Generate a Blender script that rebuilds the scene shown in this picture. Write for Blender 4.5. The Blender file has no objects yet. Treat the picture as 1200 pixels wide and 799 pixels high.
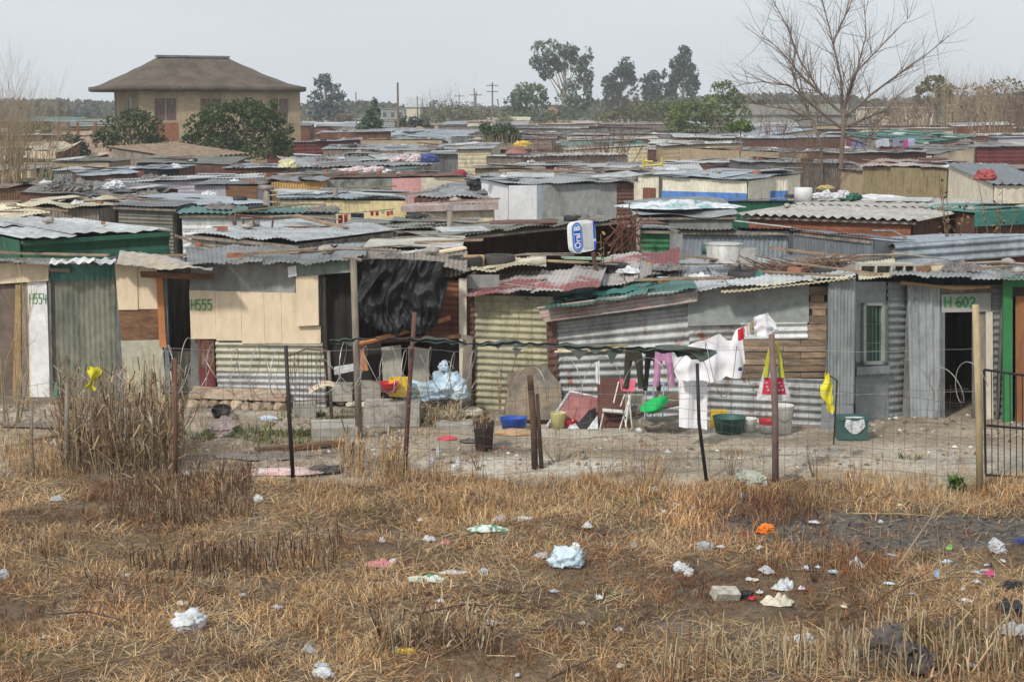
import bpy, math, random
import numpy as np
from mathutils import Vector, noise as mnoise
R=math.radians
random.seed(11); rng=np.random.default_rng(11)
sc=bpy.context.scene; COL=sc.collection
# ------------------------------------------------------------------ camera
W_,H_=1200.0,799.0; F_=1800.0; CH=5.0
PITCH=math.atan((399.5-135)/F_)
CPI,SPI=math.cos(PITCH),math.sin(PITCH)
cam=bpy.data.cameras.new('camera'); cam.lens=54.0; cam.sensor_width=36.0; cam.clip_end=6000; cam.clip_start=0.1
co=bpy.data.objects.new('camera',cam); COL.objects.link(co); co.location=(0,0,CH); co.rotation_euler=(math.pi/2-PITCH,0,0)
sc.camera=co
def ray(u,v):
    x=(u-600)/F_; z=(399.5-v)/F_
    return (x, CPI+z*SPI, -SPI+z*CPI)
def P(u,v,d):
    r=ray(u,v); k=d/r[1]
    return Vector((r[0]*k,d,CH+r[2]*k))
def G(u,v,h=0.0):
    r=ray(u,v); k=(h-CH)/r[2]
    return Vector((r[0]*k,r[1]*k,h))
def gd(v): return G(600,v).y
def ppm(d): return F_/d          # pixels per metre at depth d (approx.)
# ------------------------------------------------------------------ ground height
def rise_far(y): t=np.clip((np.asarray(y,float)-60)/90,0,1); return 1.3*t*t*(3-2*t)
def gz(x,y):
    x=np.asarray(x,float); y=np.asarray(y,float)
    a=np.clip((21.8-y)/1.5,0,1)
    b=np.clip((26-y)/3,0,1)
    h=0.05*np.sin(x*0.9+1.3)*np.cos(y*0.7+.4)+0.035*np.sin(x*2.3+y*1.1)+0.025*np.sin(y*3.1-x*1.7+2)+0.012*np.sin(x*6.1+1)*np.sin(y*5.3)
    return a*h+0.012*b*np.sin(x*3.3+y*1.9)*np.cos(y*2.7-x)-0.01+rise_far(y)
def gzf(x,y): return float(gz(x,y))
def GG(u,v):
    p=G(u,v); p.z=gzf(p.x,p.y); return p
# ------------------------------------------------------------------ mesh builder
class MB:
    def __init__(s): s.v=[]; s.f=[]; s.n=0; s.c=None
    def add(s,v,f):
        v=np.asarray(v,float).reshape(-1,3); s.v.append(v)
        s.f.extend([tuple(i+s.n for i in q) for q in f]); s.n+=len(v); return s
    def box(s,c,size,rz=0,rx=0,ry=0):
        hx,hy,hz=size[0]/2,size[1]/2,size[2]/2
        p=np.array([(x,y,z) for x in(-hx,hx) for y in(-hy,hy) for z in(-hz,hz)])
        p=rot(p,rx,ry,rz)+np.array(c)
        return s.add(p,[(0,1,3,2),(4,6,7,5),(0,4,5,1),(2,3,7,6),(0,2,6,4),(1,5,7,3)])
    def slab(s,pts,thick,n=None):
        """polygon outline given thickness along n"""
        p=np.array([tuple(q) for q in pts]); 
        if n is None: n=np.cross(p[1]-p[0],p[-1]-p[0]); n=n/(np.linalg.norm(n)+1e-9)
        n=np.array(n,float)
        k=len(p); a=p+n*thick/2; b=p-n*thick/2
        f=[tuple(range(k)),tuple(range(2*k-1,k-1,-1))]+[(i,k+i,k+(i+1)%k,(i+1)%k) for i in range(k)]
        return s.add(np.vstack([a,b]),f)
    def tube(s,pts,r,n=6,cap=True):
        pts=[np.array(tuple(p),float) for p in pts]; m=len(pts)
        rr=[r]*m if np.isscalar(r) else list(r)
        V=[];F=[]; up=None
        for i,p in enumerate(pts):
            t=pts[min(i+1,m-1)]-pts[max(i-1,0)]; t=t/(np.linalg.norm(t)+1e-9)
            if up is None:
                up=np.array((0,0,1.)) if abs(t[2])<.9 else np.array((1.,0,0))
            a=np.cross(t,up); a/= (np.linalg.norm(a)+1e-9); b=np.cross(t,a); up=-b if np.dot(-b,up)>0 else b
            for k in range(n):
                an=2*math.pi*k/n; V.append(p+(a*math.cos(an)+b*math.sin(an))*rr[i])
        for i in range(m-1):
            for k in range(n):
                k2=(k+1)%n; F.append((i*n+k,i*n+k2,(i+1)*n+k2,(i+1)*n+k))
        if cap: F.append(tuple(range(n-1,-1,-1))); F.append(tuple((m-1)*n+k for k in range(n)))
        return s.add(V,F)
    def lathe(s,prof,c,n=20,rx=0,ry=0,rz=0,sx=1,sy=1):
        V=[];F=[]
        for (r,z) in prof:
            for k in range(n):
                an=2*math.pi*k/n; V.append((r*math.cos(an)*sx,r*math.sin(an)*sy,z))
        for i in range(len(prof)-1):
            for k in range(n):
                k2=(k+1)%n; F.append((i*n+k,i*n+k2,(i+1)*n+k2,(i+1)*n+k))
        V=rot(np.array(V),rx,ry,rz)+np.array(tuple(c))
        return s.add(V,F)
    def sheet(s,A,B,C,D,period=.1,amp=.012,axis='v',rows=3,seg=4,sag=0.0,edge=0.0,seed=0):
        """A front/bottom left, B right, C far right, D far left. axis 'v': ridges run A->D ; 'h': ridges run A->B"""
        A,B,C,D=[np.array(tuple(q),float) for q in (A,B,C,D)]
        if axis=='h': A,B,C,D=A,D,C,B   # wave across A->D
        L=np.linalg.norm(B-A); nper=max(1,L/period); nu=int(max(2,round(nper*seg)))+1
        rows=max(2,rows)
        u=np.linspace(0,1,nu)[:,None,None]; v=np.linspace(0,1,rows)[None,:,None]
        Pt=(1-u)*(1-v)*A+u*(1-v)*B+u*v*C+(1-u)*v*D
        nn=np.cross(B-A,D-A); nn/=np.linalg.norm(nn)+1e-9
        if axis=='h': nn=-nn
        wav=np.sin(2*np.pi*u*nper)*amp
        r=np.random.default_rng(seed+int(abs(A[0]*97+A[1]*13)))
        if sag>0:
            ph=r.uniform(0,6,4)
            wav=wav+sag*(np.sin(u*5+ph[0]+v*3)+.6*np.sin(u*11+ph[1])*np.cos(v*4+ph[2]))
        Pt=Pt+nn*wav
        if edge>0:   # ragged edge at v=0
            e=r.normal(0,edge,nu); dv=(A-D)/ (np.linalg.norm(A-D)+1e-9)
            Pt[:,0,:]+=dv*e[:,None]
        V=Pt.reshape(-1,3); F=[]
        for i in range(nu-1):
            for j in range(rows-1):
                a=i*rows+j; F.append((a,a+rows,a+rows+1,a+1))
        return s.add(V,F)
    def blob(s,c,size,seed=0,amp=.25,freq=2.2,sub=3,rz=0,flat=True):
        import bmesh
        bm=bmesh.new(); bmesh.ops.create_icosphere(bm,subdivisions=sub,radius=1)
        V=np.array([v.co[:] for v in bm.verts]); F=[tuple(v.index for v in f.verts) for f in bm.faces]; bm.free()
        o=Vector((seed*7.3,seed*3.1,seed*1.7))
        D=np.array([1+amp*2*mnoise.noise(Vector(p)*freq+o)+amp*.9*abs(mnoise.noise(Vector(p)*freq*2.7+o)) for p in V])
        V=V*D[:,None]
        if flat: V[:,2]=np.where(V[:,2]<-.55,-.55+.15*(V[:,2]+.55),V[:,2])
        V=V*np.array(size)/2; V=rot(V,0,0,rz); V[:,2]-=V[:,2].min()
        return s.add(V+np.array(tuple(c)),F)
    def crumple(s,c,size,seed=0,n=15,rz=0):
        """a creased sheet lying in folds"""
        V=[];o=Vector((seed*5.1,seed*2.3,seed*.7))
        for i in range(n+1):
            for j in range(n+1):
                a,b=i/n*2-1,j/n*2-1; r=math.hypot(a,b)/max(abs(a),abs(b),1e-6); a2,b2=a/ (r*.6+.4),b/(r*.6+.4)
                w=1+.35*mnoise.noise(Vector((a*1.3,b*1.3,0))+o); e=max(0,1-max(abs(a),abs(b))**3)
                h=e*(.35+.55*abs(mnoise.noise(Vector((a*1.7,b*1.7,3))+o))*2-.5*abs(mnoise.noise(Vector((a*4,b*4,5))+o)))+.12*abs(mnoise.noise(Vector((a*7,b*7,9))+o))
                V.append((a2*w*size[0]/2+.06*size[0]*mnoise.noise(Vector((a*3,b*3,1))+o),b2*w*size[1]/2+.06*size[1]*mnoise.noise(Vector((a*3,b*3,7))+o),max(0,h)*size[2]))
        V=rot(np.array(V),0,0,rz)+np.array(tuple(c)); m=n+1
        return s.add(V,[(i*m+j,(i+1)*m+j,(i+1)*m+j+1,i*m+j+1) for i in range(n) for j in range(n)])
    def bag(s,c,size,seed=0,rz=0,ears=True):
        import bmesh
        bm=bmesh.new(); bmesh.ops.create_icosphere(bm,subdivisions=4,radius=1)
        V=np.array([v.co[:] for v in bm.verts]); F=[tuple(v.index for v in f.verts) for f in bm.faces]; bm.free(); o=Vector((seed*7.3,seed*3.1,seed*1.7)); R_=[]
        for p in V:
            q=Vector(p); rd=1-abs(mnoise.noise(q*2.1+o))*2; rd2=1-abs(mnoise.noise(q*5.0+o))*2
            d=.68+.3*mnoise.noise(q*1.1+o)+.26*rd**3+.15*rd2**3
            if ears: d+=.45*max(0,q.normalized().dot(Vector((.35,.1,.93)))-.9)*9*.35+.3*max(0,q.normalized().dot(Vector((-.75,.1,.65)))-.9)*9*.3
            R_.append(d)
        V=V*np.array(R_)[:,None]; V[:,2]=np.where(V[:,2]<-.4,-.4+.15*(V[:,2]+.4),V[:,2]); V=V*np.array(size)/2*1.1; V=rot(V,0,0,rz); V[:,2]-=V[:,2].min()
        return s.add(V+np.array(tuple(c)),F)
    def cloth(s,fn,nu,nv):
        V=[fn(i/nu,j/nv) for i in range(nu+1) for j in range(nv+1)]
        F=[(i*(nv+1)+j,(i+1)*(nv+1)+j,(i+1)*(nv+1)+j+1,i*(nv+1)+j+1) for i in range(nu) for j in range(nv)]
        return s.add(V,F)
    def build(s,name,mat,parent=None,smooth=False,loc=None,**props):
        V=np.vstack(s.v) if s.v else np.zeros((0,3))
        if parent is not None: off=np.array(woff(parent))
        elif loc is not None: off=np.array(tuple(loc))
        else:
            mn,mx=V.min(0),V.max(0); off=np.array([(mn[0]+mx[0])/2,(mn[1]+mx[1])/2,mn[2]])
        me=bpy.data.meshes.new(name); me.from_pydata((V-off).tolist(),[],s.f)
        if smooth: me.polygons.foreach_set('use_smooth',[True]*len(me.polygons))
        if s.c is not None:
            a=me.color_attributes.new('Col','FLOAT_COLOR','POINT'); c=np.ones((len(V),4)); c[:,:3]=np.vstack(s.c); a.data.foreach_set('color',c.ravel())
        me.materials.append(mat)
        o=bpy.data.objects.new(name,me); COL.objects.link(o)
        if parent is not None: o.parent=parent; o['_w']=list(map(float,off))
        else: o.location=tuple(off); o['_w']=list(map(float,off))
        for k,v in props.items(): o[k]=v
        return o
def woff(p): return tuple(p['_w'])
def rot(p,rx,ry,rz):
    if rx: c,s=math.cos(rx),math.sin(rx); p=p@np.array([[1,0,0],[0,c,s],[0,-s,c]])
    if ry: c,s=math.cos(ry),math.sin(ry); p=p@np.array([[c,0,-s],[0,1,0],[s,0,c]])
    if rz: c,s=math.cos(rz),math.sin(rz); p=p@np.array([[c,s,0],[-s,c,0],[0,0,1]])
    return p
def thing(name,label,cat,loc,group=None):
    o=bpy.data.objects.new(name,None); COL.objects.link(o); o.location=tuple(loc); o['_w']=[float(q) for q in loc]; o.empty_display_size=.2
    o['label']=label; o['category']=cat
    if group: o['group']=group
    return o
def tag(o,label,cat,group=None):
    o['label']=label; o['category']=cat
    if group: o['group']=group
    return o
def copy_tree(o,loc,rz=0,label=None,scale=None,parent=None):
    c=o.copy(); COL.objects.link(c)
    if parent is None:
        c.location=tuple(loc); c.rotation_euler=(0,0,rz)
        if scale: c.scale=(scale,)*3
        if label: c['label']=label
    else: c.parent=parent
    for ch in list(o.children): copy_tree(ch,None,parent=c)
    return c
# ------------------------------------------------------------------ materials
_mc={}
def mk(key,col,col2=None,rough=.7,metal=0.0,scale=1.5,streak=0.0,rust=0.0,rustcol=(.16,.06,.03),var=.15,isl=.15,fine=9.0,bump=.25,mixc=.5,spec=.3,trans=0.0,attr=False,sub=0.0,lo=.42,hi=.62,grime=0.0):
    if key in _mc: return _mc[key]
    m=bpy.data.materials.new(key); m.use_nodes=True; nt=m.node_tree; N=nt.nodes; L=nt.links
    b=N['Principled BSDF']; b.inputs['Roughness'].default_value=rough; b.inputs['Metallic'].default_value=metal
    b.inputs['Specular IOR Level'].default_value=spec
    if trans: b.inputs['Transmission Weight'].default_value=trans
    geo=N.new('ShaderNodeNewGeometry')
    mp=N.new('ShaderNodeMapping'); mp.inputs['Scale'].default_value=(1,1,1-streak*.88); L.new(geo.outputs['Position'],mp.inputs['Vector'])
    n1=N.new('ShaderNodeTexNoise'); n1.inputs['Scale'].default_value=scale; n1.inputs['Detail'].default_value=7; n1.inputs['Roughness'].default_value=.65; L.new(mp.outputs[0],n1.inputs['Vector'])
    n2=N.new('ShaderNodeTexNoise'); n2.inputs['Scale'].default_value=fine; n2.inputs['Detail'].default_value=5; L.new(mp.outputs[0],n2.inputs['Vector'])
    def ramp(src,a,c_,out0=0,out1=1):
        r=N.new('ShaderNodeMapRange'); r.inputs['From Min'].default_value=a; r.inputs['From Max'].default_value=c_; r.inputs['To Min'].default_value=out0; r.inputs['To Max'].default_value=out1; L.new(src,r.inputs['Value']); return r.outputs[0]
    def mix(fac,a,bb,typ='MIX'):
        x=N.new('ShaderNodeMix'); x.data_type='RGBA'; x.blend_type=typ
        if hasattr(fac,'node'): L.new(fac,x.inputs[0])
        else: x.inputs[0].default_value=fac
        for k,q in ((6,a),(7,bb)):
            if hasattr(q,'node'): L.new(q,x.inputs[k])
            else: x.inputs[k].default_value=(*q,1)
        return x.outputs[2]
    if attr:
        at=N.new('ShaderNodeAttribute'); at.attribute_name='Col'; base=at.outputs['Color']
    else:
        if col2 is None: col2=tuple(c*.72 for c in col)
        base=mix(ramp(n1.outputs['Fac'],lo,hi),col,col2)
    if rust>0:
        n3=N.new('ShaderNodeTexNoise'); n3.inputs['Scale'].default_value=scale*1.7; n3.inputs['Detail'].default_value=9; n3.inputs['Roughness'].default_value=.72
        mp2=N.new('ShaderNodeMapping'); mp2.inputs['Location'].default_value=(13,7,3); mp2.inputs['Scale'].default_value=(1,1,1-streak*.8); L.new(geo.outputs['Position'],mp2.inputs['Vector']); L.new(mp2.outputs[0],n3.inputs['Vector'])
        t=.72-rust*.36
        base=mix(ramp(n3.outputs['Fac'],t-.02,t+.07),base,rustcol)
    f=ramp(n2.outputs['Fac'],.3,.7,1-var,1+var)
    if grime>0:
        n4=N.new('ShaderNodeTexNoise'); n4.inputs['Scale'].default_value=5.5; n4.inputs['Detail'].default_value=8; n4.inputs['Roughness'].default_value=.75
        mp4=N.new('ShaderNodeMapping'); mp4.inputs['Scale'].default_value=(1,1,.22); mp4.inputs['Location'].default_value=(3,9,1); L.new(geo.outputs['Position'],mp4.inputs['Vector']); L.new(mp4.outputs[0],n4.inputs['Vector'])
        g_=ramp(n4.outputs['Fac'],.5,.66,1,1-grime)
        m4=N.new('ShaderNodeMath'); m4.operation='MULTIPLY'; L.new(f,m4.inputs[0]); L.new(g_,m4.inputs[1]); f=m4.outputs[0]
    if isl>0:
        r_=ramp(geo.outputs['Random Per Island'],0,1,1-isl,1+isl)
        mm=N.new('ShaderNodeMath'); mm.operation='MULTIPLY'; L.new(f,mm.inputs[0]); L.new(r_,mm.inputs[1]); f=mm.outputs[0]
    vm=N.new('ShaderNodeVectorMath'); vm.operation='SCALE'; L.new(base,vm.inputs[0]); L.new(f,vm.inputs['Scale']); 
    L.new(vm.outputs[0],b.inputs['Base Color'])
    if bump>0:
        bp=N.new('ShaderNodeBump'); bp.inputs['Strength'].default_value=bump; bp.inputs['Distance'].default_value=.02; ad=N.new('ShaderNodeMath'); ad.operation='MULTIPLY_ADD'; L.new(n1.outputs['Fac'],ad.inputs[0]); ad.inputs[1].default_value=2.5; L.new(n2.outputs['Fac'],ad.inputs[2]); L.new(ad.outputs[0],bp.inputs['Height']); L.new(bp.outputs[0],b.inputs['Normal'])
    _mc[key]=m; return m
def metal(key,col,col2=None,rust=.25,**k):
    k.setdefault('rough',.5); k.setdefault('metal',.25); k.setdefault('streak',.5); k.setdefault('bump',.3); k.setdefault('isl',.28); k.setdefault('grime',.38)
    return mk(key,col,col2,rust=rust,**k)
galv=metal('galvanised_iron',(.33,.345,.35),(.21,.215,.215),rust=.34)
galv_l=metal('pale_galvanised_iron',(.52,.54,.54),(.36,.37,.37),rust=.27)
galv_b=metal('bluish_galvanised_iron',(.36,.405,.45),(.25,.28,.31),rust=.22)
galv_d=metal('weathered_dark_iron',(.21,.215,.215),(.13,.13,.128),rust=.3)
rusty=metal('rusted_iron',(.2,.085,.05),(.11,.05,.035),rust=.3,rustcol=(.27,.2,.17),metal=.05,rough=.8)
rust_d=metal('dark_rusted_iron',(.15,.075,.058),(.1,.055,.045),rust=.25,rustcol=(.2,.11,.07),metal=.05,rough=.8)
rust_p=metal('pinkish_faded_iron',(.38,.27,.24),(.42,.4,.38),rust=.4,rustcol=(.25,.1,.08),metal=.05,rough=.75)
roof_red=metal('faded_red_iron',(.38,.36,.34),(.27,.09,.09),rust=.3,rustcol=(.2,.1,.07),metal=.05,rough=.7,lo=.47,hi=.53,scale=.8,streak=0)
roof_brn=metal('brown_grey_iron',(.26,.22,.19),(.17,.13,.11),rust=.35,metal=.05,rough=.8)
green_c=metal('dark_green_painted_iron',(.025,.11,.065),(.02,.08,.05),rust=.12,metal=.0,rough=.5,bump=.1,var=.08)
green_b=metal('bright_green_iron',(.04,.19,.08),(.03,.12,.05),rust=.2,metal=0)
teal_c=metal('teal_iron',(.07,.2,.17),(.05,.14,.12),rust=.15,metal=0)
cream_c=metal('cream_painted_iron',(.6,.54,.38),(.5,.44,.3),rust=.12,metal=0)
yellow_c=metal('pale_yellow_iron',(.68,.58,.32),(.6,.5,.28),rust=.08,metal=0)
white_c=metal('white_painted_iron',(.72,.73,.71),(.6,.61,.6),rust=.1,metal=0)
blue_c=metal('blue_painted_iron',(.1,.24,.58),(.08,.19,.47),rust=.1,metal=0)
maroon_c=metal('maroon_iron',(.16,.04,.04),(.11,.03,.03),rust=.1,metal=0)
slate_c=metal('slate_grey_ribbed_iron',(.17,.19,.21),(.14,.155,.17),rust=.04,metal=.1,bump=.03)
greygreen=metal('green_grey_iron',(.2,.2,.165),(.15,.145,.12),rust=.25,metal=.05)
olive=metal('olive_plaster',(.26,.21,.12),(.21,.17,.1),rust=.2,rustcol=(.2,.1,.05),metal=0,rough=.9)
asb=mk('asbestos_cement',(.46,.45,.41),(.33,.32,.29),rough=.95,scale=1.2,rust=.2,rustcol=(.2,.19,.16),bump=.3)
plaster_g=mk('grey_plaster',(.3,.31,.3),(.2,.21,.2),rough=.9,scale=2,streak=.5)
plaster_t=mk('tan_plaster',(.4,.32,.21),(.33,.26,.17),rough=.9,streak=.3)
plaster_c=mk('cream_plaster',(.62,.57,.46),(.5,.46,.37),rough=.9,streak=.5)
pink_w=mk('pink_board',(.62,.33,.33),(.5,.28,.27),rough=.9)
lilac_w=mk('lilac_board',(.42,.4,.46),(.36,.33,.37),rough=.9)
orange_w=mk('ochre_board',(.55,.36,.14),(.45,.28,.1),rough=.9)
mossy=mk('mossy_grey_board',(.26,.27,.25),(.1,.11,.1),rough=.95,scale=3)
cream_p=mk('cream_panel',(.74,.61,.44),(.66,.54,.39),rough=.7,rust=.16,grime=.16,rustcol=(.35,.2,.12),var=.06,bump=.05,streak=.6)
wood_b=mk('brown_board',(.2,.11,.06),(.12,.07,.045),rough=.9,streak=-3,scale=3,var=.25)
wood_g=mk('grey_weathered_wood',(.27,.23,.19),(.17,.145,.12),rough=.95,streak=.8,scale=4,var=.25)
wood_p=mk('split_plank_wood',(.27,.19,.125),(.15,.12,.095),rough=.95,streak=-4,scale=2.5,var=.3,isl=.35)
wood_o=mk('orange_door_frame_paint',(.5,.2,.08),(.35,.15,.07),rough=.8,streak=.5)
redwood=mk('red_brown_boards',(.27,.105,.06),(.17,.07,.045),rough=.9,streak=-4,scale=1.8,var=.3,isl=.3)
concrete=mk('concrete',(.4,.38,.33),(.3,.28,.25),rough=.95,scale=3,bump=.5)
stone=mk('stone',(.3,.27,.24),(.2,.18,.16),rough=.95,scale=6,isl=.4,bump=.6)
brick=mk('red_brick_lump',(.33,.15,.09),(.25,.11,.07),rough=.95,scale=6,isl=.3)
rubber=mk('tyre_rubber',(.035,.035,.038),(.06,.058,.055),rough=.85,fine=30)
blackp=mk('black_plastic_sheet',(.014,.015,.017),(.03,.031,.034),rough=.55,spec=.35,bump=.4,fine=14)
whitep=mk('white_plastic',(.66,.67,.68),(.46,.48,.5),rough=.4,bump=.8,fine=24,isl=.1,scale=9)
whitec=mk('white_cotton',(.8,.8,.84),(.75,.75,.8),rough=.9,bump=.1,var=.04)
bluep=mk('pale_blue_plastic',(.42,.55,.64),(.55,.64,.7),rough=.4,bump=.4,fine=14)
greyp=mk('greyish_plastic',(.45,.46,.48),(.3,.31,.33),rough=.5,bump=.3,fine=16)
tealf=mk('teal_net_fabric',(.05,.19,.16),(.03,.12,.1),rough=.9,bump=.4,fine=18)
netf=mk('dark_green_shade_net',(.05,.07,.062),(.1,.115,.105),rough=.9,bump=.4,fine=40)
darkc=mk('dark_grey_cloth',(.1,.085,.08),(.17,.145,.13),rough=.95,bump=.5,fine=12)
straw=mk('straw',(.33,.23,.12),(.22,.14,.07),rough=.9,isl=.45)
bark=mk('bark',(.2,.16,.12),(.13,.1,.08),rough=.95,scale=4,streak=.6)
bark_l=mk('pale_bark',(.3,.25,.2),(.22,.18,.14),rough=.95,scale=4)
thatch=mk('thatch',(.125,.1,.078),(.08,.066,.054),rough=1,scale=.8,fine=7,streak=.4,var=.2,bump=.6)
glass=mk('dark_window_glass',(.05,.06,.065),(.08,.09,.09),rough=.15,spec=.6,bump=0)
wire=mk('fence_wire',(.16,.15,.14),(.1,.08,.07),rough=.6,metal=.4)
razor=mk('razor_wire',(.42,.4,.38),(.28,.24,.21),rough=.5,metal=.5)
blackm=mk('black_painted_metal',(.02,.02,.022),(.035,.03,.03),rough=.5,metal=.2)
def flat(key,c=0,rough=.6,**k):
    if key in _mc: return _mc[key]
    return mk(key,c,tuple(q*.82 for q in c),rough=rough,bump=k.pop('bump',.15),isl=k.pop('isl',.1),var=k.pop('var',.1),**k)
col_mat=mk('vegetation_blades',(1,1,1),attr=True,rough=.85,isl=.0,var=.12,bump=0,spec=.15)
leaf_mat=mk('leaves',(1,1,1),attr=True,rough=.8,isl=.25,var=.15,bump=0,spec=.2)
# ------------------------------------------------------------------ world and sun
w=bpy.data.worlds.new('World'); sc.world=w; w.use_nodes=True; nt=w.node_tree
bg=nt.nodes['Background']; sky=nt.nodes.new('ShaderNodeTexSky'); sky.sky_type='NISHITA'; sky.sun_disc=False
SE,SA=R(42),R(215)      # sun elevation, azimuth clockwise from +Y (behind the camera, to its left)
sky.sun_elevation=SE; sky.sun_rotation=SA; sky.air_density=1.0; sky.dust_density=3.0; sky.ozone_density=1.5
hs=nt.nodes.new('ShaderNodeHueSaturation'); hs.inputs['Saturation'].default_value=.35; nt.links.new(sky.outputs[0],hs.inputs['Color'])
mx=nt.nodes.new('ShaderNodeMix'); mx.data_type='RGBA'; mx.inputs[0].default_value=.82; nt.links.new(hs.outputs[0],mx.inputs[6]); mx.inputs[7].default_value=(6.85,7.35,7.8,1)
tn=nt.nodes.new('ShaderNodeTexNoise'); tn.inputs['Scale'].default_value=3.2; tn.inputs['Detail'].default_value=6; tc=nt.nodes.new('ShaderNodeTexCoord'); mpw=nt.nodes.new('ShaderNodeMapping'); mpw.inputs['Scale'].default_value=(1,1,3.5); nt.links.new(tc.outputs['Generated'],mpw.inputs['Vector']); nt.links.new(mpw.outputs[0],tn.inputs['Vector'])
mrw=nt.nodes.new('ShaderNodeMapRange'); mrw.inputs['From Min'].default_value=.3; mrw.inputs['From Max'].default_value=.7; mrw.inputs['To Min'].default_value=.965; mrw.inputs['To Max'].default_value=1.07; nt.links.new(tn.outputs['Fac'],mrw.inputs['Value'])
scw=nt.nodes.new('ShaderNodeVectorMath'); scw.operation='SCALE'; nt.links.new(mx.outputs[2],scw.inputs[0]); nt.links.new(mrw.outputs[0],scw.inputs['Scale']); nt.links.new(scw.outputs[0],bg.inputs['Color']); bg.inputs['Strength'].default_value=.1
sl=bpy.data.lights.new('sun','SUN'); sl.energy=2.3; sl.angle=R(5); sl.color=(1,.94,.85)
so=bpy.data.objects.new('sun',sl); COL.objects.link(so); so.location=(-20,-20,40)
sdir=Vector((math.sin(SA)*math.cos(SE),math.cos(SA)*math.cos(SE),math.sin(SE)))
so.rotation_euler=sdir.to_track_quat('Z','Y').to_euler()
vs=sc.view_settings; vs.view_transform='Standard'; vs.look='None'; vs.gamma=1; vs.exposure=.22; vs.use_curve_mapping=False
sc.cycles.max_bounces=6; sc.cycles.diffuse_bounces=3; sc.cycles.glossy_bounces=2; sc.cycles.transmission_bounces=3; sc.cycles.volume_bounces=2; sc.cycles.transparent_max_bounces=8
# ------------------------------------------------------------------ numpy noise
def vn(x,y,scale,seed=0):
    x=np.asarray(x,float)*scale+seed*17.13; y=np.asarray(y,float)*scale+seed*5.71
    xi=np.floor(x).astype(np.int64); yi=np.floor(y).astype(np.int64); fx=x-xi; fy=y-yi
    fx=fx*fx*(3-2*fx); fy=fy*fy*(3-2*fy)
    def h(a,b):
        n=(a*374761393+b*668265263+seed*1442695)&0x7fffffff; n=((n^(n>>13))*1274126177)&0x7fffffff
        return ((n^(n>>16))&0xffff)/65535.0
    return (h(xi,yi)*(1-fx)+h(xi+1,yi)*fx)*(1-fy)+(h(xi,yi+1)*(1-fx)+h(xi+1,yi+1)*fx)*fy
def fbm(x,y,scale,seed=0): return (vn(x,y,scale,seed)+.5*vn(x,y,scale*2.1,seed+1)+.25*vn(x,y,scale*4.3,seed+2))/1.75
def lerp(a,b,t): t=np.asarray(t)[...,None]; return np.asarray(a)*(1-t)+np.asarray(b)*t
def sst(x,a,b): t=np.clip((x-a)/(b-a),0,1); return t*t*(3-2*t)
def ell(x,y,cu,cv,ru,rv):
    """soft patch on the ground round the point seen at (cu,cv), radii in metres"""
    c=G(cu,cv); return np.clip(1.25-np.sqrt(((x-c.x)/ru)**2+((y-c.y)/rv)**2),0,.5)*2
yard_edge=lambda x,y: 20.95-.5*sst(x,-1.5,3.0)+(fbm(x,y,.9,61)-.5)*1.5+(fbm(x,y,4,63)-.5)*.4
ash=lambda x,y: np.clip((ell(x,y,1080,622,2.6,.8)+ell(x,y,950,608,1.3,.35)*.8)*1.5-(fbm(x*.6,y*1.8,1.9,9)-.4)*2.6,0,1)
# ------------------------------------------------------------------ ground: one sheet to the horizon
xs=np.concatenate([[-4000,-2000,-900,-400,-200,-100,-60,-40,-30,-22,-17,-14],np.arange(-12,12.01,.11),[14,17,22,30,40,60,100,200,400,900,2000,4000]])
ys=np.concatenate([[-300,-60,-10,2,6,9],np.arange(11,28.01,.11),[29,31,34,38,44,52,62,75,95,120,160,220,320,500,900,2000,5000]])
X,Y=np.meshgrid(xs,ys,indexing='ij'); Z=gz(X,Y)+(fbm(X,Y,3,4)-.5)*.05*np.clip((22-Y),0,1)
n1=fbm(X,Y,.8,1); n2=fbm(X,Y,3.0,5); n3=fbm(X,Y,9.0,7)
field=lerp((.19,.14,.09),(.085,.065,.048),np.clip(n2*1.6-.3,0,1)); field=lerp(field,(.24,.17,.1),np.clip(n1*2-1.1,0,1))
yard=lerp((.39,.335,.255),(.23,.185,.14),np.clip(n1*2-.55,0,1)); yard=lerp(yard,(.13,.105,.08),np.clip(n2*3-1.75,0,1)*.8); yard=lerp(yard,(.44,.40,.32),np.clip(n3*3-1.9,0,1)*.6)
pale=np.clip(ell(X,Y,560,545,2.6,.55)+ell(X,Y,760,505,2.6,.6)*.7+ell(X,Y,1020,535,2.6,.9)*.55+ell(X,Y,240,480,2.,.5)*.6,0,1)
yard=lerp(yard,(.56,.53,.46),pale*np.clip(n2*1.5,0,1))
gpatch=np.clip(ell(X,Y,300,510,1.2,.6),0,1)*np.clip(n3*2.5-.9,0,1); yard=lerp(yard,(.09,.12,.04),gpatch)
edge=sst(Y-yard_edge(X,Y),-.15,.3)
C=lerp(field,yard,0)*(1-edge[...,None])+yard*edge[...,None]
C=lerp(C,lerp((.06,.058,.056),(.17,.155,.135),n3),ash(X,Y)*.95)
C=np.where((Y>26.5)[...,None],np.array((.2,.165,.125)),C)
C=np.where((Y>300)[...,None],np.array((.16,.13,.08)),C)
g=MB(); nx,ny=len(xs),len(ys); idx=np.arange(nx*ny).reshape(nx,ny)
g.v=[np.stack([X,Y,Z],-1).reshape(-1,3)]; g.n=nx*ny
g.f=np.stack([idx[:-1,:-1],idx[1:,:-1],idx[1:,1:],idx[:-1,1:]],-1).reshape(-1,4).tolist(); g.c=[C.reshape(-1,3)]
gmat=mk('ground_soil',(1,1,1),attr=True,rough=.97,isl=0,var=.3,fine=14,bump=.8,spec=.1)
o=g.build('ground',gmat,smooth=True,loc=(0,0,0)); o['kind']='structure'
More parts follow.
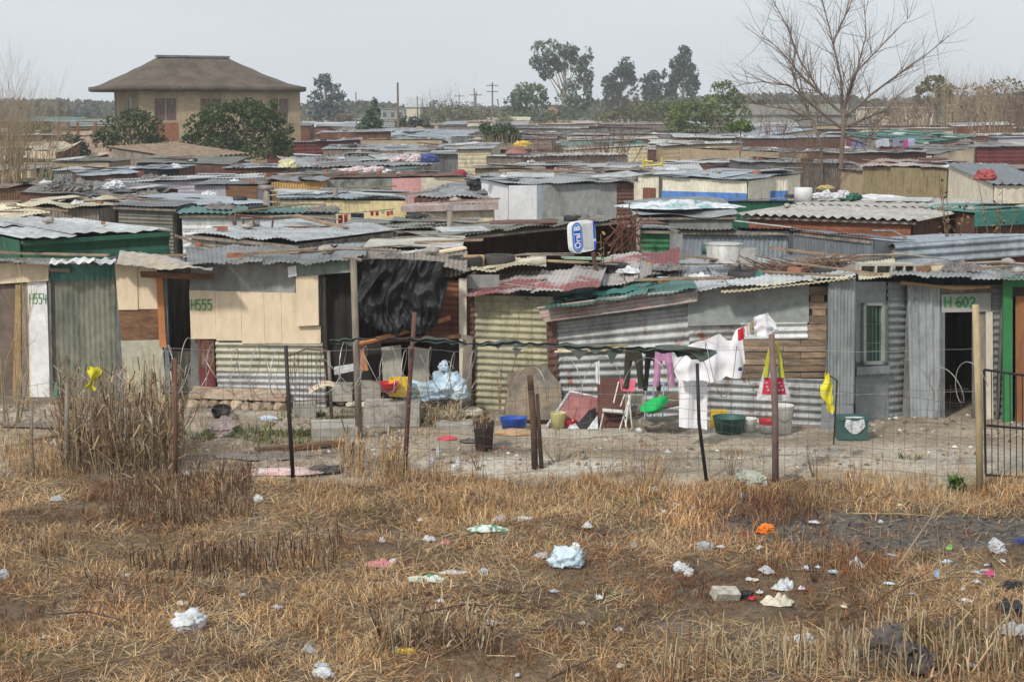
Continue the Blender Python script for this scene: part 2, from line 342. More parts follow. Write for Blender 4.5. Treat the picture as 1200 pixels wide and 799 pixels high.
# ------------------------------------------------------------------ fast blades
def blades(name,bx,by,ang,lean,ln,wd,col,bz=None,droop=.35,parent=None,kind=None,mat=None,loc=None,zoff=0):
    n=len(bx)
    if bz is None: bz=gz(bx,by)-.01
    bz=bz+zoff
    dx,dy=np.cos(ang),np.sin(ang); sx,sy=-dy,dx
    h1=ln*.55; l2=np.clip(lean+droop,0,1.65)
    mxp=np.stack([bx+dx*np.sin(lean)*h1,by+dy*np.sin(lean)*h1,bz+np.cos(lean)*h1],-1)
    tip=mxp+np.stack([dx*np.sin(l2)*ln*.45,dy*np.sin(l2)*ln*.45,np.cos(l2)*ln*.45],-1)
    tip[:,2]=np.maximum(tip[:,2],bz+.012)
    tw=rng.uniform(-.9,.9,n); wx=sx*np.cos(tw)+dx*np.sin(tw); wy=sy*np.cos(tw)+dy*np.sin(tw)
    wv=np.stack([wx,wy,np.zeros(n)],-1)*wd[:,None]/2
    b0=np.stack([bx,by,bz],-1)
    V=np.stack([b0-wv,b0+wv,mxp+wv*.9,mxp-wv*.9,tip],1).reshape(-1,3)
    off=np.zeros(3)
    if parent is not None: off=np.array(woff(parent))
    elif loc is not None: off=np.array(tuple(loc))
    V=V-off
    me=bpy.data.meshes.new(name); me.vertices.add(5*n); me.vertices.foreach_set('co',V.ravel())
    k=np.arange(n)*5; li=np.stack([k,k+1,k+2,k+3,k+3,k+2,k+4],1).ravel()
    me.loops.add(7*n); me.loops.foreach_set('vertex_index',li.astype(np.int32))
    ls=np.stack([np.arange(n)*7,np.arange(n)*7+4],1).ravel(); me.polygons.add(2*n); me.polygons.foreach_set('loop_start',ls.astype(np.int32))
    me.update(calc_edges=True)
    a=me.color_attributes.new('Col','FLOAT_COLOR','POINT'); c=np.ones((n,5,4)); c[...,:3]=col[:,None,:]
    a.data.foreach_set('color',c.ravel().astype(np.float32)); me.materials.append(mat or col_mat)
    o=bpy.data.objects.new(name,me); COL.objects.link(o)
    if parent is not None: o.parent=parent
    else: o.location=tuple(off)
    o['_w']=list(map(float,off))
    if kind: o['kind']=kind
    return o
def pick(n,cols,p):
    cols=np.array(cols); i=rng.choice(len(cols),n,p=np.array(p)/sum(p)); return cols[i]*rng.uniform(.7,1.25,(n,1))
STRAW=[(.55,.35,.16),(.39,.22,.10),(.21,.10,.06),(.44,.36,.25),(.70,.53,.30),(.09,.057,.043)]
# dry grass of the field, in tufts
NT=15500
tx=rng.uniform(-9.6,9.6,NT); ty=rng.uniform(11.3,21.75,NT)
keep=(ty<yard_edge(tx,ty)+.25*rng.random(NT)) & (rng.random(NT)< (.42+.75*fbm(tx,ty,.9,21))) & (rng.random(NT)> ash(tx,ty)*.85) & (np.abs(tx)<ty*.42+.9)
tx,ty=tx[keep],ty[keep]; per=rng.integers(9,26,len(tx)); T=np.repeat(np.arange(len(tx)),per); n=len(T)
sp=rng.uniform(.03,.13,len(tx))[T]; bx=tx[T]+rng.normal(0,1,n)*sp; by=ty[T]+rng.normal(0,1,n)*sp
th=fbm(tx,ty,.7,33)[T]; tb=rng.uniform(.6,1.3,len(tx))[T]
wind=rng.uniform(0,6.283,len(tx))[T]; ang=wind+rng.normal(0,1.1,n)
lean=np.clip(rng.normal(1.06,.42,n)-(th-.5)*1.4,.05,1.52)
ln=rng.uniform(.07,.22,n)*tb*(.7+th*.75)
col=pick(n,STRAW,[5,4.5,2,2.2,1.6,1.6]); pt=fbm(tx,ty,.8,55); gold=np.clip(pt*5-2.7,0,1)[T][:,None]; dk=np.clip(2.45-pt*4.8,0,1)[T][:,None]; col=col*(1+.4*gold*np.array((1.05,.95,.75)))*(1-dk*np.array((.5,.6,.62)))
red=np.clip(fbm(tx,ty,.55,41)*3.4-1.75,0,1)[T][:,None]
col=col*(1-red*.6)+col*np.array((.62,.42,.42))*red*.6*1.3
gr=np.zeros(len(tx))
for (u,v,a,b) in ((690,725,.9,.35),(730,590,.6,.3),(905,632,.45,.25),(30,770,.5,.3),(125,770,.3,.2),(450,600,.5,.3),(880,770,.5,.3),(1120,760,.4,.3),(640,700,.8,.3)): gr=np.maximum(gr,ell(tx,ty,u,v,a,b))
g2=(gr[T]*rng.random(n)>.42)[:,None]; col=np.where(g2,np.array((.10,.115,.035))*rng.uniform(.6,1.4,(n,1)),col)
blades('dry_grass',bx,by,ang,lean,ln,rng.uniform(.004,.0085,n),col,kind='stuff',loc=(0,16,0))
# matted straw lying flat in the field
n=80000; bx=rng.uniform(-8.8,8.8,n); by=rng.uniform(11.4,21.6,n); k=(by<yard_edge(bx,by)+.1)&(rng.random(n)>ash(bx,by)*.9)&(fbm(bx,by,.8,55)*1.1+.25*rng.random(n)>.58)&(np.abs(bx)<by*.42+.9); bx,by=bx[k],by[k]; n=len(bx)
blades('straw_litter',bx,by,rng.uniform(0,6.28,n),rng.uniform(1.25,1.5,n),rng.uniform(.08,.3,n),rng.uniform(.004,.009,n),pick(n,STRAW,[5,3.5,1.5,4,4,1]),kind='stuff',loc=(0,16,0),zoff=.03,droop=.1)
# upright tussocks along the fence and dry weeds in the yard
def weeds(name,regs,per_m=60,h=(.15,.4),cols=STRAW,pr=(5,3,2,3,2,1),wd=(.004,.008),ln_sd=.35,kind='stuff'):
    A=[]
    for (u0,v0,u1,v1,nn) in regs:
        u=rng.uniform(u0,u1,nn); v=rng.uniform(v0,v1,nn)
        r=[G(a,b) for a,b in zip(u,v)]; c=np.array([(q.x,q.y) for q in r]); m=rng.integers(6,16,nn); I=np.repeat(np.arange(nn),m)
        A.append(c[I]+rng.normal(0,.06,(len(I),2)))
    A=np.vstack(A); n=len(A)
    return blades(name,A[:,0],A[:,1],rng.uniform(0,6.28,n),np.abs(rng.normal(.15,ln_sd,n)),rng.uniform(h[0],h[1],n)*rng.uniform(.6,1.2,n),rng.uniform(*wd,n),pick(n,cols,pr),kind=kind,loc=(0,21,0))
weeds('fence_line_grass',[(395,545,520,566,90),(520,556,700,575,70),(690,560,1140,590,80),(715,548,790,575,50),(955,560,1030,585,40),(150,560,300,580,60),(0,520,110,560,190),(600,572,1150,605,150),(350,570,420,600,60),(1020,562,1200,585,90)],h=(.07,.27))
weeds('dark_weeds',[(40,680,340,715,120),(540,690,640,712,30),(200,770,330,799,60),(395,590,470,615,50),(820,590,960,612,110),(0,600,110,640,60),(640,725,760,745,60),(450,735,580,768,90)],h=(.08,.26),cols=[(.13,.065,.055),(.09,.055,.05),(.2,.13,.09),(.16,.12,.1)],pr=(4,3,2,2),wd=(.003,.007),ln_sd=.7)
weeds('yard_weeds',[(0,470,70,530,60),(215,520,400,545,70),(430,505,520,540,40),(600,520,900,545,90),(930,530,1140,560,70),(640,500,960,512,30)],h=(.05,.18),ln_sd=.8)
weeds('rubble_weeds',[(215,500,430,560,110),(0,500,75,560,70),(430,535,620,560,50)],h=(.06,.25),ln_sd=.7)
weeds('green_weeds',[(230,505,400,520,70),(330,480,410,512,90),(200,498,330,512,30),(1050,535,1080,540,4)],h=(.05,.16),cols=[(.07,.12,.035),(.1,.14,.05),(.25,.2,.1)],pr=(4,3,2),wd=(.01,.025),ln_sd=.7)
# ------------------------------------------------------------------ reeds, stubble, corn
def clump(name,label,cat,regs,h,wd,cols=STRAW,pr=(5,3,2,3,2,1),lean=.12,leafy=0,group=None,stalk_r=(.004,.009),leaf_len=(.2,.5),cut=True):
    c0=G((regs[0][0]+regs[0][2])/2,(regs[0][1]+regs[0][3])/2)
    t=thing(name,label,cat,(c0.x,c0.y,gzf(c0.x,c0.y)),group)
    s=MB(); s.c=[]; LB=[]
    for (u0,v0,u1,v1,nn) in regs:
        for i in range(nn):
            p=G(random.uniform(u0,u1),random.uniform(v0,v1)); z=gzf(p.x,p.y)-.02
            hh=random.uniform(*h); a=random.uniform(0,6.28); l=abs(random.gauss(0,lean)); 
            if random.random()<.12: l+=random.uniform(.3,1.0)
            r=random.uniform(*stalk_r); dx,dy=math.cos(a)*math.sin(l),math.sin(a)*math.sin(l)
            p0=np.array((p.x,p.y,z)); p2=p0+np.array((dx,dy,math.cos(l)))*hh; pm=(p0+p2)/2+np.array((random.gauss(0,.02),random.gauss(0,.02),0))*hh
            s.tube([p0,pm,p2],[r,r*.9,r*(.75 if cut else .3)],n=4)
            cc=np.array(random.choices(cols,pr)[0])*random.uniform(.7,1.3); s.c.append(np.tile(cc,(12,1)))
            for j in range(int(leafy*random.uniform(.5,1.5))):
                q=p0+(p2-p0)*random.uniform(.1,.95); LB.append((q[0],q[1],q[2]))
    s.build('stalks',col_mat,t)
    if LB:
        LB=np.array(LB); n=len(LB)
        blades('dry_leaves',LB[:,0],LB[:,1],rng.uniform(0,6.28,n),rng.uniform(.2,1.2,n),rng.uniform(*leaf_len,n),rng.uniform(.008,.02,n),pick(n,cols,pr),bz=LB[:,2],droop=1.1,parent=t)
    return t
REED=[(.42,.30,.17),(.30,.2,.11),(.2,.115,.07),(.36,.31,.22),(.5,.4,.26),(.13,.09,.06)]
clump('dry_reed_clump','tall clump of dry brown reeds standing by the fence beside the yellow rag','reeds',[(72,528,135,556,150),(130,520,205,560,230),(180,515,215,550,60)],(.5,1.6),0,REED,pr=(4,3,4,2,3,3),leafy=6,lean=.13,cut=False,stalk_r=(.004,.008),leaf_len=(.15,.45))
clump('cut_reed_clump','wide clump of cut brown reed stubble in front of the tall reeds','reeds',[(128,560,295,608,900)],(.1,.36),0,[(.30,.2,.12),(.2,.12,.075),(.14,.075,.05),(.42,.33,.22),(.24,.16,.1),(.09,.06,.045)],pr=(4,4,4,2,3,3),leafy=1.2,lean=.2,stalk_r=(.003,.007),leaf_len=(.1,.3))
clump('cut_reed_clump','low dark band of cut reed stubble behind the white bag with blue print','reeds',[(225,640,400,672,330),(150,655,240,675,70)],(.1,.36),0,[(.30,.2,.12),(.2,.12,.075),(.14,.075,.05),(.36,.3,.2),(.24,.16,.1),(.07,.05,.04)],pr=(2,3,4,1.5,2,4),leafy=.8,lean=.14,leaf_len=(.1,.25))
clump('cut_reed_clump','pale reed stubble stretching across the near field under the dark jacket','reeds',[(770,765,1200,803,330),(1020,735,1200,775,90)],(.08,.46),0,REED,pr=(5,3,1.5,3,4,1),leafy=1.2,lean=.22,stalk_r=(.004,.009),leaf_len=(.1,.25))
clump('cut_reed_clump','short pale stubble near the edge of the field past the white bag','reeds',[(20,640,110,670,40)],(.1,.3),0,REED,leafy=.5,leaf_len=(.08,.2))
clump('weed_heap','matted heap of grey weeds and twigs low in the field beside the yellow bottle','weeds',[(440,745,580,770,170)],(.15,.42),0,REED,pr=(3,3,3,2,1,3),leafy=2,lean=.5,stalk_r=(.003,.006),leaf_len=(.1,.3))
clump('dry_corn_clump','dry curled corn stalks in front of the pale blue sack','corn',[(432,492,545,500,60)],(.15,.42),0,REED,pr=(5,2,1,3,5,0),leafy=7,lean=.25,leaf_len=(.15,.4),stalk_r=(.005,.01),cut=False)
clump('dry_grass_tussock','tall straw coloured tussock at the foot of the tall grey post','grass tussock',[(400,540,425,560,45)],(.3,.75),0,STRAW,leafy=2,lean=.15,stalk_r=(.003,.005),cut=False)
clump('dry_grass_tussock','bushy straw tussock at the foot of the rusty fence post by the corn','grass tussock',[(448,548,476,560,60)],(.3,.62),0,STRAW,leafy=2,lean=.2,stalk_r=(.003,.005),cut=False)
clump('dry_creeper','brown dried creeper hanging on the yellow ribbed shack wall','creeper',[(578,482,640,486,10)],(.9,1.9),0,REED,pr=(4,3,2,2,1,1),leafy=10,lean=.1,stalk_r=(.004,.007),leaf_len=(.06,.2),cut=False)
# ------------------------------------------------------------------ trees
def branch(mb,p,d,L,r,lv,maxlv,spread=.55,grav=.05,nseg=4,kids=(3,5),n=None,wob=.12,ratio=.62):
    pts=[np.array(p)]; dd=np.array(d,float); dirs=[dd]
    for i in range(nseg):
        dd=dd+rng.normal(0,wob,3)+np.array((0,0,grav)); dd/=np.linalg.norm(dd); pts.append(pts[-1]+dd*L/nseg); dirs.append(dd)
    rr=[r*(1-.72*i/nseg) for i in range(nseg+1)]
    mb.tube(pts,rr,n=n or (6 if lv==0 else 4 if lv<2 else 3),cap=False)
    if lv>=maxlv: return
    for k in range(rng.integers(kids[0],kids[1]+1)):
        t=rng.uniform(.3,1.0); i=min(int(t*nseg),nseg-1); f=t*nseg-i
        q=pts[i]*(1-f)+pts[i+1]*f; nd=dirs[i+1]+rng.normal(0,spread,3); nd/=np.linalg.norm(nd)
        branch(mb,q,nd,L*ratio*rng.uniform(.7,1.15),max(rr[i+1]*.6,r*.22),lv+1,maxlv,spread,grav,nseg,kids,None,wob,ratio)
def limbtree(name,label,trunks,limbs,d,base_r,mat=bark,maxlv=2,kids=(4,6),group=None,twlen=1.6,tr=.03):
    """trunks/limbs: pixel polylines [(u,v)...] at depth d ; finer branches grow from the limbs"""
    b=P(trunks[0][0][0],trunks[0][0][1],d); t=thing(name,label,'tree',(b.x,b.y,0),group)
    mt=MB()
    for tr_i in trunks:
        pts=[P(u,v,d) for u,v in tr_i]; pts[0]=Vector((pts[0].x,pts[0].y,-.1)); k_=1 if tr_i is trunks[0] else .62; mt.tube(pts,[k_*base_r*(1-.35*i/len(pts)) for i in range(len(pts))],n=9)
    mt.build('trunk',mat,t,smooth=True)
    mc=MB()
    for li in limbs:
        dy=rng.uniform(-2.2,2.2); pts=[]
        for i,(u,v) in enumerate(li): 
            q=P(u,v,d+dy*i/len(li)); pts.append(np.array(tuple(q)))
        m=len(pts); r0=base_r*.52; rs=[r0*(1-.85*i/(m-1)) for i in range(m)]; mc.tube(pts,rs,n=6)
        for i in range(m-1):
            for k in range(rng.integers(*kids)):
                f=rng.random(); q=pts[i]*(1-f)+pts[i+1]*f; dd=(pts[i+1]-pts[i]); dd/=np.linalg.norm(dd)
                nd=dd*.9+rng.normal(0,.55,3)+np.array((0,0,.15)); nd/=np.linalg.norm(nd)
                branch(mc,q,nd,twlen*rng.uniform(.6,1.3),max(rs[i]*.34,.012),1,maxlv+1,spread=.5,grav=.06,nseg=3,kids=(3,5),ratio=.62)
    mc.build('crown',mat,t); return t
limbtree('bare_tree','big leafless tree rising over the shacks and past the top of the picture',
  [[(985,250),(985,200),(988,160),(989,128)],[(967,250),(963,205),(962,170),(952,140)]],
  [[(989,135),(962,110),(937,70),(922,30),(905,0),(897,-25)],[(985,150),(950,122),(925,100),(892,96),(866,100)],[(988,130),(985,90),(976,50),(966,10),(958,-22)],
   [(990,128),(1004,84),(1015,42),(1012,-10)],[(990,138),(1021,111),(1056,85),(1086,64),(1112,42)],[(988,128),(1000,88),(1035,52),(1066,20)],[(952,140),(938,110),(928,80),(938,40)],
   [(952,140),(925,128),(900,125),(872,118)],[(988,150),(1012,140),(1040,128),(1052,112)],[(976,50),(990,20),(1000,-20)],[(962,110),(940,90),(915,60),(893,40)],[(962,170),(948,172),(932,180),(925,196)],[(988,160),(1010,168),(1030,150)]],
  74,.135,mat=mk('grey_brown_bark',(.19,.145,.115),(.13,.1,.08),rough=.95),maxlv=1,kids=(7,11),twlen=1.9)
def shrubtree(name,label,u,v,d,h,r,nst,cat='tree',mat=bark_l,maxlv=2,tilt=.35,kids=(3,5),group=None,up=.08):
    b=P(u,v,d); b.z=min(b.z,0) if d>27 else gzf(b.x,b.y)
    zb=0.0 if d>27 else b.z
    t=thing(name,label,cat,(b.x,b.y,zb),group); ms,mc=MB(),MB()
    for i in range(nst):
        a=rng.uniform(0,6.28); l=abs(rng.normal(0,tilt)); dd=(math.cos(a)*math.sin(l),math.sin(a)*math.sin(l),math.cos(l))
        p0=np.array((b.x+math.cos(a)*.15*h/4,b.y+math.sin(a)*.15*h/4,zb-.05)); L=h*rng.uniform(.6,.95)
        p1=p0+np.array(dd)*L*.35; ms.tube([p0,(p0+p1)/2+rng.normal(0,.03,3)*h*.1,p1],[r,r*.9,r*.75],n=6)
        branch(mc,p1,dd,L*.65,r*.7,0,maxlv,spread=.38,grav=up,nseg=4,kids=kids,ratio=.62)
    ms.build('stem',mat,t); mc.build('branches',mat,t); return t
tan_tw=mk('tan_twigs',(.36,.28,.18),(.26,.19,.12),rough=.95,isl=.3)
brn_tw=mk('brown_twigs',(.2,.13,.09),(.14,.09,.07),rough=.95,isl=.3)
grn_tw=mk('dark_twigs',(.09,.06,.05),(.06,.04,.035),rough=.95,isl=.3)
for (u,d,h,n,lab) in ((8,62,6.5,60,'bare tan willow thicket in front of the flat roofed hut'),(38,66,6.0,26,'slim bare willow beside the flat roofed hut')):
    shrubtree('bare_willow',lab,u,200,d,h,.035,n,mat=tan_tw,tilt=.28,kids=(4,6),up=.14)
for i,(u,d,h,n,m,lab) in enumerate(((948,68,4.3,42,brn_tw,'brown tangle of dead stems against the foot of the big bare tree'),(1110,150,9.2,24,tan_tw,'bare tree behind the green roof, nearest to the cream wall'),(1160,140,9.,26,tan_tw,'bare spreading tree above the maroon shack'),(1135,190,9.5,24,brn_tw,'bare brown tree standing farther back between the two tan ones'),(1045,175,8.2,26,tan_tw,'bare tan tree in front of the long cream building'),(1085,155,7.6,26,brn_tw,'dense bare brown thicket before the fan topped tree'),(1180,165,8.6,30,brn_tw,'dense bare brown thicket behind the maroon shack'),(955,160,7.,20,brn_tw,'bare thicket behind the trunk of the big bare tree'),(1020,150,7.4,18,brn_tw,'bare brown tree just past the big bare tree'),(1190,135,8.2,24,brn_tw,'bare brown tree at the edge of the picture over the maroon shack'),(1072,165,7.8,24,brn_tw,'bare brown tree in front of the cream wall'),
     (715,96,5.0,22,brn_tw,'low bare brown bush behind the shacks below the gap between the gum trees'),(655,92,4.8,22,brn_tw,'low bare brown bush below the tall gum tree'),(630,80,4.2,18,brn_tw,'bare reddish bush behind the tan board wall'),(690,84,4.3,18,brn_tw,'bare reddish bush behind the red iron wall of the brown row'),
     (735,230,9.,22,brn_tw,'faint leafless tree under the first dark gum tree'),(520,300,11,30,brn_tw,'wide faint leafless tree next to the double utility pole'),(905,120,6.2,16,brn_tw,'bare tree just behind the long grey roof beside the green bush'))):
    shrubtree('bare_bush' if h<5.1 else 'leafless_tree',lab,u,200,d,h,.03 if h<5 else .07,n,cat='bush' if h<5.1 else 'tree',mat=m,tilt=.45,kids=(3,5))
def leaftree(name,label,d,clumps,col,n=900,leaf=.35,trunk=None,tr=.3,group=None,cat='tree',depth=.8,cut=.0,trunkmat=bark):
    """clumps: (u,v,ru,rv) ellipses in picture pixels at depth d"""
    cu=sum(c[0] for c in clumps)/len(clumps); b=P(trunk[0][0] if trunk else cu,200,d)
    t=thing(name,label,cat,(b.x,b.y,0),group); k=d/F_; V=[];CC=[]
    for (u,v,ru,rv) in clumps:
        c=np.array(tuple(P(u,v,d))); ru*=1.12; rv*=1.1; m=int(n*1.35*(ru*rv)/(20*20))+30
        dy=rng.uniform(-.5,.5)*ru*k
        q=rng.normal(0,1,(m,3)); q/=np.linalg.norm(q,axis=1)[:,None]; q*= (rng.random((m,1))**.38)
        s=np.array((ru*k,ru*k*depth,rv*k)); pts=c+np.array((0,dy,0))+q*s
        nz=np.array([mnoise.noise(Vector(p)*(1.6/(leaf*4.0))) for p in pts]); pts=pts[nz+rng.normal(0,.07,len(nz))>cut-.1]
        V.append(pts); tone=rng.uniform(.8,1.2); CC.append(np.clip(np.array(col)*tone,0,1)*rng.uniform(.65,1.4,(len(pts),1)))
    V=np.vstack(V); CC=np.vstack(CC); m=len(V)
    a=rng.normal(0,1,(m,3)); a/=np.linalg.norm(a,axis=1)[:,None]; b2=np.cross(a,rng.normal(0,1,(m,3))); b2/=np.linalg.norm(b2,axis=1)[:,None]
    s1=leaf*rng.uniform(.3,1.5,(m,1)); s2=s1*rng.uniform(.25,.7,(m,1))
    Q=np.stack([V-a*s1/2,V+b2*s2/2,V+a*s1/2,V-b2*s2/2],1).reshape(-1,3)
    mb=MB(); mb.v=[Q]; mb.n=len(Q); mb.f=(np.arange(m)[:,None]*4+np.arange(4)).tolist(); mb.c=[np.repeat(CC,4,axis=0)]
    mb.build('crown',leaf_mat,t)
    mt=MB()
    base=Vector((b.x,b.y,-.1)); top=P(*(trunk[-1]),d) if trunk else P(cu,clumps[0][1],d)
    mid=[P(*q,d) for q in trunk[1:-1]] if trunk else []
    mt.tube([base]+mid+[top],[tr]+[tr*.7]*len(mid)+[tr*.45],n=7)
    for (u,v,ru,rv) in clumps:
        e=P(u,v,d); f=base.lerp(top,.45+.4*random.random()); mt.tube([f,f.lerp(e,.5)+Vector((0,0,.1)),e],[tr*.3,tr*.2,tr*.08],n=4)
    mt.build('trunk',trunkmat,t,smooth=True); return t
GUM=(.1,.125,.095); DKG=(.055,.075,.06); GRN=(.075,.12,.04); OLV=(.13,.165,.055)
leaftree('gum_tree','tall open gum tree with pale see-through crown, highest on the horizon',300,[(645,60,21,12),(660,70,14,10),(648,76,12,9),(632,72,10,11),(665,58,12,9),(682,66,12,12),(672,80,14,9),(640,85,9,8),(686,88,9,14),(655,75,12,8),(676,105,16,15),(668,122,20,12),(684,118,10,12)],GUM,n=950,leaf=.8,trunk=[(660,135),(661,112),(662,85)],tr=.5,cut=.06,trunkmat=bark_l)
leaftree('gum_tree','rounded lower dark green tree leaning against the tallest gum tree',280,[(620,110,20,13),(605,118,13,10),(630,120,14,10),(612,130,20,8)],(.085,.12,.06),n=1100,leaf=.7,trunk=[(617,140),(617,112)],tr=.4)
leaftree('gum_tree','first of the three dark gum trees, with a tilted narrow crown',320,[(733,78,9,10),(728,92,14,13),(716,100,11,12),(722,113,14,13),(726,126,14,10),(738,96,7,14)],DKG,n=1500,leaf=.75,trunk=[(726,140),(728,90)],tr=.45)
leaftree('gum_tree','middle and lowest of the three dark gum trees',330,[(765,92,9,9),(757,102,11,12),(768,108,14,13),(760,118,17,12),(768,130,18,8)],DKG,n=1500,leaf=.75,trunk=[(765,140),(764,95)],tr=.45)
leaftree('gum_tree','tallest and pointed one of the three dark gum trees',320,[(802,64,8,10),(798,78,13,12),(790,93,14,14),(810,88,8,12),(812,102,8,11),(787,108,14,12),(800,118,14,10)],DKG,n=1500,leaf=.75,trunk=[(800,140),(800,66)],tr=.45)
leaftree('gum_tree','hazy grey gum tree standing just past the thatched house',250,[(380,96,12,9),(392,108,14,9),(375,118,14,12),(395,118,11,8),(384,132,16,10),(370,140,10,8),(400,135,8,8)],(.1,.125,.12),n=900,leaf=.65,trunk=[(383,150),(382,100)],tr=.4,cut=.02)
leaftree('conifer','small pointed green conifer behind the dark peaked roof',150,[(438,121,4,8),(438,132,8,9),(437,143,12,9),(430,150,12,7),(446,150,10,7)],(.05,.085,.04),n=2600,leaf=.28,trunk=[(438,170),(438,118)],tr=.15)
leaftree('cedar_tree','distant flat-branched cedar tree behind the bare willow thicket',300,[(68,122,6,3),(62,130,8,3),(72,134,10,3),(64,140,10,4),(68,148,12,5)],(.06,.075,.06),n=1900,leaf=.6,trunk=[(66,150),(66,120)],tr=.35)
leaftree('round_tree','distant dark round tree between the cedar and the thatched house',340,[(97,134,9,7),(105,138,8,6),(90,140,8,6),(98,144,14,6)],(.05,.065,.055),n=1600,leaf=.8,trunk=[(98,150),(98,136)],tr=.4)
leaftree('leafy_bush','leafy light green tree with a ragged top beside the dark gum trees',125,[(848,105,14,10),(858,122,16,16),(835,128,18,16),(810,132,18,16),(790,138,14,14),(868,138,14,14),(838,146,26,12),(800,150,18,9)],OLV,n=1400,leaf=.24,trunk=[(835,170),(840,110)],tr=.12,cut=.05)
leaftree('leafy_bush','small bright green bush on the roofs beside the tan stepped wall',85,[(868,147,10,6),(858,150,9,5),(876,150,8,5)],(.1,.16,.04),n=2200,leaf=.15,trunk=[(868,190),(868,150)],tr=.06,cat='bush')
leaftree('leafy_bush','large dark green bush in front of the thatched house',96,[(288,128,20,13),(258,134,20,14),(312,136,22,16),(236,150,20,16),(326,156,18,18),(280,158,34,18),(226,168,14,12),(334,174,14,10),(255,172,24,10),(300,178,30,9),(270,124,8,7),(322,126,7,6),(240,136,7,6)],(.06,.088,.032),n=1700,leaf=.2,cut=.05,trunk=[(285,190),(285,140)],tr=.12,cat='bush')
leaftree('leafy_bush','smaller green bush at the corner of the thatched house',97,[(155,136,18,9),(168,142,12,12),(136,150,18,13),(174,150,18,14),(150,168,28,14),(120,162,14,10),(180,166,14,12)],(.065,.085,.035),n=1300,leaf=.2,trunk=[(152,190),(152,145)],tr=.1,cat='bush',cut=.05)
leaftree('leafy_bush','dark bush under the wooden railing next to the thatched house',90,[(80,168,16,10),(76,180,18,10),(95,176,12,9)],(.03,.045,.028),n=2000,leaf=.17,trunk=[(80,195),(80,170)],tr=.08,cat='bush')
leaftree('leafy_bush','green clump with pale reeds in the middle of the far roofs',105,[(588,152,16,8),(598,160,12,9),(580,163,14,8),(570,150,8,7)],(.055,.09,.04),n=2000,leaf=.2,trunk=[(588,180),(588,155)],tr=.08,cat='bush')
leaftree('leafy_bush','dark low bush behind the tan scalloped wall',160,[(478,143,14,7),(494,147,10,6),(470,148,8,5)],(.04,.06,.035),n=1900,leaf=.26,trunk=[(480,170),(480,145)],tr=.1,cat='bush')
leaftree('palm_like_tree','brown-green fan topped tree behind the cream wall',170,[(1096,98,14,9),(1085,106,11,8),(1108,108,12,9),(1096,116,20,8)],(.16,.15,.08),n=1300,leaf=.5,trunk=[(1097,150),(1096,100)],tr=.25,cut=.04)
leaftree('hedge_bush','green hedge between the willow and the wooden railing',140,[(30,150,16,8),(52,152,14,9),(66,156,8,8)],(.1,.125,.045),n=1700,leaf=.24,trunk=[(45,175),(45,152)],tr=.08,cat='bush')
leaftree('olive_thicket','olive-green low thicket at the feet of the three gum trees',210,[(740,134,24,10),(765,130,22,12),(790,128,18,13),(712,138,16,8),(830,126,20,10),(880,132,22,12),(905,138,20,10)],(.13,.14,.06),n=1300,leaf=.4,trunk=[(750,150),(750,134)],tr=.1,cat='bush')
BRN=(.17,.135,.085)
leaftree('brown_thicket','hazy brown twiggy thicket in front of the long cream building',180,[(1050,132,26,12),(1020,138,20,10),(1078,126,18,14)],BRN,n=420,leaf=.45,trunk=[(1050,160),(1050,132)],tr=.1,cat='thicket',cut=.05)
leaftree('brown_thicket','hazy brown twiggy thicket behind the maroon shack',175,[(1140,122,26,22),(1170,112,24,20),(1195,120,20,24),(1125,138,26,12),(1165,138,30,12)],BRN,n=420,leaf=.45,trunk=[(1160,160),(1160,122)],tr=.1,cat='thicket',cut=.05)
leaftree('brown_thicket','hazy brown-green thicket between the utility poles and the rounded gum tree',330,[(520,128,26,10),(550,130,22,10),(585,132,18,8),(500,134,16,8)],(.12,.12,.085),n=700,leaf=.7,trunk=[(530,145),(530,128)],tr=.2,cat='thicket',cut=.02)
for nm_,lab_,d_,cl_,co_ in (('green_thicket','low green thicket under the tallest gum tree and its rounded neighbour',260,[(600,138,18,7),(632,137,22,8),(665,136,24,8),(700,138,18,7)],(.085,.11,.05)),('brown_thicket','low brown thicket between the hazy gum tree and the conifer',210,[(360,146,16,7),(400,142,14,8),(418,146,12,6)],BRN),
  ('brown_thicket','low brown-green thicket spreading past the dark low bush to the utility poles',240,[(505,138,18,8),(530,134,20,10),(560,136,20,9),(590,140,14,6)],(.13,.13,.075)),('green_thicket','green thicket between the light green tree and the big bare tree',170,[(895,128,18,10),(925,132,22,10),(960,130,20,12),(905,140,24,8)],(.12,.125,.07))):
    leaftree(nm_,lab_,d_,cl_,co_,n=1300,leaf=.45,trunk=[(cl_[0][0],160),(cl_[0][0],cl_[0][1])],tr=.12,cat='thicket',cut=-.02)
# reeds by the green clump
t=thing('tan_reeds','tan upright reeds beside the green clump on the far roofs','reeds',(P(560,200,100).x,100,0)); s=MB()
for i in range(120):
    x=P(random.choice([random.gauss(560,5),random.gauss(585,8)]),200,100).x; h=random.uniform(2.6,3.9); s.tube([(x,100+random.gauss(0,.6),0),(x+random.gauss(0,.3),100,h)],[.03,.01],n=3)
s.build('stalks',tan_tw,t)
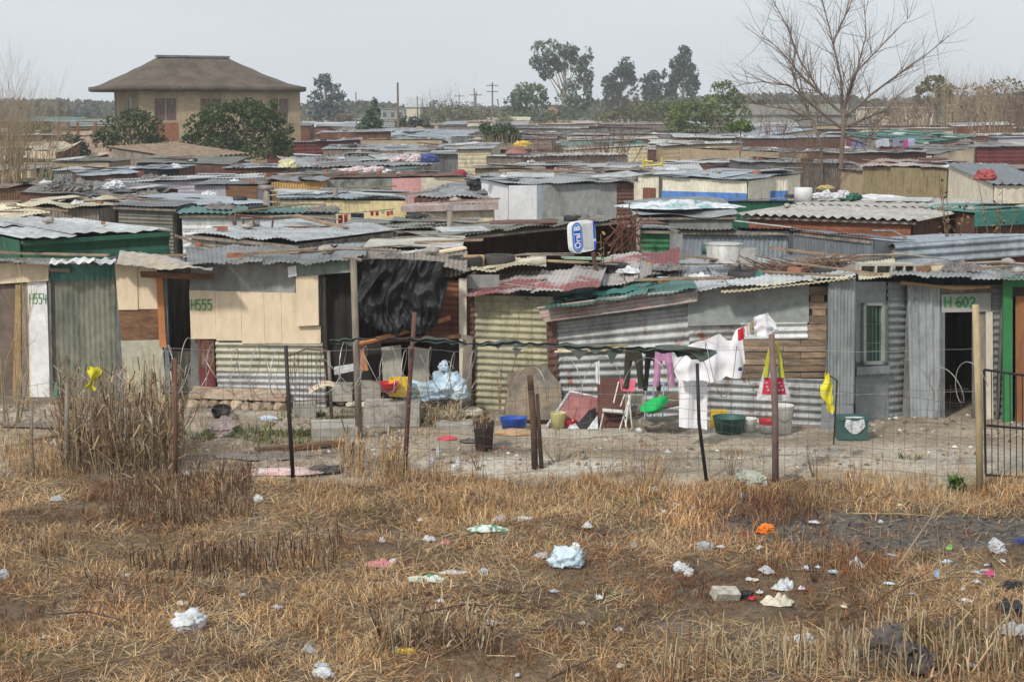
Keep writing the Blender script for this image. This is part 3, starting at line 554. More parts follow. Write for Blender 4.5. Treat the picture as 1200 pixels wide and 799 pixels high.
# far wood on the horizon
n=80000; u=rng.uniform(-1.4,1.4,n); xx=u*300; top=4.2+5.5*fbm(xx,0*xx,.02,3)+3.2*vn(xx,0*xx,.11,8)+1.2*(xx>20)
yy=rng.uniform(430,520,n); zz=top*rng.random(n)**.8; m=n
a=rng.normal(0,1,(m,3)); a/=np.linalg.norm(a,axis=1)[:,None]; b2=np.cross(a,rng.normal(0,1,(m,3))); b2/=np.linalg.norm(b2,axis=1)[:,None]
V=np.stack([xx,yy,zz],-1); s1=rng.uniform(1.2,3.2,(m,1)); Q=np.stack([V-a*s1/2,V+b2*s1/3,V+a*s1/2,V-b2*s1/3],1).reshape(-1,3)
mb=MB(); mb.v=[Q]; mb.n=len(Q); mb.f=(np.arange(m)[:,None]*4+np.arange(4)).tolist(); mb.c=[np.repeat(np.array(((.085,.092,.062)))*rng.uniform(.6,1.5,(m,1)),4,axis=0)]
o=mb.build('far_woodland',leaf_mat,loc=(0,470,0)); o['kind']='stuff'
# ------------------------------------------------------------------ thatched house
HA=R(25); ho=Vector((-25.2,105,0)); ea=Vector((math.cos(HA),math.sin(HA),0)); eb=Vector((-math.sin(HA),math.cos(HA),0))
def HP(a,b,z): return ho+ea*a+eb*b+Vector((0,0,z))
hs_=thing('thatched_house','two-storey tan house with a big dark hipped thatch roof','house',HP(5,4,0))
def hbox(mb,a0,a1,b0,b1,z0,z1): mb.slab([HP(a0,b0,z0),HP(a1,b0,z0),HP(a1,b1,z0),HP(a0,b1,z0)],.001) if False else mb.add([tuple(HP(a,b,z)) for a in(a0,a1) for b in(b0,b1) for z in(z0,z1)],[(0,1,3,2),(4,6,7,5),(0,4,5,1),(2,3,7,6),(0,2,6,4),(1,5,7,3)])
m=MB()
wins=[(1.0,2.6),(4.15,5.7),(9.0,10.5)]
a=0
for (w0,w1) in wins+[(11.3,11.3)]:
    hbox(m,a,w0,0,.3,0,6.7); 
    if w1>w0: hbox(m,w0,w1,0,.3,6.2,6.7); hbox(m,w0,w1,0,.3,0,4.55)
    a=w1
hbox(m,0,.3,.302,2.4,0,6.7); hbox(m,0,.3,3.8,8,0,6.7); hbox(m,0,.3,2.4,3.8,6.2,6.7); hbox(m,0,.3,2.4,3.8,0,4.5); hbox(m,.3,11.3,7.7,8,0,6.7); hbox(m,11.0,11.3,.302,7.698,0,6.7)
m.build('wall',plaster_t,hs_)
for (w0,w1) in wins:
    f=MB(); 
    for (x0,x1,z0,z1) in ((w0,w1,4.55,4.63),(w0,w1,6.12,6.2),(w0,w0+.08,4.63,6.12),(w1-.08,w1,4.63,6.12),((w0+w1)/2-.04,(w0+w1)/2+.04,4.63,6.12)): hbox(f,x0,x1,.08,.18,z0,z1)
    fo=f.build('window',flat('house_window_frame',(.4,.33,.25)),hs_); p=MB(); hbox(p,w0+.08,w1-.08,.12,.13,4.63,6.12); p.build('pane',mk('curtained_pane',(.2,.13,.12),(.1,.07,.07),rough=.3,streak=.9,scale=5),fo)
f=MB(); hbox(f,-.0,.1,2.4,2.5,4.5,6.2); hbox(f,0,.1,3.7,3.8,4.5,6.2); hbox(f,0,.1,2.5,3.7,6.1,6.2); hbox(f,0,.1,2.5,3.7,4.5,4.6); fo=f.build('window',flat('house_window_frame',0),hs_) if False else f.build('window',_mc['house_window_frame'],hs_)
p=MB(); hbox(p,.04,.06,2.5,3.7,4.6,6.1); p.build('pane',_mc['curtained_pane'],fo)
f=MB(); hbox(f,1.0,2.6,-.03,-.002,3.3,4.5); f.build('brick_panel',brick,hs_)
f=MB()
for (aa,bb) in ((-1.5,.3),): hbox(f,aa-.07,aa+.07,bb-.07,bb+.07,0,6.62)
f.build('veranda_post',flat('post_dark',(.1,.09,.08)),hs_)
# roof loft
def ring(t,z):
    ra,rb=(2.2,7.2),(4,4); e=(-2.1,12.0,-.8,8.9); q=[]
    a0=e[0]*(1-t)+ra[0]*t; a1=e[1]*(1-t)+ra[1]*t; b0=e[2]*(1-t)+4*t-.12*t; b1=e[3]*(1-t)+4*t+.12*t; rc=1.7*(1-t)+.12
    for (cx,cy,s) in ((a1-rc,b0+rc,-90),(a1-rc,b1-rc,0),(a0+rc,b1-rc,90),(a0+rc,b0+rc,180)):
        for k in range(5): an=R(s+k*22.5); q.append((cx+rc*math.cos(an),cy+rc*math.sin(an)))
    Q=[]
    for i in range(len(q)):
        A,B=q[i],q[(i+1)%len(q)]
        for s in range(4): f=s/4; Q.append(HP(A[0]*(1-f)+B[0]*f,A[1]*(1-f)+B[1]*f,z))
    return Q
m=MB(); V=[];prof=[(0.03,6.62),(0,6.68),(0,6.95)]+[(t,6.92+2.15*(t**1.28)) for t in np.linspace(.05,1,16)]
rings=[ring(t,z) for t,z in prof]; k=len(rings[0])
for i,rg in enumerate(rings):
    for q in rg: V.append((q.x,q.y,q.z+(mnoise.noise(q*1.1)*.07 if i>2 else 0)))
F=[(i*k+j,i*k+(j+1)%k,(i+1)*k+(j+1)%k,(i+1)*k+j) for i in range(len(rings)-1) for j in range(k)]+[tuple(range(k-1,-1,-1)),tuple((len(rings)-1)*k+j for j in range(k))]
m.add(V,F); ro=m.build('roof',thatch,hs_,smooth=True)
m=MB(); hbox(m,2.1,7.3,3.65,4.35,9.02,9.16); m.build('ridge_cap',mk('ridge_cement',(.2,.2,.19)),ro)
# railing beside the house
t=thing('wooden_railing','brown wooden railing and rubble bank beside the thatched house','railing',P(95,165,100)); tz=t.location.z
m=MB(); 
for u in (69,80,91,112): p=P(u,150,100); m.box((p.x,100,p.z-.45),(.16,.12,1.7))
m.build('post',wood_b,t); m=MB(); 
for v in (152,): a_,b_=P(67,v,100),P(122,v-1,100); m.tube([a_,b_],.07,n=5)
for v in (160,): a_,b_=P(67,v,100),P(122,v-1,100); m.tube([a_,b_],.05,n=5)
m.build('rail',wood_b,t)
m=MB(); a_,b_=P(68,157,103),P(132,154,103); m.slab([(a_.x,103,0),(b_.x,103,0),(b_.x,103,b_.z+.2),(a_.x,103,a_.z)],.4); tag(m.build('rubble_wall',mk('reddish_rubble',(.38,.24,.18),(.5,.42,.36),scale=4,rough=1)),'reddish rubble wall behind the wooden railing','wall')
# ------------------------------------------------------------------ poles and far buildings
def pole(u,v0,d,label,arms=0,r=.12,lean=0):
    p=P(u,v0,d); t=thing('utility_pole',label,'pole',(p.x,p.y,0)); m=MB(); m.tube([(p.x,p.y,-.1),(p.x+lean,p.y,p.z)],[r,r*.75],n=6); m.build('shaft',bark,t)
    if arms: 
        m=MB()
        for i in range(arms): m.box((p.x+lean*.95,p.y-r,p.z-.5-i*1.0),(2.0,.12,.14))
        m.build('crossarm',bark,t)
pole(466,97,140,'tall dark pole between the conifer and the double utility pole',r=.13)
pole(577,97,260,'utility pole with two crossarms near the tall gum tree',2,.18)
pole(554,108,260,'first pole of the leaning double utility pole',1,.16,.6)
pole(559,104,262,'second pole of the leaning double utility pole',0,.16,-.5)
pole(538,110,330,'thin faint pole standing before the double utility pole',1,.14)
pole(417,108,170,'thin pole above the peaked dark roof next to the hazy gum tree',0,.08)
pole(489,113,300,'faint short pole behind the dark low bush',0,.15)
pole(592,116,240,'slanting thin pole next to the rounded lower tree',0,.14,-1.2)
def farbld(u0,v0,u1,d,label,mat,roofmat=None,dep=8,name='far_building',rise=0,win=0):
    a_,b_=P(u0,v0,d),P(u1,v0,d); t=thing(name,label,'building',((a_.x+b_.x)/2,d,0)); m=MB(); cx=(a_.x+b_.x)/2; w_=b_.x-a_.x
    m.box((cx,d+dep/2,a_.z/2),(w_,dep,a_.z)); m.build('wall',mat,t)
    rm=MB(); 
    if rise: rm.add([(a_.x-.3,d-.3,a_.z+.02),(b_.x+.3,d-.3,a_.z+.02),(b_.x+.3,d+dep+.3,a_.z+.02),(a_.x-.3,d+dep+.3,a_.z+.02),(a_.x-.3,d+dep/2,a_.z+rise),(b_.x+.3,d+dep/2,a_.z+rise)],[(0,1,5,4),(2,3,4,5),(0,4,3),(1,2,5),(0,3,2,1)])
    else: rm.box((cx,d+dep/2,a_.z+.08),(w_+.4,dep+.4,.14))
    rm.build('roof',roofmat or galv,t)
    for i in range(win):
        f=MB(); x=a_.x+w_*(i+.5)/win; f.box((x,d-.02,a_.z-1.2),(w_/win*.4,.06,1.0)); f.build('window',glass,t)
farbld(1020,127,1094,190,'long low cream building behind the laundry and green roof',plaster_c,plaster_c,win=0)
farbld(446,128,474,330,'pale grey block far behind the conifer',plaster_g,plaster_g,win=3)
farbld(476,126,492,300,'small white gabled building behind the dark low bush',plaster_c,galv_l,rise=2)
farbld(548,143,577,210,'small white far building behind the tan reeds',plaster_c,rust_p)
farbld(850,135,1000,165,'long shed with grey-green roof behind the big bare tree',plaster_g,greygreen,dep=10,rise=1.2)
farbld(930,139,1015,215,'pale far shed between the big tree and the cream building',plaster_c,galv_b,dep=10)
farbld(675,148,730,240,'far flat building with pinkish roof under the tall gum tree',plaster_c,rust_p,dep=14,rise=.8)
farbld(345,152,395,160,'low tan building just past the thatched house corner',plaster_t,wood_g,dep=8)
farbld(1112,131,1200,210,'long brownish building behind the bare trees above the maroon shack',greygreen,galv,dep=10)
farbld(642,124,660,330,'orange-red house glimpsed behind the tallest gum tree trunk',flat('orange_wall',(.36,.2,.14)),rusty,dep=8)
# tan scalloped wall
m=MB(); a_,b_=P(470,160,150),P(514,160,150); top=[P(u,v,150) for u,v in ((514,148),(510,147),(508,152),(500,153),(495,149),(489,148),(485,153),(480,153),(478,150),(470,149))]
m.slab([(a_.x,150,0),(b_.x,150,0)]+[(q.x,150,q.z) for q in top],.5); tag(m.build('scalloped_wall',plaster_t),'tan wall with a scalloped top behind the light blue roof','wall')
# ------------------------------------------------------------------ generic shack behind the front row
SHACKS={}
ivory=metal('ivory_painted_iron',(.76,.73,.6),(.68,.64,.52),rust=.06,metal=0,grime=.1,isl=.05)
clean_white=mk('clean_white_panel',(.8,.81,.82),(.72,.73,.75),rough=.6,isl=.05,var=.05,grime=.1)
ROOFQ={}     # key -> function (s,t)-> point on the roof
def shack(key,label,xl,yl,d1,xr,yr,d2,wall,roof,dep=4,rise=.3,over=.15,wax='v',rax='v',per=.1,amp=.012,group=None,sheets=None,sag=.013,side=None,cat='shack',name='shack',roofback=None,door=None,window=None,panels=(),wamp=.013,riser=None,fascia=None,wall_h=0,rows=4,ribfascia=0):
    A=P(xl,yl,d1); B=P(xr,yr,d2)
    u=Vector((B.x-A.x,B.y-A.y,0)); wid=u.length; u.normalize(); n=Vector((-u.y,u.x,0))
    rl=rise; rr=rise if riser is None else riser
    D=A+n*dep+Vector((0,0,rl)); C=B+n*dep+Vector((0,0,rr))
    base=(A+B+C+D)/4; t=thing(name,label,cat,(base.x,base.y,0),group); t['wid']=wid
    def rq(s,q): # s along the front 0..1, q to the back 0..1
        a=A.lerp(B,s); b=D.lerp(C,s); return a.lerp(b,q)
    ROOFQ[key]=(rq,u,n); SHACKS[key]=t
    def wp(s,q,z):   # inset wall point
        p=rq(s,q); p=p+u*(over*(1-2*s))+n*(over*(1-2*q)); p.z=z; return p
    def topz(s,q): return rq(s,q).z-.05
    ns=sheets or max(1,int(wid/1.1)); far=d1>70
    seg=4 if not far else 3
    m=MB()
    for i in range(ns):
        s0,s1=i/ns,(i+1)/ns; ov=.04/wid if i<ns-1 else 0
        dz=.02*(i%2)+random.uniform(0,.012); sh=n*random.uniform(-.12,.12) if ns>1 else Vector((0,0,0))
        a,b,c,d=rq(s0,0),rq(min(1,s1+ov),0),rq(min(1,s1+ov),1),rq(s0,1); zz=Vector((0,0,dz))
        if random.random()<.5 and dep>3: # two sheets along the run
            mid0,mid1=rq(s0,.52),rq(min(1,s1+ov),.52); z2=Vector((0,0,.03))
            m.sheet(a+sh+zz,b+sh+zz,mid1+zz,mid0+zz,per,amp,rax,rows,seg,sag=sag,seed=i)
            m.sheet(mid0-n*.15+zz+z2,mid1-n*.15+zz+z2,c+zz+z2,d+zz+z2,per,amp,rax,rows,seg,sag=sag,seed=i+9)
        else: m.sheet(a+sh+zz,b+sh+zz,c+sh+zz,d+sh+zz,per,amp,rax,rows,seg,sag=sag,seed=i)
    m.build('roof',roof,t,smooth=not far)
    # rafters under the eave
    if d1<45:
        for i in range(3):
            m=MB(); m.slab([rq(0.02,.02+.46*i)+Vector((0,0,-.06)),rq(.98,.02+.46*i)+Vector((0,0,-.06)),rq(.98,.02+.46*i)+Vector((0,0,-.12)),rq(.02,.02+.46*i)+Vector((0,0,-.12))],.05); m.build('rafter',wood_g,t)
    # walls
    if isinstance(wall,tuple): segs=list(wall)
    else: segs=[(0,1,wall,wax)]
    for i,(s0,s1,mt,ax) in enumerate(segs):
        m=MB(); a,b=wp(s0,0,-.05),wp(s1,0,-.05); c,d=wp(s1,0,topz(s1,0)),wp(s0,0,topz(s0,0))
        if door and s0<=door[0]<s1 and len(segs)==1:
            x0,x1,dh=door; 
            for (p0,p1,z0) in ((0,x0,-.05),(x1,1,-.05),(x0,x1,dh)):
                a,b=wp(p0,0,z0),wp(p1,0,z0); c,d=wp(p1,0,topz(p1,0)),wp(p0,0,topz(p0,0))
                if ax: m.sheet(a,b,c,d,per,wamp,ax,2,4)
                else: m.slab([a,b,c,d],.03)
        elif ax: m.sheet(a,b,c,d,per,wamp,ax,3 if ax=='v' else 3,seg,sag=.008 if not far else 0)
        else: m.slab([a,b,c,d],.03)
        m.build('wall' if i==0 else 'wall_panel',mt,t)
    m=MB(); sm=side or (wall if not isinstance(wall,tuple) else segs[0][2])
    for (s0,q0,s1,q1) in ((0,0,0,1),(1,0,1,1),(0,1,1,1)):
        e0=.02 if q0==0 else 0
        a,b=wp(s0,q0+e0,-.05),wp(s1,q1,-.05); c,d=wp(s1,q1,topz(s1,q1)),wp(s0,q0+e0,topz(s0,q0))
        m.slab([a,b,c,d],.03)
    m.build('side_wall',sm,t)
    for (s0,s1,z0,z1,mt,nm) in panels:
        m=MB(); m.slab([wp(s0,0,z0)-n*.04,wp(s1,0,z0)-n*.04,wp(s1,0,z1)-n*.04,wp(s0,0,z1)-n*.04],.02); m.build(nm,mt,t)
    if fascia:
        m=MB(); h=fascia[1]; m.slab([rq(0,0)-n*.03+Vector((0,0,-h)),rq(1,0)-n*.03+Vector((0,0,-h)),rq(1,0)-n*.03+Vector((0,0,.03)),rq(0,0)-n*.03+Vector((0,0,.03))],.03); m.build('fascia',fascia[0],t)
    if ribfascia:
        m=MB(); h=ribfascia; o_=Vector((0,0,0)); m.sheet(rq(0,0)-n*.06-Vector((0,0,h)),rq(1,0)-n*.06-Vector((0,0,h)),rq(1,0)-n*.02,rq(0,0)-n*.02,.16,.028,'h',3,8,sag=.006); m.build('ribbed_edge',roof,t,smooth=True)
    if window:
        s0,s1,z0,z1=window; m=MB()
        for (p0,p1,w0,w1) in ((s0,s1,z0,z0+.06),(s0,s1,z1-.06,z1),(s0,s0+.02,z0,z1),(s1-.02,s1,z0,z1)): m.slab([wp(p0,0,w0)-n*.05,wp(p1,0,w0)-n*.05,wp(p1,0,w1)-n*.05,wp(p0,0,w1)-n*.05],.04)
        f=m.build('window_frame',wood_g,t); m=MB(); m.slab([wp(s0,0,z0)-n*.035,wp(s1,0,z0)-n*.035,wp(s1,0,z1)-n*.035,wp(s0,0,z1)-n*.035],.01); m.build('pane',glass,f)
    return t
S=shack
# ---- row directly behind the front row
S('green','dark green ribbed shack under a wide pale roof',24,280,32,202,269,34.2,green_c,galv_l,dep=5.2,rise=0.12,per=.38,amp=.02,wamp=.04,wax='h',rax='v',over=.05,sheets=3,sag=.015,riser=0,side=green_c)
S('brownbox','low shack of mixed grey boards beside the dark green ribbed wall',212,272,31.5,345,285,30.2,((0,.25,wood_g,'h'),(.25,1,greygreen,'h')),galv_l,dep=4.2,rise=0,per=.1,sag=.03)
S('leftpale','low roof of pale planks at the edge behind the green shack',-40,262,37,60,250,38,wood_g,cream_c,dep=5,rise=0)
S('whiterib','shack with a white ribbed wall below a teal roof',206,250,40,398,250,40.5,white_c,teal_c,dep=3.0,rise=0,wax='h',per=.16,amp=.02)
S('net','grey shack draped with green net beside the white ribbed wall',130,240,41,207,243,41,greygreen,galv_d,dep=3,rise=0,wax='h')
S('lightblue','dark walled shack with a long light blue-grey roof',218,240,44,330,239,45.5,galv_d,galv_b,dep=6,rise=0.02,sag=.02)
S('yellow','pale yellow iron shack with washing hung in front',322,233,46,482,234,46.5,((0,.36,cream_c,'h'),(.36,1,yellow_c,None)),galv_b,dep=5,rise=0.03,sag=.02,per=.16,wamp=.02)
S('beige','beige ribbed shack with a pinkish fascia',470,243,44.5,584,240,44.5,cream_c,rust_p,dep=2.2,rise=0,wax='h',per=.16,fascia=(rust_p,.14))
S('brownlow','low shack with a brown wall under a thin green plank roof',395,268,38,560,268,38,rust_d,greygreen,dep=3.5,rise=0)
S('midmess','low patched pale roof behind the cream panel shack',215,292,30.8,420,290,30.8,wood_g,galv_l,dep=3.4,rise=0.0,sag=.04)
S('midmess2','patched whitish roof behind the black plastic sheet',425,290,31,540,292,31,wood_g,asb,dep=3.0,rise=0.0,sag=.03,rax='h')
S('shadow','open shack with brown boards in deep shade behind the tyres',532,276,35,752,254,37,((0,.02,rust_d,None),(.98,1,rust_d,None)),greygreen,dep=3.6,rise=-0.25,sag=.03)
S('greywall','shack with a tall dark grey painted wall behind a white door',592,216,48,750,213,49,((0,.22,clean_white,None),(.22,.27,galv_b,None),(.27,.86,plaster_g,None),(.86,1,rust_d,'h')),galv,dep=6,rise=0.05,sag=.03,per=.12,riser=.1)
S('tarp','whitewashed shack roofed with a crumpled blue and teal tarpaulin',742,253,40,866,252,40,((0,.32,blackp,None),(.32,1,plaster_g,None)),galv,dep=3.6,rise=0.22,amp=.0,sag=0.05,rows=10,sheets=1)  # black front segment stands in for the shade inside an opening
S('greenwall','small shack with a bright green ribbed wall behind the dry bush',738,267,34.5,793,268,34.5,green_b,galv_d,dep=2.5,rise=-0.1,wax='h',per=.13)
S('ribbed','pale grey ribbed shack with a darker end wall behind the wash tubs',791,268,34.5,929,269,33.5,galv_b,slate_c,dep=1.8,rise=-0.32,per=.1,amp=.014,wamp=.02)
S('ribbed_shade_side','pale ribbed shack side coloured dark for shade next to the wash tubs',928,269,33.4,1023,279,30.6,slate_c,slate_c,dep=1.1,rise=-.1,per=.12,wamp=.015,over=.03)  # side face turned from the sun, its shade put into the slate colour
S('asbestos','red-brown board shack under a wide wavy asbestos roof',862,251,38.4,1076,258,35.8,redwood,asb,dep=7,rise=0.1,per=.25,amp=.035,sag=.0,side=rust_d,sheets=1,riser=0.1,over=.25,wax='h',wamp=.006)
S('bluewhite','cream shack with a blue painted band round its foot',770,206,56,878,211,54,ivory,galv_b,dep=5,rise=0.1,per=.12,panels=((0,1,-.05,2.28,blue_c,'painted_band'),),sag=.02)
S('bluewhite2','lean-to of the blue banded shack with a curled roof edge',879,207,55.5,930,205,56,ivory,galv_b,dep=4,rise=0.1,per=.12,panels=((0,1,-.05,2.28,blue_c,'painted_band'),),sag=.04)
S('paledoor','pale shack with a brown door next to the blue banded shack',742,204,57,775,205,56.5,ivory,galv,dep=4,rise=0.05,panels=((.25,.85,0,2.35,rusty,'door'),))
S('greenlow','low dark green wall with a thin roof in front of the blue band',846,234,48,932,234,47,green_c,galv_d,dep=1.5,rise=-0.05)
S('roomtan','plain tan plastered room above the blue banded shack',797,173,92,913,178,90,plaster_t,galv_d,dep=6,rise=-.2,over=.0,name='plastered_room',cat='building')
S('olive','olive plastered shack with a pinkish peeling roof',1006,194,64,1114,197,62.5,olive,rust_p,dep=5,rise=0.12,over=.15,sag=.02,per=.16)
S('oliveside','grey-green lean-to joined to the olive plastered shack',1113,198,62.4,1160,196,63,greygreen,galv_l,dep=4,rise=0.1)
S('curlroof','dark maroon shack under a shiny roof with lengthwise ribs',1048,287,30.5,1215,275,31.3,((0,.42,plaster_t,None),(.42,1,maroon_c,'h')),galv_b,dep=4.0,rise=-0.3,rax='h',per=.3,amp=.02,sag=0,sheets=1,over=.12,ribfascia=.42)
S('tealcanopy','shack at the edge of the picture with a faded teal canopy',1142,250,37,1230,246,37.5,rust_d,teal_c,dep=3,rise=0,fascia=(tealf,.32))
S('bluegreen','roof of blue-grey ribs rising at the edge past the olive shack',1162,216,54,1235,217,54,plaster_c,slate_c,dep=6,rise=0.55,per=.3,amp=.03,sag=0,sheets=1)
S('maroon','maroon ribbed shack under a cluttered flat roof near the edge',1143,172,94,1205,172,94,maroon_c,galv_d,dep=5,rise=.1,wax='h',per=.25)
S('darkgreenroof','shack with a broad dark green roof beside the cream building',1082,168,104,1146,160,112,wood_g,teal_c,dep=6,rise=.5,riser=.4)
S('creamgable','cream board shack under a slanting thin roof next to the maroon shack',1096,181,84,1146,172,90,cream_p,galv_d,dep=4,rise=.1)
S('cliffgrey','long dark grey shack wall behind the big bare tree',865,190,74,1008,192,74,galv_d,galv,dep=4,rise=0.05,sheets=7)
S('laundry','brown shack under the heap of washing beside the big bare tree',985,180,82,1090,178,83,rust_d,galv,dep=5,rise=0.05)
S('creamscallop','small cream shack with a scalloped roof edge above the tan room',813,159,126,878,163,120,cream_c,galv_b,dep=7,rise=.7,per=.35,amp=.03)
S('pink','long low shack of mossy boards with one pink panel',353,210,60,546,206,61,((0,.55,mossy,None),(.55,.73,pink_w,None),(.73,1,plaster_c,None)),rust_d,dep=4,rise=0,over=.05)
S('biggrey','wide roof of grey ribbed iron below the pink panel',478,230,51,594,233,50,rust_d,galv,dep=5.6,rise=0.32,per=.17,amp=.025,sag=.03)
S('ochre','ochre board shack with a dark crooked roof',314,212,58,388,211,58.5,orange_w,galv_d,dep=3.6,rise=0.05,sag=.05)
S('redbrown','red-brown ribbed shack under a thin grey roof',258,197,71,337,197,71,rusty,galv_b,dep=4.5,rise=0.03,wax='h',per=.2,wamp=.025)
S('lilac','lilac board shack with a brown end under a flat dark roof',222,216,56,305,217,56,((0,.5,lilac_w,None),(.5,1,wood_b,None)),galv_d,dep=4,rise=0.0)
S('bigribs','long grey ribbed roof with clutter along its back edge',346,197,75,512,193,77,galv_d,galv,dep=6.5,rise=0.36,per=.24,amp=.03,sag=.03)
S('darkblue','low shack with a sagging blue-grey roof among dark boards',96,207,66,165,203,67,rust_d,galv_b,dep=4,rise=0.1)
S('blackred','shack with a black side and dull red wall under a grey sheet',124,199,71,212,198,71,((0,.5,rust_d,None),(.5,1,blackp,None)),galv_b,dep=4,rise=0.03)
S('sagdark','dark sagging bituminous roof beside the white sack',112,232,51,216,220,54,rust_d,galv_d,dep=4.5,rise=0.12,sag=.07)
S('pinkblue','low roof of faded blue and pink sheets above the green net',100,236,47,212,238,46.5,rust_d,rust_p,dep=3.5,rise=0.02,sag=.05)
S('brownleft','low brown plank roofed shack at the left edge',-30,222,59,62,216,60,wood_b,roof_brn,dep=5,rise=0.0,sag=.04)
S('creamleft','small cream walled shack by the bare willows',-20,199,72,38,199,72,cream_c,galv_l,dep=3.5,rise=0.05)
S('greenleft','tiny bright green shack between two cream ones',38,198,73,58,198,73,green_b,galv_d,dep=3,rise=0)
S('creamleft2','pale shack with a dark roof next to the tiny green one',58,200,71,100,199,71,plaster_g,galv_l,dep=3.5,rise=0.05)
S('hut','flat topped hut with shaggy pale roof and red wall under the bare willow',30,178,78,65,178,78,((0,.7,rusty,None),(.7,1,white_c,None)),cream_c,dep=5,rise=.4,fascia=(cream_p,.35),sag=.08)
S('boards','pale board roof in front of the brown plank roofed shack',10,240,45,120,243,45,wood_g,cream_c,dep=4,rise=0,sag=.05)
S('tan_mid','low tan board shack beside the reddish bush',553,197,70,640,198,70,((0,.8,plaster_t,None),(.8,1,rusty,None)),roof_brn,dep=4.5,rise=-0.05)
S('redmid','brown-red shack with a long white edged roof',610,184,85,740,181,88,roof_brn,galv_l,dep=5,rise=-0.05,per=.3,amp=.03)
S('brown2','long brown fronted shack behind the dark grey painted wall',620,204,63,770,199,66,rust_p,roof_brn,dep=4,rise=-0.1)
S('bluepeak','light blue roof below a dark peaked one',412,170,128,528,172,126,plaster_t,galv_b,dep=9,rise=1.25,sheets=3)
S('darkpeak','shack under a dark peaked tarred roof behind the light blue one',385,162,150,512,163,148,blackp,galv_d,dep=5,rise=1.0,over=.3,sheets=3)
S('leftmid','shack with a wide grey roof below the conifer',340,178,110,420,176,112,lilac_w,galv_l,dep=6,rise=0.2)
S('woodshelter','roofless frame of pale rafters in front of the dark bush',215,186,84,292,180,90,wood_g,wood_p,dep=5,rise=.6,rax='v',per=.5,amp=.06,sheets=1,sag=0)
S('greywing','pale grey ribbed shack wall right below the pale rafters',223,192,80,285,190,80,galv,galv_l,dep=3,rise=0.0,wax='v')
# ---- far rows, one individual shack each
LM=[(-60,60,'by the bare willows'),(60,130,'below the wooden railing'),(130,215,'below the small house bush'),(215,345,'below the large house bush'),(345,425,'below the hazy gum tree'),(425,500,'below the conifer'),(500,600,'below the utility poles'),(600,700,'below the tallest gum tree'),(700,775,'below the first dark gum tree'),(775,880,'below the leafy light green tree'),(880,960,'just before the big bare tree'),(960,1050,'behind the big bare tree'),(1050,1120,'below the cream building'),(1120,1290,'below the bare trees at the edge')]
WL=[(rust_d,'dark rusty'),(wood_g,'grey wooden'),(cream_c,'cream'),(plaster_t,'tan'),(roof_brn,'brown'),(galv_d,'dark iron'),(lilac_w,'lilac'),(rusty,'rust red'),(plaster_c,'whitish'),(maroon_c,'maroon'),(teal_c,'teal'),(orange_w,'ochre')]
RF=[(galv,'grey'),(galv_l,'pale'),(galv_b,'light blue'),(galv_d,'blackened'),(roof_brn,'brown'),(asb,'whitish'),(rust_p,'pinkish'),(greygreen,'mossy'),(rusty,'rusty'),(teal_c,'teal'),(cream_c,'cream')]
used=set(); FARK=[]
occ=[(xl,xr,d) for (xl,xr,d) in ((797,913,91),(1006,1114,63),(770,930,55),(850,1000,165),(446,474,330),(340,420,111),(412,528,127),(385,512,149),(813,878,123),(1082,1146,108),(1143,1205,94),(675,730,240),(610,740,86),(346,512,76),(258,337,71),(1020,1094,190),(548,577,210),(553,640,70),(470,514,150),(0,120,71),(985,1090,82),(865,1008,74),(240,345,96),(215,290,84),(124,212,71))]
def overl(a,b,d,dd=5.5): return any(a<o[1]-3 and b>o[0]+3 and abs(d-o[2])<dd for o in occ)
r2=random.Random(5)
for d in (50,56.5,63,70,77,84,91,98,104,110.5,117,124,131.5,140,149,159,170,183,198,216,240,270,310):
    u=-60+r2.uniform(0,40)
    while u<1245:
        wpx=r2.uniform(3.2,6.0)*(1+d/260)*1800/d; u1=u+wpx; dd=d+r2.uniform(-1.5,1.5)
        if not overl(u,u1,dd,5.0 if d<100 else 4.0) and not (110<u+wpx/2<340 and 90<d<125) and not(d<57):
            h=r2.uniform(2.05,2.65)*(1+max(0,d-100)/900)+float(rise_far(d))*.9; v=(lambda p:p)(0)
            # picture row of a point at height h, depth dd (camera pitched)
            k=(h-CH)/dd; zz=(k*CPI+SPI)/(CPI-k*SPI); v=399.5-zz*F_
            lm=[q[2] for q in LM if q[0]<=u+wpx/2<q[1]] or ['below the bare trees at the edge']
            for tr in range(60):
                wm,wn=r2.choice([WL[i] for i in (0,0,1,1,4,4,5,5,7,7,9,6,2,3)] if r2.random()<.8 else WL); rm,rn=r2.choice([RF[i] for i in (0,0,1,1,1,2,3,4,5,5,6,7,8,9,10)]); key=(wn,rn,lm[0],d<100,d<150)
                if key not in used: break
            used.add(key); dist='' if d<100 else 'far ' if d<150 else 'distant '
            kk='far%d'%len(FARK); FARK.append((kk,d))
            S(kk,f'{dist}{wn} shack with a {rn} roof {lm[0]}',u,v,dd,u1,v+r2.uniform(-1,1)*.28*1800/dd,dd+r2.uniform(-.8,.8),wm,rm,dep=r2.uniform(3.6,5.2) if d<150 else 7,rise=r2.choice([-.15,0,0,.1,.25])*(1 if d<150 else 2),per=.24 if d>85 else .15,amp=.018,sheets=2 if d>90 else 3,wax=r2.choice(['v','h',None]),group='shacks packed behind the front rows',rows=3)
        u=u1+r2.uniform(.15,1.1)*1800/d
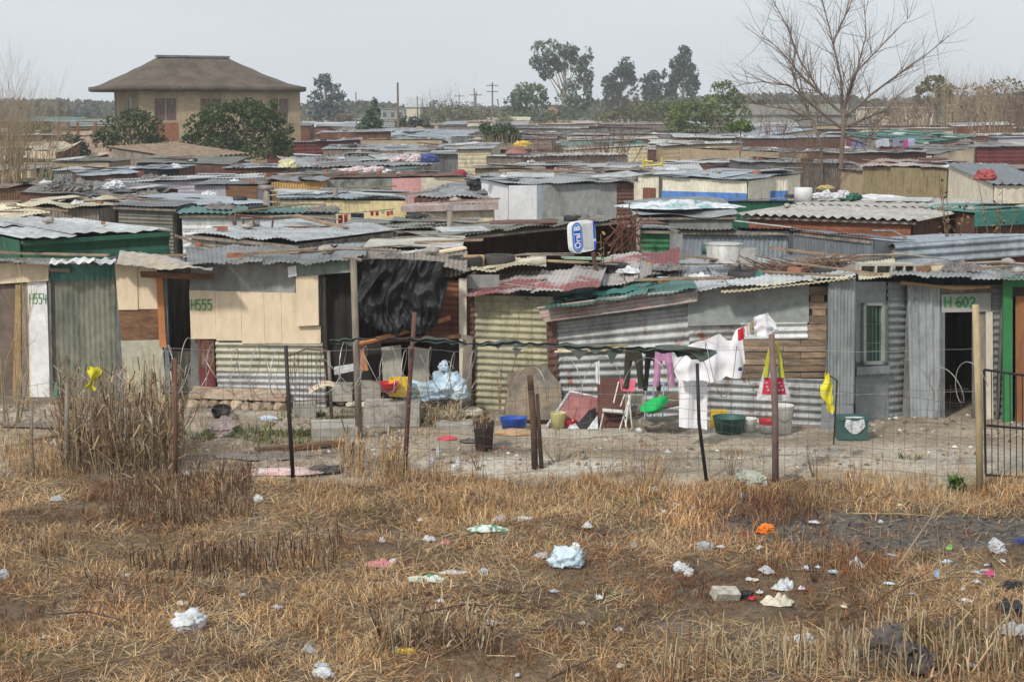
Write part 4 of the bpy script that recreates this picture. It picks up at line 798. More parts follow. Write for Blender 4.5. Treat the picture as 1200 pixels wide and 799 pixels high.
# ------------------------------------------------------------------ facades of the front row
class Facade:
    def __init__(s,u0,d0,u1,d1):
        A=P(u0,400,d0); B=P(u1,400,d1); s.A=Vector((A.x,A.y,0)); s.u=Vector((B.x-A.x,B.y-A.y,0)).normalized(); s.n=Vector((-s.u.y,s.u.x,0)) # n points away
    def pt(s,u,v,off=0.0):
        r=Vector(ray(u,v)); o=Vector((0,0,CH)); q=s.A-s.n*off
        k=(q-o).dot(s.n)/r.dot(s.n); return o+r*k
    def th(s,name,label,cat,u0,u1,group=None):
        a,b=s.pt(u0,480),s.pt(u1,480); c=(a+b)/2+s.n*1.5; return thing(name,label,cat,(c.x,c.y,0),group)
def fp(F,t,name,quad,mat,corr=None,per=.1,off=.02,thick=.02,amp=.012,ground=False,sag=.004,label=None,rows=3,edge=0,smooth=True):
    q=[F.pt(u,v,off) for u,v in quad]
    if ground: q[2].z=-.03; q[3].z=-.03
    m=MB(); TL,TR,BR,BL=q
    if corr: m.sheet(BL,BR,TR,TL,per,amp,corr,rows,6,sag=sag,edge=edge)
    else: m.slab([BL,BR,TR,TL],thick)
    o=m.build(name,mat,t,smooth=bool(corr) and smooth)
    if label: o['label']=label
    return o
def body(F,t,u0,u1,v_top,dep,mat,lining=(),lin_mat=None,h_back=None,floor=False):
    a,b=F.pt(u0,v_top,-.08),F.pt(u1,v_top,-.08); n=F.n; z=min(a.z,b.z)-.03
    m=MB()
    for (p,q) in ((a,a+n*dep),(b,b+n*dep),(a+n*dep,b+n*dep)):
        zz=h_back or z
        m.slab([(p.x,p.y,-.03),(q.x,q.y,-.03),(q.x,q.y,zz),(p.x,p.y,z)],.04)
    m.build('side_wall',mat,t)
    for (x0,x1,vt) in lining:
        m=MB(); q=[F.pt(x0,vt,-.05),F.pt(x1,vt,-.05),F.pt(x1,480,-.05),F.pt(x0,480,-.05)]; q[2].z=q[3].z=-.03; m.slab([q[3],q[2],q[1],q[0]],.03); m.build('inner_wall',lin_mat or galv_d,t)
def froof(key,t,quad,ds,mat,per=.078,amp=.009,axis='v',sheets=3,sag=.015,edge=.0,name='roof',rows=5,jit=.08):
    """quad px TL..: FL,FR,BR,BL with depths ds"""
    A,B,C,D=[P(u,v,d) for (u,v),d in zip(quad,ds)]
    def rq(s,q): return A.lerp(B,s).lerp(D.lerp(C,s),q)
    u=(B-A); u.z=0; u.normalize(); n=Vector((-u.y,u.x,0)); ROOFQ[key]=(rq,u,n); SHACKS[key]=t; m=MB()
    for i in range(sheets):
        s0,s1=i/sheets,(i+1)/sheets; z=Vector((0,0,.018*(i%2)))-n*random.uniform(0,jit)
        m.sheet(rq(s0,0)+z,rq(min(1,s1+.01),0)+z,rq(min(1,s1+.01),1)+z,rq(s0,1)+z,per,amp,axis,rows,6,sag=sag,edge=edge,seed=i)
    return m.build(name,mat,t,smooth=True)
def strokes(F,txt,u,v,w,h,off,mat,t,thick=.022,gap=.35):
    """hand painted characters, top left at (u,v) px, each w x h px"""
    G_={'H':[[(0,0),(0,1)],[(1,0),(1,1)],[(0,.5),(1,.48)]],'5':[[(.95,0),(.1,.02),(.05,.45),(.7,.4),(.95,.68),(.7,.98),(0,.95)]],'4':[[(.1,0),(.02,.55),(1,.55)],[(.75,.1),(.72,1)]],
        '6':[[(.85,0),(.3,.2),(.03,.65),(.3,1),(.85,.9),(.9,.6),(.5,.48),(.1,.65)]],'0':[[(.5,0),(.08,.3),(.08,.75),(.5,1),(.92,.7),(.92,.3),(.5,0)]],'2':[[(.05,.2),(.45,0),(.9,.2),(.8,.5),(.05,1),(1,.98)]],
        'S':[[(.9,.08),(.3,.02),(.08,.3),(.5,.5),(.9,.7),(.6,.98),(.02,.92)]]}
    x=u; m=MB()
    for ch in txt:
        for st in G_.get(ch,[]):
            pts=[F.pt(x+a*w,v+b*h,off) for a,b in st]
            for i in range(len(pts)-1):
                p,q=pts[i],pts[i+1]; d=(q-p); L=d.length+thick*.5; d.normalize(); s=d.cross(F.n)*thick/2; e=d*thick*.25
                m.slab([p-e-s,p-e+s,q+e+s,q+e-s],.003,n=tuple(F.n))
        x+=w*(1+gap) if ch!=' ' else w*.7
    return m.build('painted_number',mat,t)
gpaint=flat('green_number_paint',(.05,.3,.08)); 
# --- shack H554
F1=Facade(-60,27.5,140,27.0)
t=F1.th('shack','brown shack with a cream fascia and a white door numbered H554','shack',-40,58)
brownfab=mk('brown_tarred_cloth',(.17,.13,.105),(.12,.09,.075),rough=.95,scale=2)
fp(F1,t,'wall',[(-70,334),(21,334),(19,458),(-70,458)],brownfab,ground=True)
fp(F1,t,'plank',[(19,333),(25,333),(25,455),(15,455)],mk('ochre_pole',(.35,.24,.12),rough=.9),off=.06,thick=.06,ground=True)
fp(F1,t,'plank',[(26,332),(33,332),(35,456),(25,456)],wood_g,off=.05,thick=.04,ground=True)
d=fp(F1,t,'door',[(33,330),(55,330),(59,462),(37,462)],flat('white_door_paint',(.78,.79,.78)),off=.05,thick=.035,ground=True)
strokes(F1,'H554',34.5,344,4.0,12,.075,gpaint,t,thick=.014)
fp(F1,t,'door_edge',[(31.5,331),(33,331),(37,462),(35,462)],cream_p,off=.055,thick=.03,ground=True)
fp(F1,t,'fascia',[(-70,305),(57,311),(57,329),(-70,337)],cream_p,off=.12,thick=.03)
body(F1,t,-70,57,318,3.0,wood_g,lining=[(-70,58,318)],lin_mat=wood_g)
froof('h554',t,[(-75,307),(59,308),(62,304),(-70,302)],(26.9,26.8,29.8,29.8),greygreen)
# --- corrugated green-grey shack
t=F1.th('shack','shack front of rusty green-grey upright iron beside the white numbered door','shack',58,136)
fp(F1,t,'wall',[(58,324),(135,324),(139,466),(61,466)],metal('green_streaked_iron',(.23,.23,.18),(.13,.15,.12),rust=.35,rustcol=(.1,.07,.05),metal=.05),'v',.1,ground=True)
fp(F1,t,'painted_strip',[(58,309),(135,309),(135.5,328),(58.3,330)],teal_c,'v',.1,off=.035)
fp(F1,t,'corner_post',[(57,325),(60,325),(63,467),(60,467)],galv_d,off=.07,thick=.05,ground=True)
fp(F1,t,'board_end',[(59,314),(82,315),(82,319),(59,318)],wood_g,off=.1,thick=.05)
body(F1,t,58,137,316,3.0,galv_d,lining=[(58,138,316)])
froof('greygreen',t,[(57,309),(137,308),(137,303),(60,304)],(26.6,26.6,29.6,29.6),white_c,per=.17,amp=.02,edge=.0)
m=MB(); a=F1.pt(69,468,.15); m.lathe([(0,0),(.13,0),(.05,.3),(0,.3)],(a.x,a.y,0),n=4); tag(m.build('roof_ridge_offcut',teal_c),'teal iron offcut standing at the corner of the green-grey shack','iron offcut')
# --- shack H555
F3=Facade(136,26.9,380,26.2)
t=F3.th('shack','cream panelled shack with a dark doorway, numbered H555','shack',136,378)
fp(F3,t,'cream_board',[(134.5,309),(161,311),(162,363),(139,363)],cream_p,off=.06); fp(F3,t,'cream_board',[(161.5,311),(184,312),(185,362),(163,362)],cream_p,off=.045)
fp(F3,t,'brown_board',[(139,362.5),(186.5,362),(187,398),(143,399)],wood_b,off=.03)
fp(F3,t,'plaster_board',[(142,399),(190,398),(196,457),(146,457)],mk('pale_green_plaster',(.46,.44,.33),(.36,.35,.28),rough=.9),off=.03,ground=True)
fp(F3,t,'door_jamb',[(183.5,323),(191,324),(195.5,407),(187.5,407)],wood_o,off=.09,thick=.05)
fp(F3,t,'door_post',[(191.5,325),(196,325),(200,470),(195,470)],mk('blue_grey_post',(.16,.2,.22),rough=.9),off=.04,thick=.05,ground=True)
for i,(a,b,vt,vb) in enumerate(((222,252,340,397),(252.3,282,341,399),(282.3,309,342,402.5),(309.3,329,342.5,402),(329.3,348,343,402.5))):
    fp(F3,t,'cream_board',[(a,vt),(b,vt+.5),(b+1.5,vb),(a+2 if i==0 else a+1.5,vb)],cream_p,off=.05+.006*(i%2))
fp(F3,t,'cream_board',[(348.3,382),(376,382),(376,402.5),(349.5,402.5)],cream_p,off=.05)
fp(F3,t,'shutter',[(347,322),(373,320),(374,381),(348,382)],cream_p,off=.12,thick=.05)
for (u,v) in ((222,396),(237,347),(267,345),(295,348),(230,388),(256,390),(283,393),(292,392),(327,390),(357,391),(357,348),(371,346),(350,377),(371,377),(313,353),(327,347)):
    pass
fp(F3,t,'grey_panel',[(224,309),(347,309),(346,343.5),(222,341)],plaster_g,off=.035,label='grey cement sheet under the eave')
fp(F3,t,'rusty_sheet',[(232,398),(251,399),(252,431),(233,431)],rusty,'v',.09,off=.04)
fp(F3,t,'maroon_sheet',[(233,431),(252,431),(253,450),(235,450)],maroon_c,off=.03,ground=True)
fp(F3,t,'iron_sheet',[(252,400),(378,401),(381,438),(254,436)],metal('yellow_grey_iron',(.36,.35,.27),(.24,.24,.2),rust=.25,streak=0),'h',.115,off=.03,amp=.018,sag=.01)
fp(F3,t,'iron_sheet',[(254,436),(381,437),(382,456),(256,452)],galv,'h',.1,off=.06,ground=True,sag=.012)
fp(F3,t,'green_fascia',[(346,306),(412,304),(413,319),(347,324)],metal('mossy_sheet',(.23,.27,.24),(.12,.16,.13),rust=.15,metal=0),None,off=.16,thick=.02)
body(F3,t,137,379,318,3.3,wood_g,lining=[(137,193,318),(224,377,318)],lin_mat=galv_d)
froof('h555',t,[(222,309),(350,308),(350,288),(218,290)],(26.0,25.9,29.6,29.8),galv_d,sheets=3,sag=.02,edge=.02)
froof('h555b',t,[(134,309),(226,315),(226,304),(140,302)],(26.4,26.2,29.6,29.7),galv_d,name='back_roof',sheets=2)
o=froof('h555c',t,[(137,308),(249,319),(251,310),(141,294)],(25.9,25.7,26.15,26.55),metal('tan_stained_sheet',(.42,.36,.28),(.4,.42,.41),rust=.15,scale=1),per=.2,amp=.008,axis='v',sheets=1,sag=.035,name='canopy')
m=MB(); m.slab([F3.pt(165,318,.35),F3.pt(250,321.5,.35),F3.pt(250,328,.35),F3.pt(166,325,.35)],.07); m.build('lintel_beam',wood_b,t)
strokes(F3,'H555',224,351,4.8,12,.085,gpaint,t,thick=.02)
fp(F3,t,'paper_notice',[(337,313),(347,311),(348,323),(338,325)],whitec,off=.2,thick=.005)
m=MB(); q=[F3.pt(201,411,-.5),F3.pt(226,411,-.5)]; m.slab([(q[0].x,q[0].y,-.02),(q[1].x,q[1].y,-.02),tuple(q[1]),tuple(q[0])],.03); tag(m.build('leaning_board',mk('pale_grey_board',(.4,.39,.33),(.33,.32,.27))),'pale board standing inside the dark doorway of the cream shack','board')
# plinth of stones
m=MB(); 
for i in range(9):
    a=F3.pt(228+i*12.5,470,.35+random.uniform(-.08,.08)); m.blob((a.x,a.y,-.04),(.26,.34,.24+random.uniform(-.04,.06)),seed=i,amp=.12,sub=2)
a,b=F3.pt(224,460,.3),F3.pt(336,460,.3); m.slab([(a.x,a.y-.18,.2),(b.x,b.y-.18,.2),(b.x,b.y+.3,.25),(a.x,a.y+.3,.25)],.08,n=(0,0,1))
tag(m.build('stone_step',mk('stone_rubble',(.42,.34,.25),(.3,.2,.14),scale=4,isl=.35,bump=.6)),'low step of rubble and sandbags along the cream shack','step')
# --- black sheet shack
F4=Facade(378,26.4,548,26.1)
t=F4.th('shack','dark open shack with a rusty side sheet, hung with black plastic','shack',378,545)
darkb=mk('dark_boards',(.035,.03,.03),(.02,.018,.018),rough=.95,streak=.8,scale=5)
fp(F4,t,'dark_curtain',[(380,318),(414,318),(416,404),(381,404)],darkb,'v',.25,off=.0,amp=.03)
fp(F4,t,'rusty_sheet',[(505,326),(539,330),(538,394),(498,394)],rusty,'h',.115,off=.06,amp=.018)
fp(F4,t,'pale_board',[(447,407),(470,404),(472,449),(449,450)],mk('pale_grey_board',0),off=.02)
fp(F4,t,'pale_board',[(478,405),(503,409),(503,448),(479,449)],_mc['pale_grey_board'],off=.03)
fp(F4,t,'white_post',[(538,326),(547,327),(547,474),(539,474)],plaster_c,off=.1,thick=.08,ground=True)
fp(F4,t,'plank',[(543,392),(554,394),(552,478),(541,476)],wood_g,off=.16,thick=.03,ground=True)
fp(F4,t,'grey_panel',[(548,322),(585,322),(585,336),(548,338)],plaster_g,off=.0)
fp(F4,t,'grey_board',[(376,345),(381,345),(383,452),(377,452)],wood_g,off=.08,thick=.04,ground=True)
body(F4,t,381,546,322,3.3,rust_d,lining=[(384,447,400),(505,546,395)],lin_mat=darkb)
froof('black',t,[(345,309),(430,302),(430,290),(350,291)],(25.9,25.8,29.4,29.5),galv_d,sheets=2,sag=.03)
froof('black2',t,[(424,306),(548,318),(548,296),(426,290)],(25.9,25.8,29.3,29.5),wood_g,name='back_roof',sheets=2,sag=.02)
m=MB(); m.tube([F4.pt(416,404,.35),F4.pt(470,390,.4),F4.pt(528,372,.3)],.045,n=6); m.build('rusty_pipe',wood_o,t)
m=MB(); m.slab([F4.pt(416,397,.3),F4.pt(540,392,.3),F4.pt(540,396,.3),F4.pt(416,403,.3)],.06); m.build('rusty_beam',rusty,t)
m=MB(); m.slab([F4.pt(416,402,.25),F4.pt(425,402,.25),F4.pt(432,434,.25),F4.pt(424,434,.25)],.05); m.build('rusty_stay',wood_o,t)
def pcloth(fn_top,fn_bot,u0,u1,d,nu,nv,fold=.05,freq=9,seed=0,droop=0,name='cloth',mat=None,depth=0):
    """a hanging cloth between two px curves, folds in real depth"""
    m=MB()
    def f(a,b):
        u=u0+(u1-u0)*a; v=fn_top(a)+(fn_bot(a)-fn_top(a))*b; p=P(u,v,d)
        o=fold*math.sin(a*freq+seed)*(.35+b*.9)+fold*.8*mnoise.noise(Vector((a*4+seed,b*3,seed)))*1.4
        return (p.x+.3*fold*math.sin(a*freq*1.7+b*2),p.y+o+depth*b,p.z+.02*mnoise.noise(Vector((a*9,b*9,seed))))
    return m.cloth(f,nu,nv)
def interp(pts): 
    X_=[p[0] for p in pts]; Y_=[p[1] for p in pts]; return lambda a: float(np.interp(a,X_,Y_))
m=MB(); ft_=interp([(0,304),(.3,302),(.7,304),(1,306)]); fb2=interp([(0,372),(.15,383),(.3,389),(.42,393),(.5,384),(.62,391),(.8,388),(.92,380),(1,345)])
def bf(a,b):
    q=Vector((a*3.2+.6*b,b*1.5-a*.8,3)); rd=abs(mnoise.noise(q)); rd2=abs(mnoise.noise(q*2.6)); rd3=abs(mnoise.noise(Vector((a*14+b*3,b*3,7))))
    u=421+101*a+3*math.sin(b*7+a*3); v=ft_(a)+(fb2(a)-ft_(a))*b; p=P(u,v,25.65); return (p.x,p.y-.25+.42*rd+.22*rd2+.1*rd3,p.z)
m.cloth(bf,110,60)
tag(m.build('plastic_sheet',blackp,smooth=True),'big black plastic sheet draped over the front of the dark open shack','plastic sheet')
# --- yellowish shack
F5=Facade(548,26.1,655,25.7)
t=F5.th('shack','yellow-green ribbed shack under a faded red and grey roof','shack',550,650)
fp(F5,t,'dark_post',[(548,346),(556,346),(557,474),(549,474)],rust_d,'h',.1,off=.03,ground=True)
fp(F5,t,'wall',[(556,345),(648,348),(652,486),(557,478)],metal('yellow_green_iron',(.36,.34,.22),(.25,.24,.17),rust=.3,streak=0,metal=.05),'h',.115,off=.02,amp=.018,ground=True)
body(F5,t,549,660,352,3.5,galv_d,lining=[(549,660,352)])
froof('red',t,[(543,346),(702,338),(712,311),(560,322)],(25.7,25.2,28.4,28.8),roof_red,sheets=4,sag=.02,edge=.02)
froof('red2',t,[(700,337),(792,318),(795,292),(706,300)],(26.6,27.2,30.0,29.8),roof_red,sheets=2,sag=.03,edge=.02,name='side_roof')
froof('cream',t,[(520,323),(640,311),(640,300),(528,300)],(27.2,27.6,30,29.6),cream_c,sheets=2,sag=.04,edge=.02,name='pale_roof_sheet')
fp(F5,t,'leaning_sheet',[(594,438),(640,425),(662,470),(596,481)],mk('stained_cardboard',(.27,.21,.145),(.15,.135,.12),rough=.95,scale=2.5,grime=.3),off=.35,thick=.02)
# --- long grey shack
F6=Facade(640,25.7,970,24.6)
t=F6.th('shack','long grey ribbed shack with a plank wall behind the washing line','shack',645,965)
fp(F6,t,'wall',[(642,372),(807,350),(809,500),(645,500)],galv,'h',.125,off=.02,amp=.02,ground=True,sag=.008)
fp(F6,t,'wall_sheet',[(650,405),(735,403),(735,411),(650,414)],cream_c,off=.06,amp=.02,corr='h')
fp(F6,t,'brown_end',[(640,378),(652,376),(655,500),(644,500)],rust_d,'h',.12,off=.06,ground=True)
fp(F6,t,'grey_panel',[(806,338),(948,330),(948,378),(806,382)],mk('grey_flat_sheet',(.27,.29,.29),(.22,.235,.235),scale=1),off=.07,label='smooth grey sheet nailed under the eave')
fp(F6,t,'ribbed_strip',[(807,382),(872,380),(872,398),(808,402)],galv,'h',.12,off=.04)
fp(F6,t,'shiny_sheet',[(868,378),(946,377),(947,397),(868,399)],galv_l,'h',.12,off=.07,amp=.02)
fp(F6,t,'ribbed_strip',[(808,402),(832,401),(832,500),(809,500)],galv,'h',.12,off=.04,ground=True)
fp(F6,t,'lower_sheet',[(831,438),(968,444),(963,510),(831,505)],galv,'h',.125,off=.05,amp=.02,ground=True,sag=.012)
m=MB(); ys_=[398,405,412,420,428,436,443]
for i in range(6):
    x=868
    while x<968:
        w_=random.choice((50,100,70)); x1=min(968,x+w_); yo=random.uniform(-.6,.6)
        q=[F6.pt(x,ys_[i+1]+yo,.06+random.uniform(0,.02)),F6.pt(x1,ys_[i+1]+yo-(.5),.06),F6.pt(x1,ys_[i]+.5,.06),F6.pt(x,ys_[i]+.6,.06)]; m.slab(q,.022); x=x1+.6
m.build('plank_wall',wood_p,t)
m=MB()
for i,(a,b,c,d_) in enumerate(((948,336,970,346),(950,346,966,354),(948,354,971,362),(952,362,968,370),(948,370,970,380))): m.slab([F6.pt(a,d_-.5,.05),F6.pt(c,d_-.5,.06),F6.pt(c,b,.05),F6.pt(a,b,.05)],.025)
for (a,b,c,d_) in ((946,380,969,388),(946,388,969,398)): m.slab([F6.pt(a,d_,.05),F6.pt(c,d_,.06),F6.pt(c,b+.4,.05),F6.pt(a,b+.4,.05)],.025)
m.build('patchwork_planks',wood_p,t)
body(F6,t,644,966,352,3.6,galv_d,lining=[(644,968,356)])
q=[(636,377),(806,354),(818,337),(628,360)]
m=MB(); A,B=F6.pt(638,378,.32),F6.pt(817,353,.32); C,D=F6.pt(819,337,.22),F6.pt(629,360,.22); m.sheet(A,B,C,D,.085,.018,'h',10,6,sag=.035,edge=.0); m.build('eave_sheet',rust_p,t,smooth=True)['label']='rust-stained curled ribbed sheet hanging along the eave'
froof('grey',t,[(636,362),(818,338),(806,318),(690,330)],(25.2,24.7,28.4,28.8),teal_c,sheets=3,sag=.02)
froof('grey2',t,[(806,341),(1003,325),(1001,317),(800,328)],(24.7,24.2,27.5,27.8),galv_l,sheets=4,sag=.02,edge=.01,name='front_roof')
m=MB(); m.sheet(P(845,343,24.45),P(1003,327,24.1),P(1003,321.5,24.5),P(845,337.5,24.85),.078,.009,'v',3,6,sag=.008,edge=.01); m.build('cream_edge_sheet',cream_c,t,smooth=True)
SHACKS_FRONT=t
# --- H602
F7a=Facade(960,24.35,1003,24.35); F7b=Facade(1003,24.9,1068,25.6); F7c=Facade(1062,25.4,1182,25.2)
t=F7a.th('shack','grey shack with a small green window and a doorway numbered H602','shack',970,1170)
pg=mk('painted_grey_iron',(.25,.27,.28),(.2,.215,.22),rust=0,bump=.05,scale=1); pgm=metal('painted_grey_ribs',(.26,.285,.29),(.2,.22,.22),rust=.08,metal=.05)
fp(F7a,t,'grey_sheet',[(971,330),(1003,327),(1001,473),(970,476)],pgm,'v',.055,off=.05,amp=.008)
fp(F7a,t,'base_board',[(963,474),(1000,472),(1000,506),(961,511)],pg,off=.03,ground=True)
fp(F7b,t,'upper_board',[(1002,330),(1038,330),(1038,357),(1002,357)],pg,off=.03); fp(F7b,t,'side_board',[(1002,357),(1012,357),(1012,430),(1002,430)],pg,off=.03)
fp(F7b,t,'side_board',[(1035,357),(1040,357),(1040,430),(1035,430)],pg,off=.03)
fp(F7b,t,'lower_board',[(1002,424),(1040,424),(1041,492),(1002,495)],pg,off=.03,ground=True); fp(F7b,t,'ledge',[(1002,430),(1041,428),(1041,437),(1002,439)],pg,off=.09,thick=.08)
w_=MB(); 
for qd in ([(1011,355),(1036,355),(1036,358),(1011,358)],[(1011,423),(1036,423),(1036,427),(1011,427)],[(1011,355),(1014,355),(1014,427),(1011,427)],[(1033,355),(1036,355),(1036,427),(1033,427)]): w_.slab([F7b.pt(u,v,.08) for u,v in qd],.05)
wf=w_.build('window',flat('window_frame_grey',(.33,.36,.33)),t); m=MB(); m.slab([F7b.pt(u,v,.03) for u,v in [(1013,357),(1034,357),(1034,425),(1013,425)]],.01); m.build('pane',flat('green_glass',(.05,.09,.08),rough=.2),wf)
m=MB()
for u in (1018,1022.5,1027,1031): m.tube([F7b.pt(u,358,.07),F7b.pt(u,424,.07)],.008,n=4)
for v in (380,402): m.tube([F7b.pt(1014,v,.07),F7b.pt(1033,v,.07)],.008,n=4)
m.build('burglar_bars',flat('bar_green',(.12,.2,.16)),wf)
fp(F7b,t,'ribbed_sheet',[(1040,330),(1068,331),(1070,486),(1041,490)],pgm,'h',.125,off=.03,amp=.018,ground=True)
fp(F7c,t,'upright_sheet',[(1063,333),(1106,335),(1106,492),(1067,488)],metal('pale_grey_ribs',(.36,.39,.41),(.27,.29,.3),rust=.08),'v',.11,off=.05,amp=.018,ground=True)
fp(F7c,t,'number_board',[(1103,345),(1161,343),(1161,365),(1104,366)],flat('number_board_grey',(.37,.37,.35)),off=.08,thick=.02)
fp(F7c,t,'top_board',[(1103,334),(1161,334),(1161,345),(1103,346)],wood_g,off=.05,thick=.02)
strokes(F7c,'H 602',1107.5,348,6.6,11.5,.1,gpaint,t,thick=.03,gap=.22)
fp(F7c,t,'door_frame',[(1104,366),(1107,366),(1107,491),(1104,491)],galv_d,off=.08,thick=.06,ground=True)
fp(F7c,t,'door_frame',[(1139,366),(1142,366),(1142,490),(1139,490)],galv_d,off=.06,thick=.06,ground=True)
fp(F7c,t,'brown_panel',[(1142,366),(1156,366),(1157,490),(1142,490)],wood_g,off=.03,ground=True)
fp(F7c,t,'pale_post',[(1155,365),(1163,365),(1164,491),(1156,491)],plaster_c,off=.07,thick=.03,ground=True)
fp(F7c,t,'ribbed_sheet',[(1160,334),(1180,334),(1180,491),(1163,491)],galv_d,'h',.12,off=.05,ground=True,amp=.018)
m=MB(); m.tube([F7c.pt(1055,331,.3),F7c.pt(1120,338,.35),F7c.pt(1160,336,.3)],.03,n=6); m.build('pole_beam',mk('ochre_pole',0),t)
a,b=F7b.pt(1003,480,-.1),F7c.pt(1180,480,-.1)
m=MB()
for (p,q) in (((F7a.pt(972,480,-.06)),F7a.pt(972,480,-.06)+Vector((0,3.6,0))),(b,b+Vector((0,3.4,0))),(F7a.pt(972,480,-.06)+Vector((0,3.6,0)),b+Vector((0,3.4,0)))): m.slab([(p.x,p.y,-.03),(q.x,q.y,-.03),(q.x,q.y,2.2),(p.x,p.y,2.2)],.04)
m.build('side_wall',galv_d,t)
m=MB()
for F,x0,x1 in ((F7a,970,1003),(F7b,1003,1068),(F7c,1063,1103)):
    q=[F.pt(x0,335,-.02),F.pt(x1,335,-.02)]; m.slab([(q[0].x,q[0].y,-.03),(q[1].x,q[1].y,-.03),tuple(q[1]),tuple(q[0])],.02)
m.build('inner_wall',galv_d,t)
froof('h602',t,[(1003,329),(1046,322),(1046,304),(1003,306)],(24.6,25.1,28.6,28.6),cream_c,sheets=1,name='side_roof')
froof('h602b',t,[(1042,322),(1184,329),(1182,311),(1046,305)],(24.9,24.6,28.4,28.7),galv,sheets=3,sag=.015,edge=.015)
# --- green door shack
F8=Facade(1174,25.0,1260,24.9)
t=F8.th('shack','shack at the edge of the picture with a green frame and orange-brown door','shack',1176,1250)
gp=flat('green_door_frame',(.04,.2,.07))
fp(F8,t,'door_frame',[(1175,325),(1186,325),(1186,494),(1175,494)],gp,off=.08,thick=.08,ground=True); fp(F8,t,'door_head',[(1186,325),(1255,325),(1255,336),(1186,336)],gp,off=.08,thick=.08)
fp(F8,t,'door',[(1190,347),(1255,347),(1255,494),(1190,494)],mk('orange_brown_door',(.28,.12,.05),(.2,.09,.045),rough=.8,streak=.8,scale=4),off=.02,ground=True)
fp(F8,t,'upper_board',[(1186,336),(1255,336),(1255,347),(1186,347)],blackm,off=.02)
body(F8,t,1176,1258,333,3.2,galv_d); froof('greendoor',t,[(1172,327),(1262,327),(1262,308),(1172,310)],(24.6,24.5,28,28.2),galv_d,sheets=2)
t=thing('iron_shack_top','',' ',(0,0,0)) if False else None
# ------------------------------------------------------------------ fence
DF=20.9
posts=[((205,420),(205,566),.032,rust_d,'dark rusty post by the tall reeds'),((335,405),(344,566),.03,blackm,'thin blackened post before the stone step'),((486,366),(474,556),.034,mk('rusty_brown_post',(.14,.07,.055),(.09,.05,.04),rough=.85),'leaning rusty post'),
 ((621,440),(627,547),.05,mk('burnt_wood',(.07,.05,.04),(.14,.08,.05),rough=1,streak=.8,scale=6),'thick split burnt wooden post'),((817,426),(829,562),.026,blackm,'thin black curved post under the net flap'),((904,392),(909,566),.048,mk('reddish_post',(.2,.13,.12),(.15,.1,.09),rough=.85),'thick reddish brown post with a carrier bag'),
 ((1143,357),(1149,572),.05,mk('yellowish_post',(.42,.34,.2),(.3,.24,.15),rough=.9,streak=.7),'yellowish wooden gate post'),((385,411),(389,492),.03,wood_g,'short grey wooden post'),((79,448),(80,552),.035,wood_g,'grey post in the reeds'),((120,405),(127,505),.012,wood_p,'thin pale stake'),((38,470),(40,556),.02,wood_g,None)]
fb=G(600,566); t=thing('wire_fence','wire mesh fence on uneven posts with coils of razor wire on top','fence',(0,DF,0))
for (a,b,r,mt,lab) in posts:
    q=G(*b); q.z=gzf(q.x,q.y); tp=P(a[0],a[1],q.y); m=MB(); mid=q.lerp(tp,.5)+Vector((random.uniform(-.03,.03),0,0))
    if b[0]==829: mid=mid+Vector((-.05,0,0))
    m.tube([q+Vector((0,0,-.1)),mid,tp],[r,r*.97,r*.9],n=7)
    if b[0]==627: m.tube([q+Vector((.1,.02,-.1)),q.lerp(tp,.8)+Vector((.09,.02,0))],[r*.7,r*.5],n=5)
    if b[0]==205: pass
    o=m.build('post',mt,t,smooth=True)
    if lab: o['label']=lab
# tall post in the yard
q=G(421,514); m=MB(); m.tube([(q.x,q.y,-.1),P(414,304,q.y)],[.055,.05],n=8); m.tube([P(402,301,q.y),P(424,305,q.y)],.03,n=5)
tag(m.build('yard_post',wood_g,smooth=True),'tall grey wooden post with a short crosspiece in front of the black plastic','post')
def fz(x): return DF+.05*math.sin(x*.8)
m=MB(); x0,x1=-7.6,6.3
for j,z in enumerate((.12,.28,.45,.62,.8,.98,1.16,1.3)):
    pts=[]
    for i in range(71):
        x=x0+(x1-x0)*i/70; pts.append((x,fz(x),z+.03*math.sin(x*1.9+j)+.02*math.sin(x*5+j*2)+gzf(x,DF)))
    m.tube(pts,.0029,n=3,cap=False)
x=x0
while x<x1:
    m.tube([(x,fz(x),gzf(x,DF)-.05),(x+random.uniform(-.02,.02),fz(x)+random.uniform(-.03,.03),.7),(x+random.uniform(-.03,.03),fz(x),1.33)],.0026,n=3,cap=False); x+=.15
m.build('wire_mesh',wire,t)
# right hand lower mesh: pale pickets of cane
m=MB(); pts=[]; turns=0
def coil(u0,u1,zc,r,pitch,seed,rad=.0045):
    X0,X1=P(u0,450,DF).x,P(u1,450,DF).x; n=int((X1-X0)/pitch*26); pts=[]
    for i in range(n):
        s=i/26; x=X0+s*pitch; rr=r*(1+.22*math.sin(s*1.7+seed)+.1*math.sin(s*.63+seed)); zz=zc+.07*math.sin(s*.9+seed); a=s*6.283+.7*math.sin(s*1.3+seed)
        pts.append((x+.09*math.sin(a*1.0+1+seed),fz(x)+.02+rr*.75*math.cos(a),zz+rr*math.sin(a)))
    m.tube(pts,rad,n=4,cap=False)
for ca_ in ((188,560,1.5,.32,.3,0,.006),(200,540,1.45,.28,.43,2,.0055),(560,830,1.4,.26,.55,4,.0055),(825,905,1.45,.3,.42,1,.0055),(1060,1147,1.4,.3,.4,3,.0065)):
    m=MB(); coil(*ca_); m.build('razor_coil',razor,t)
m=MB()
for (v,k) in ((458,0),(408,1)):
    for (ua,ub) in ((195,480),(480,627),(627,905),(905,1147)):
        pts=[P(ua+(ub-ua)*i/12,v-8*math.sin(3.14*i/12)*-.5+random.uniform(-1,1),DF+.05) for i in range(13)]; m.tube(pts,.003,n=3)
m.build('barbed_strand',razor,t)
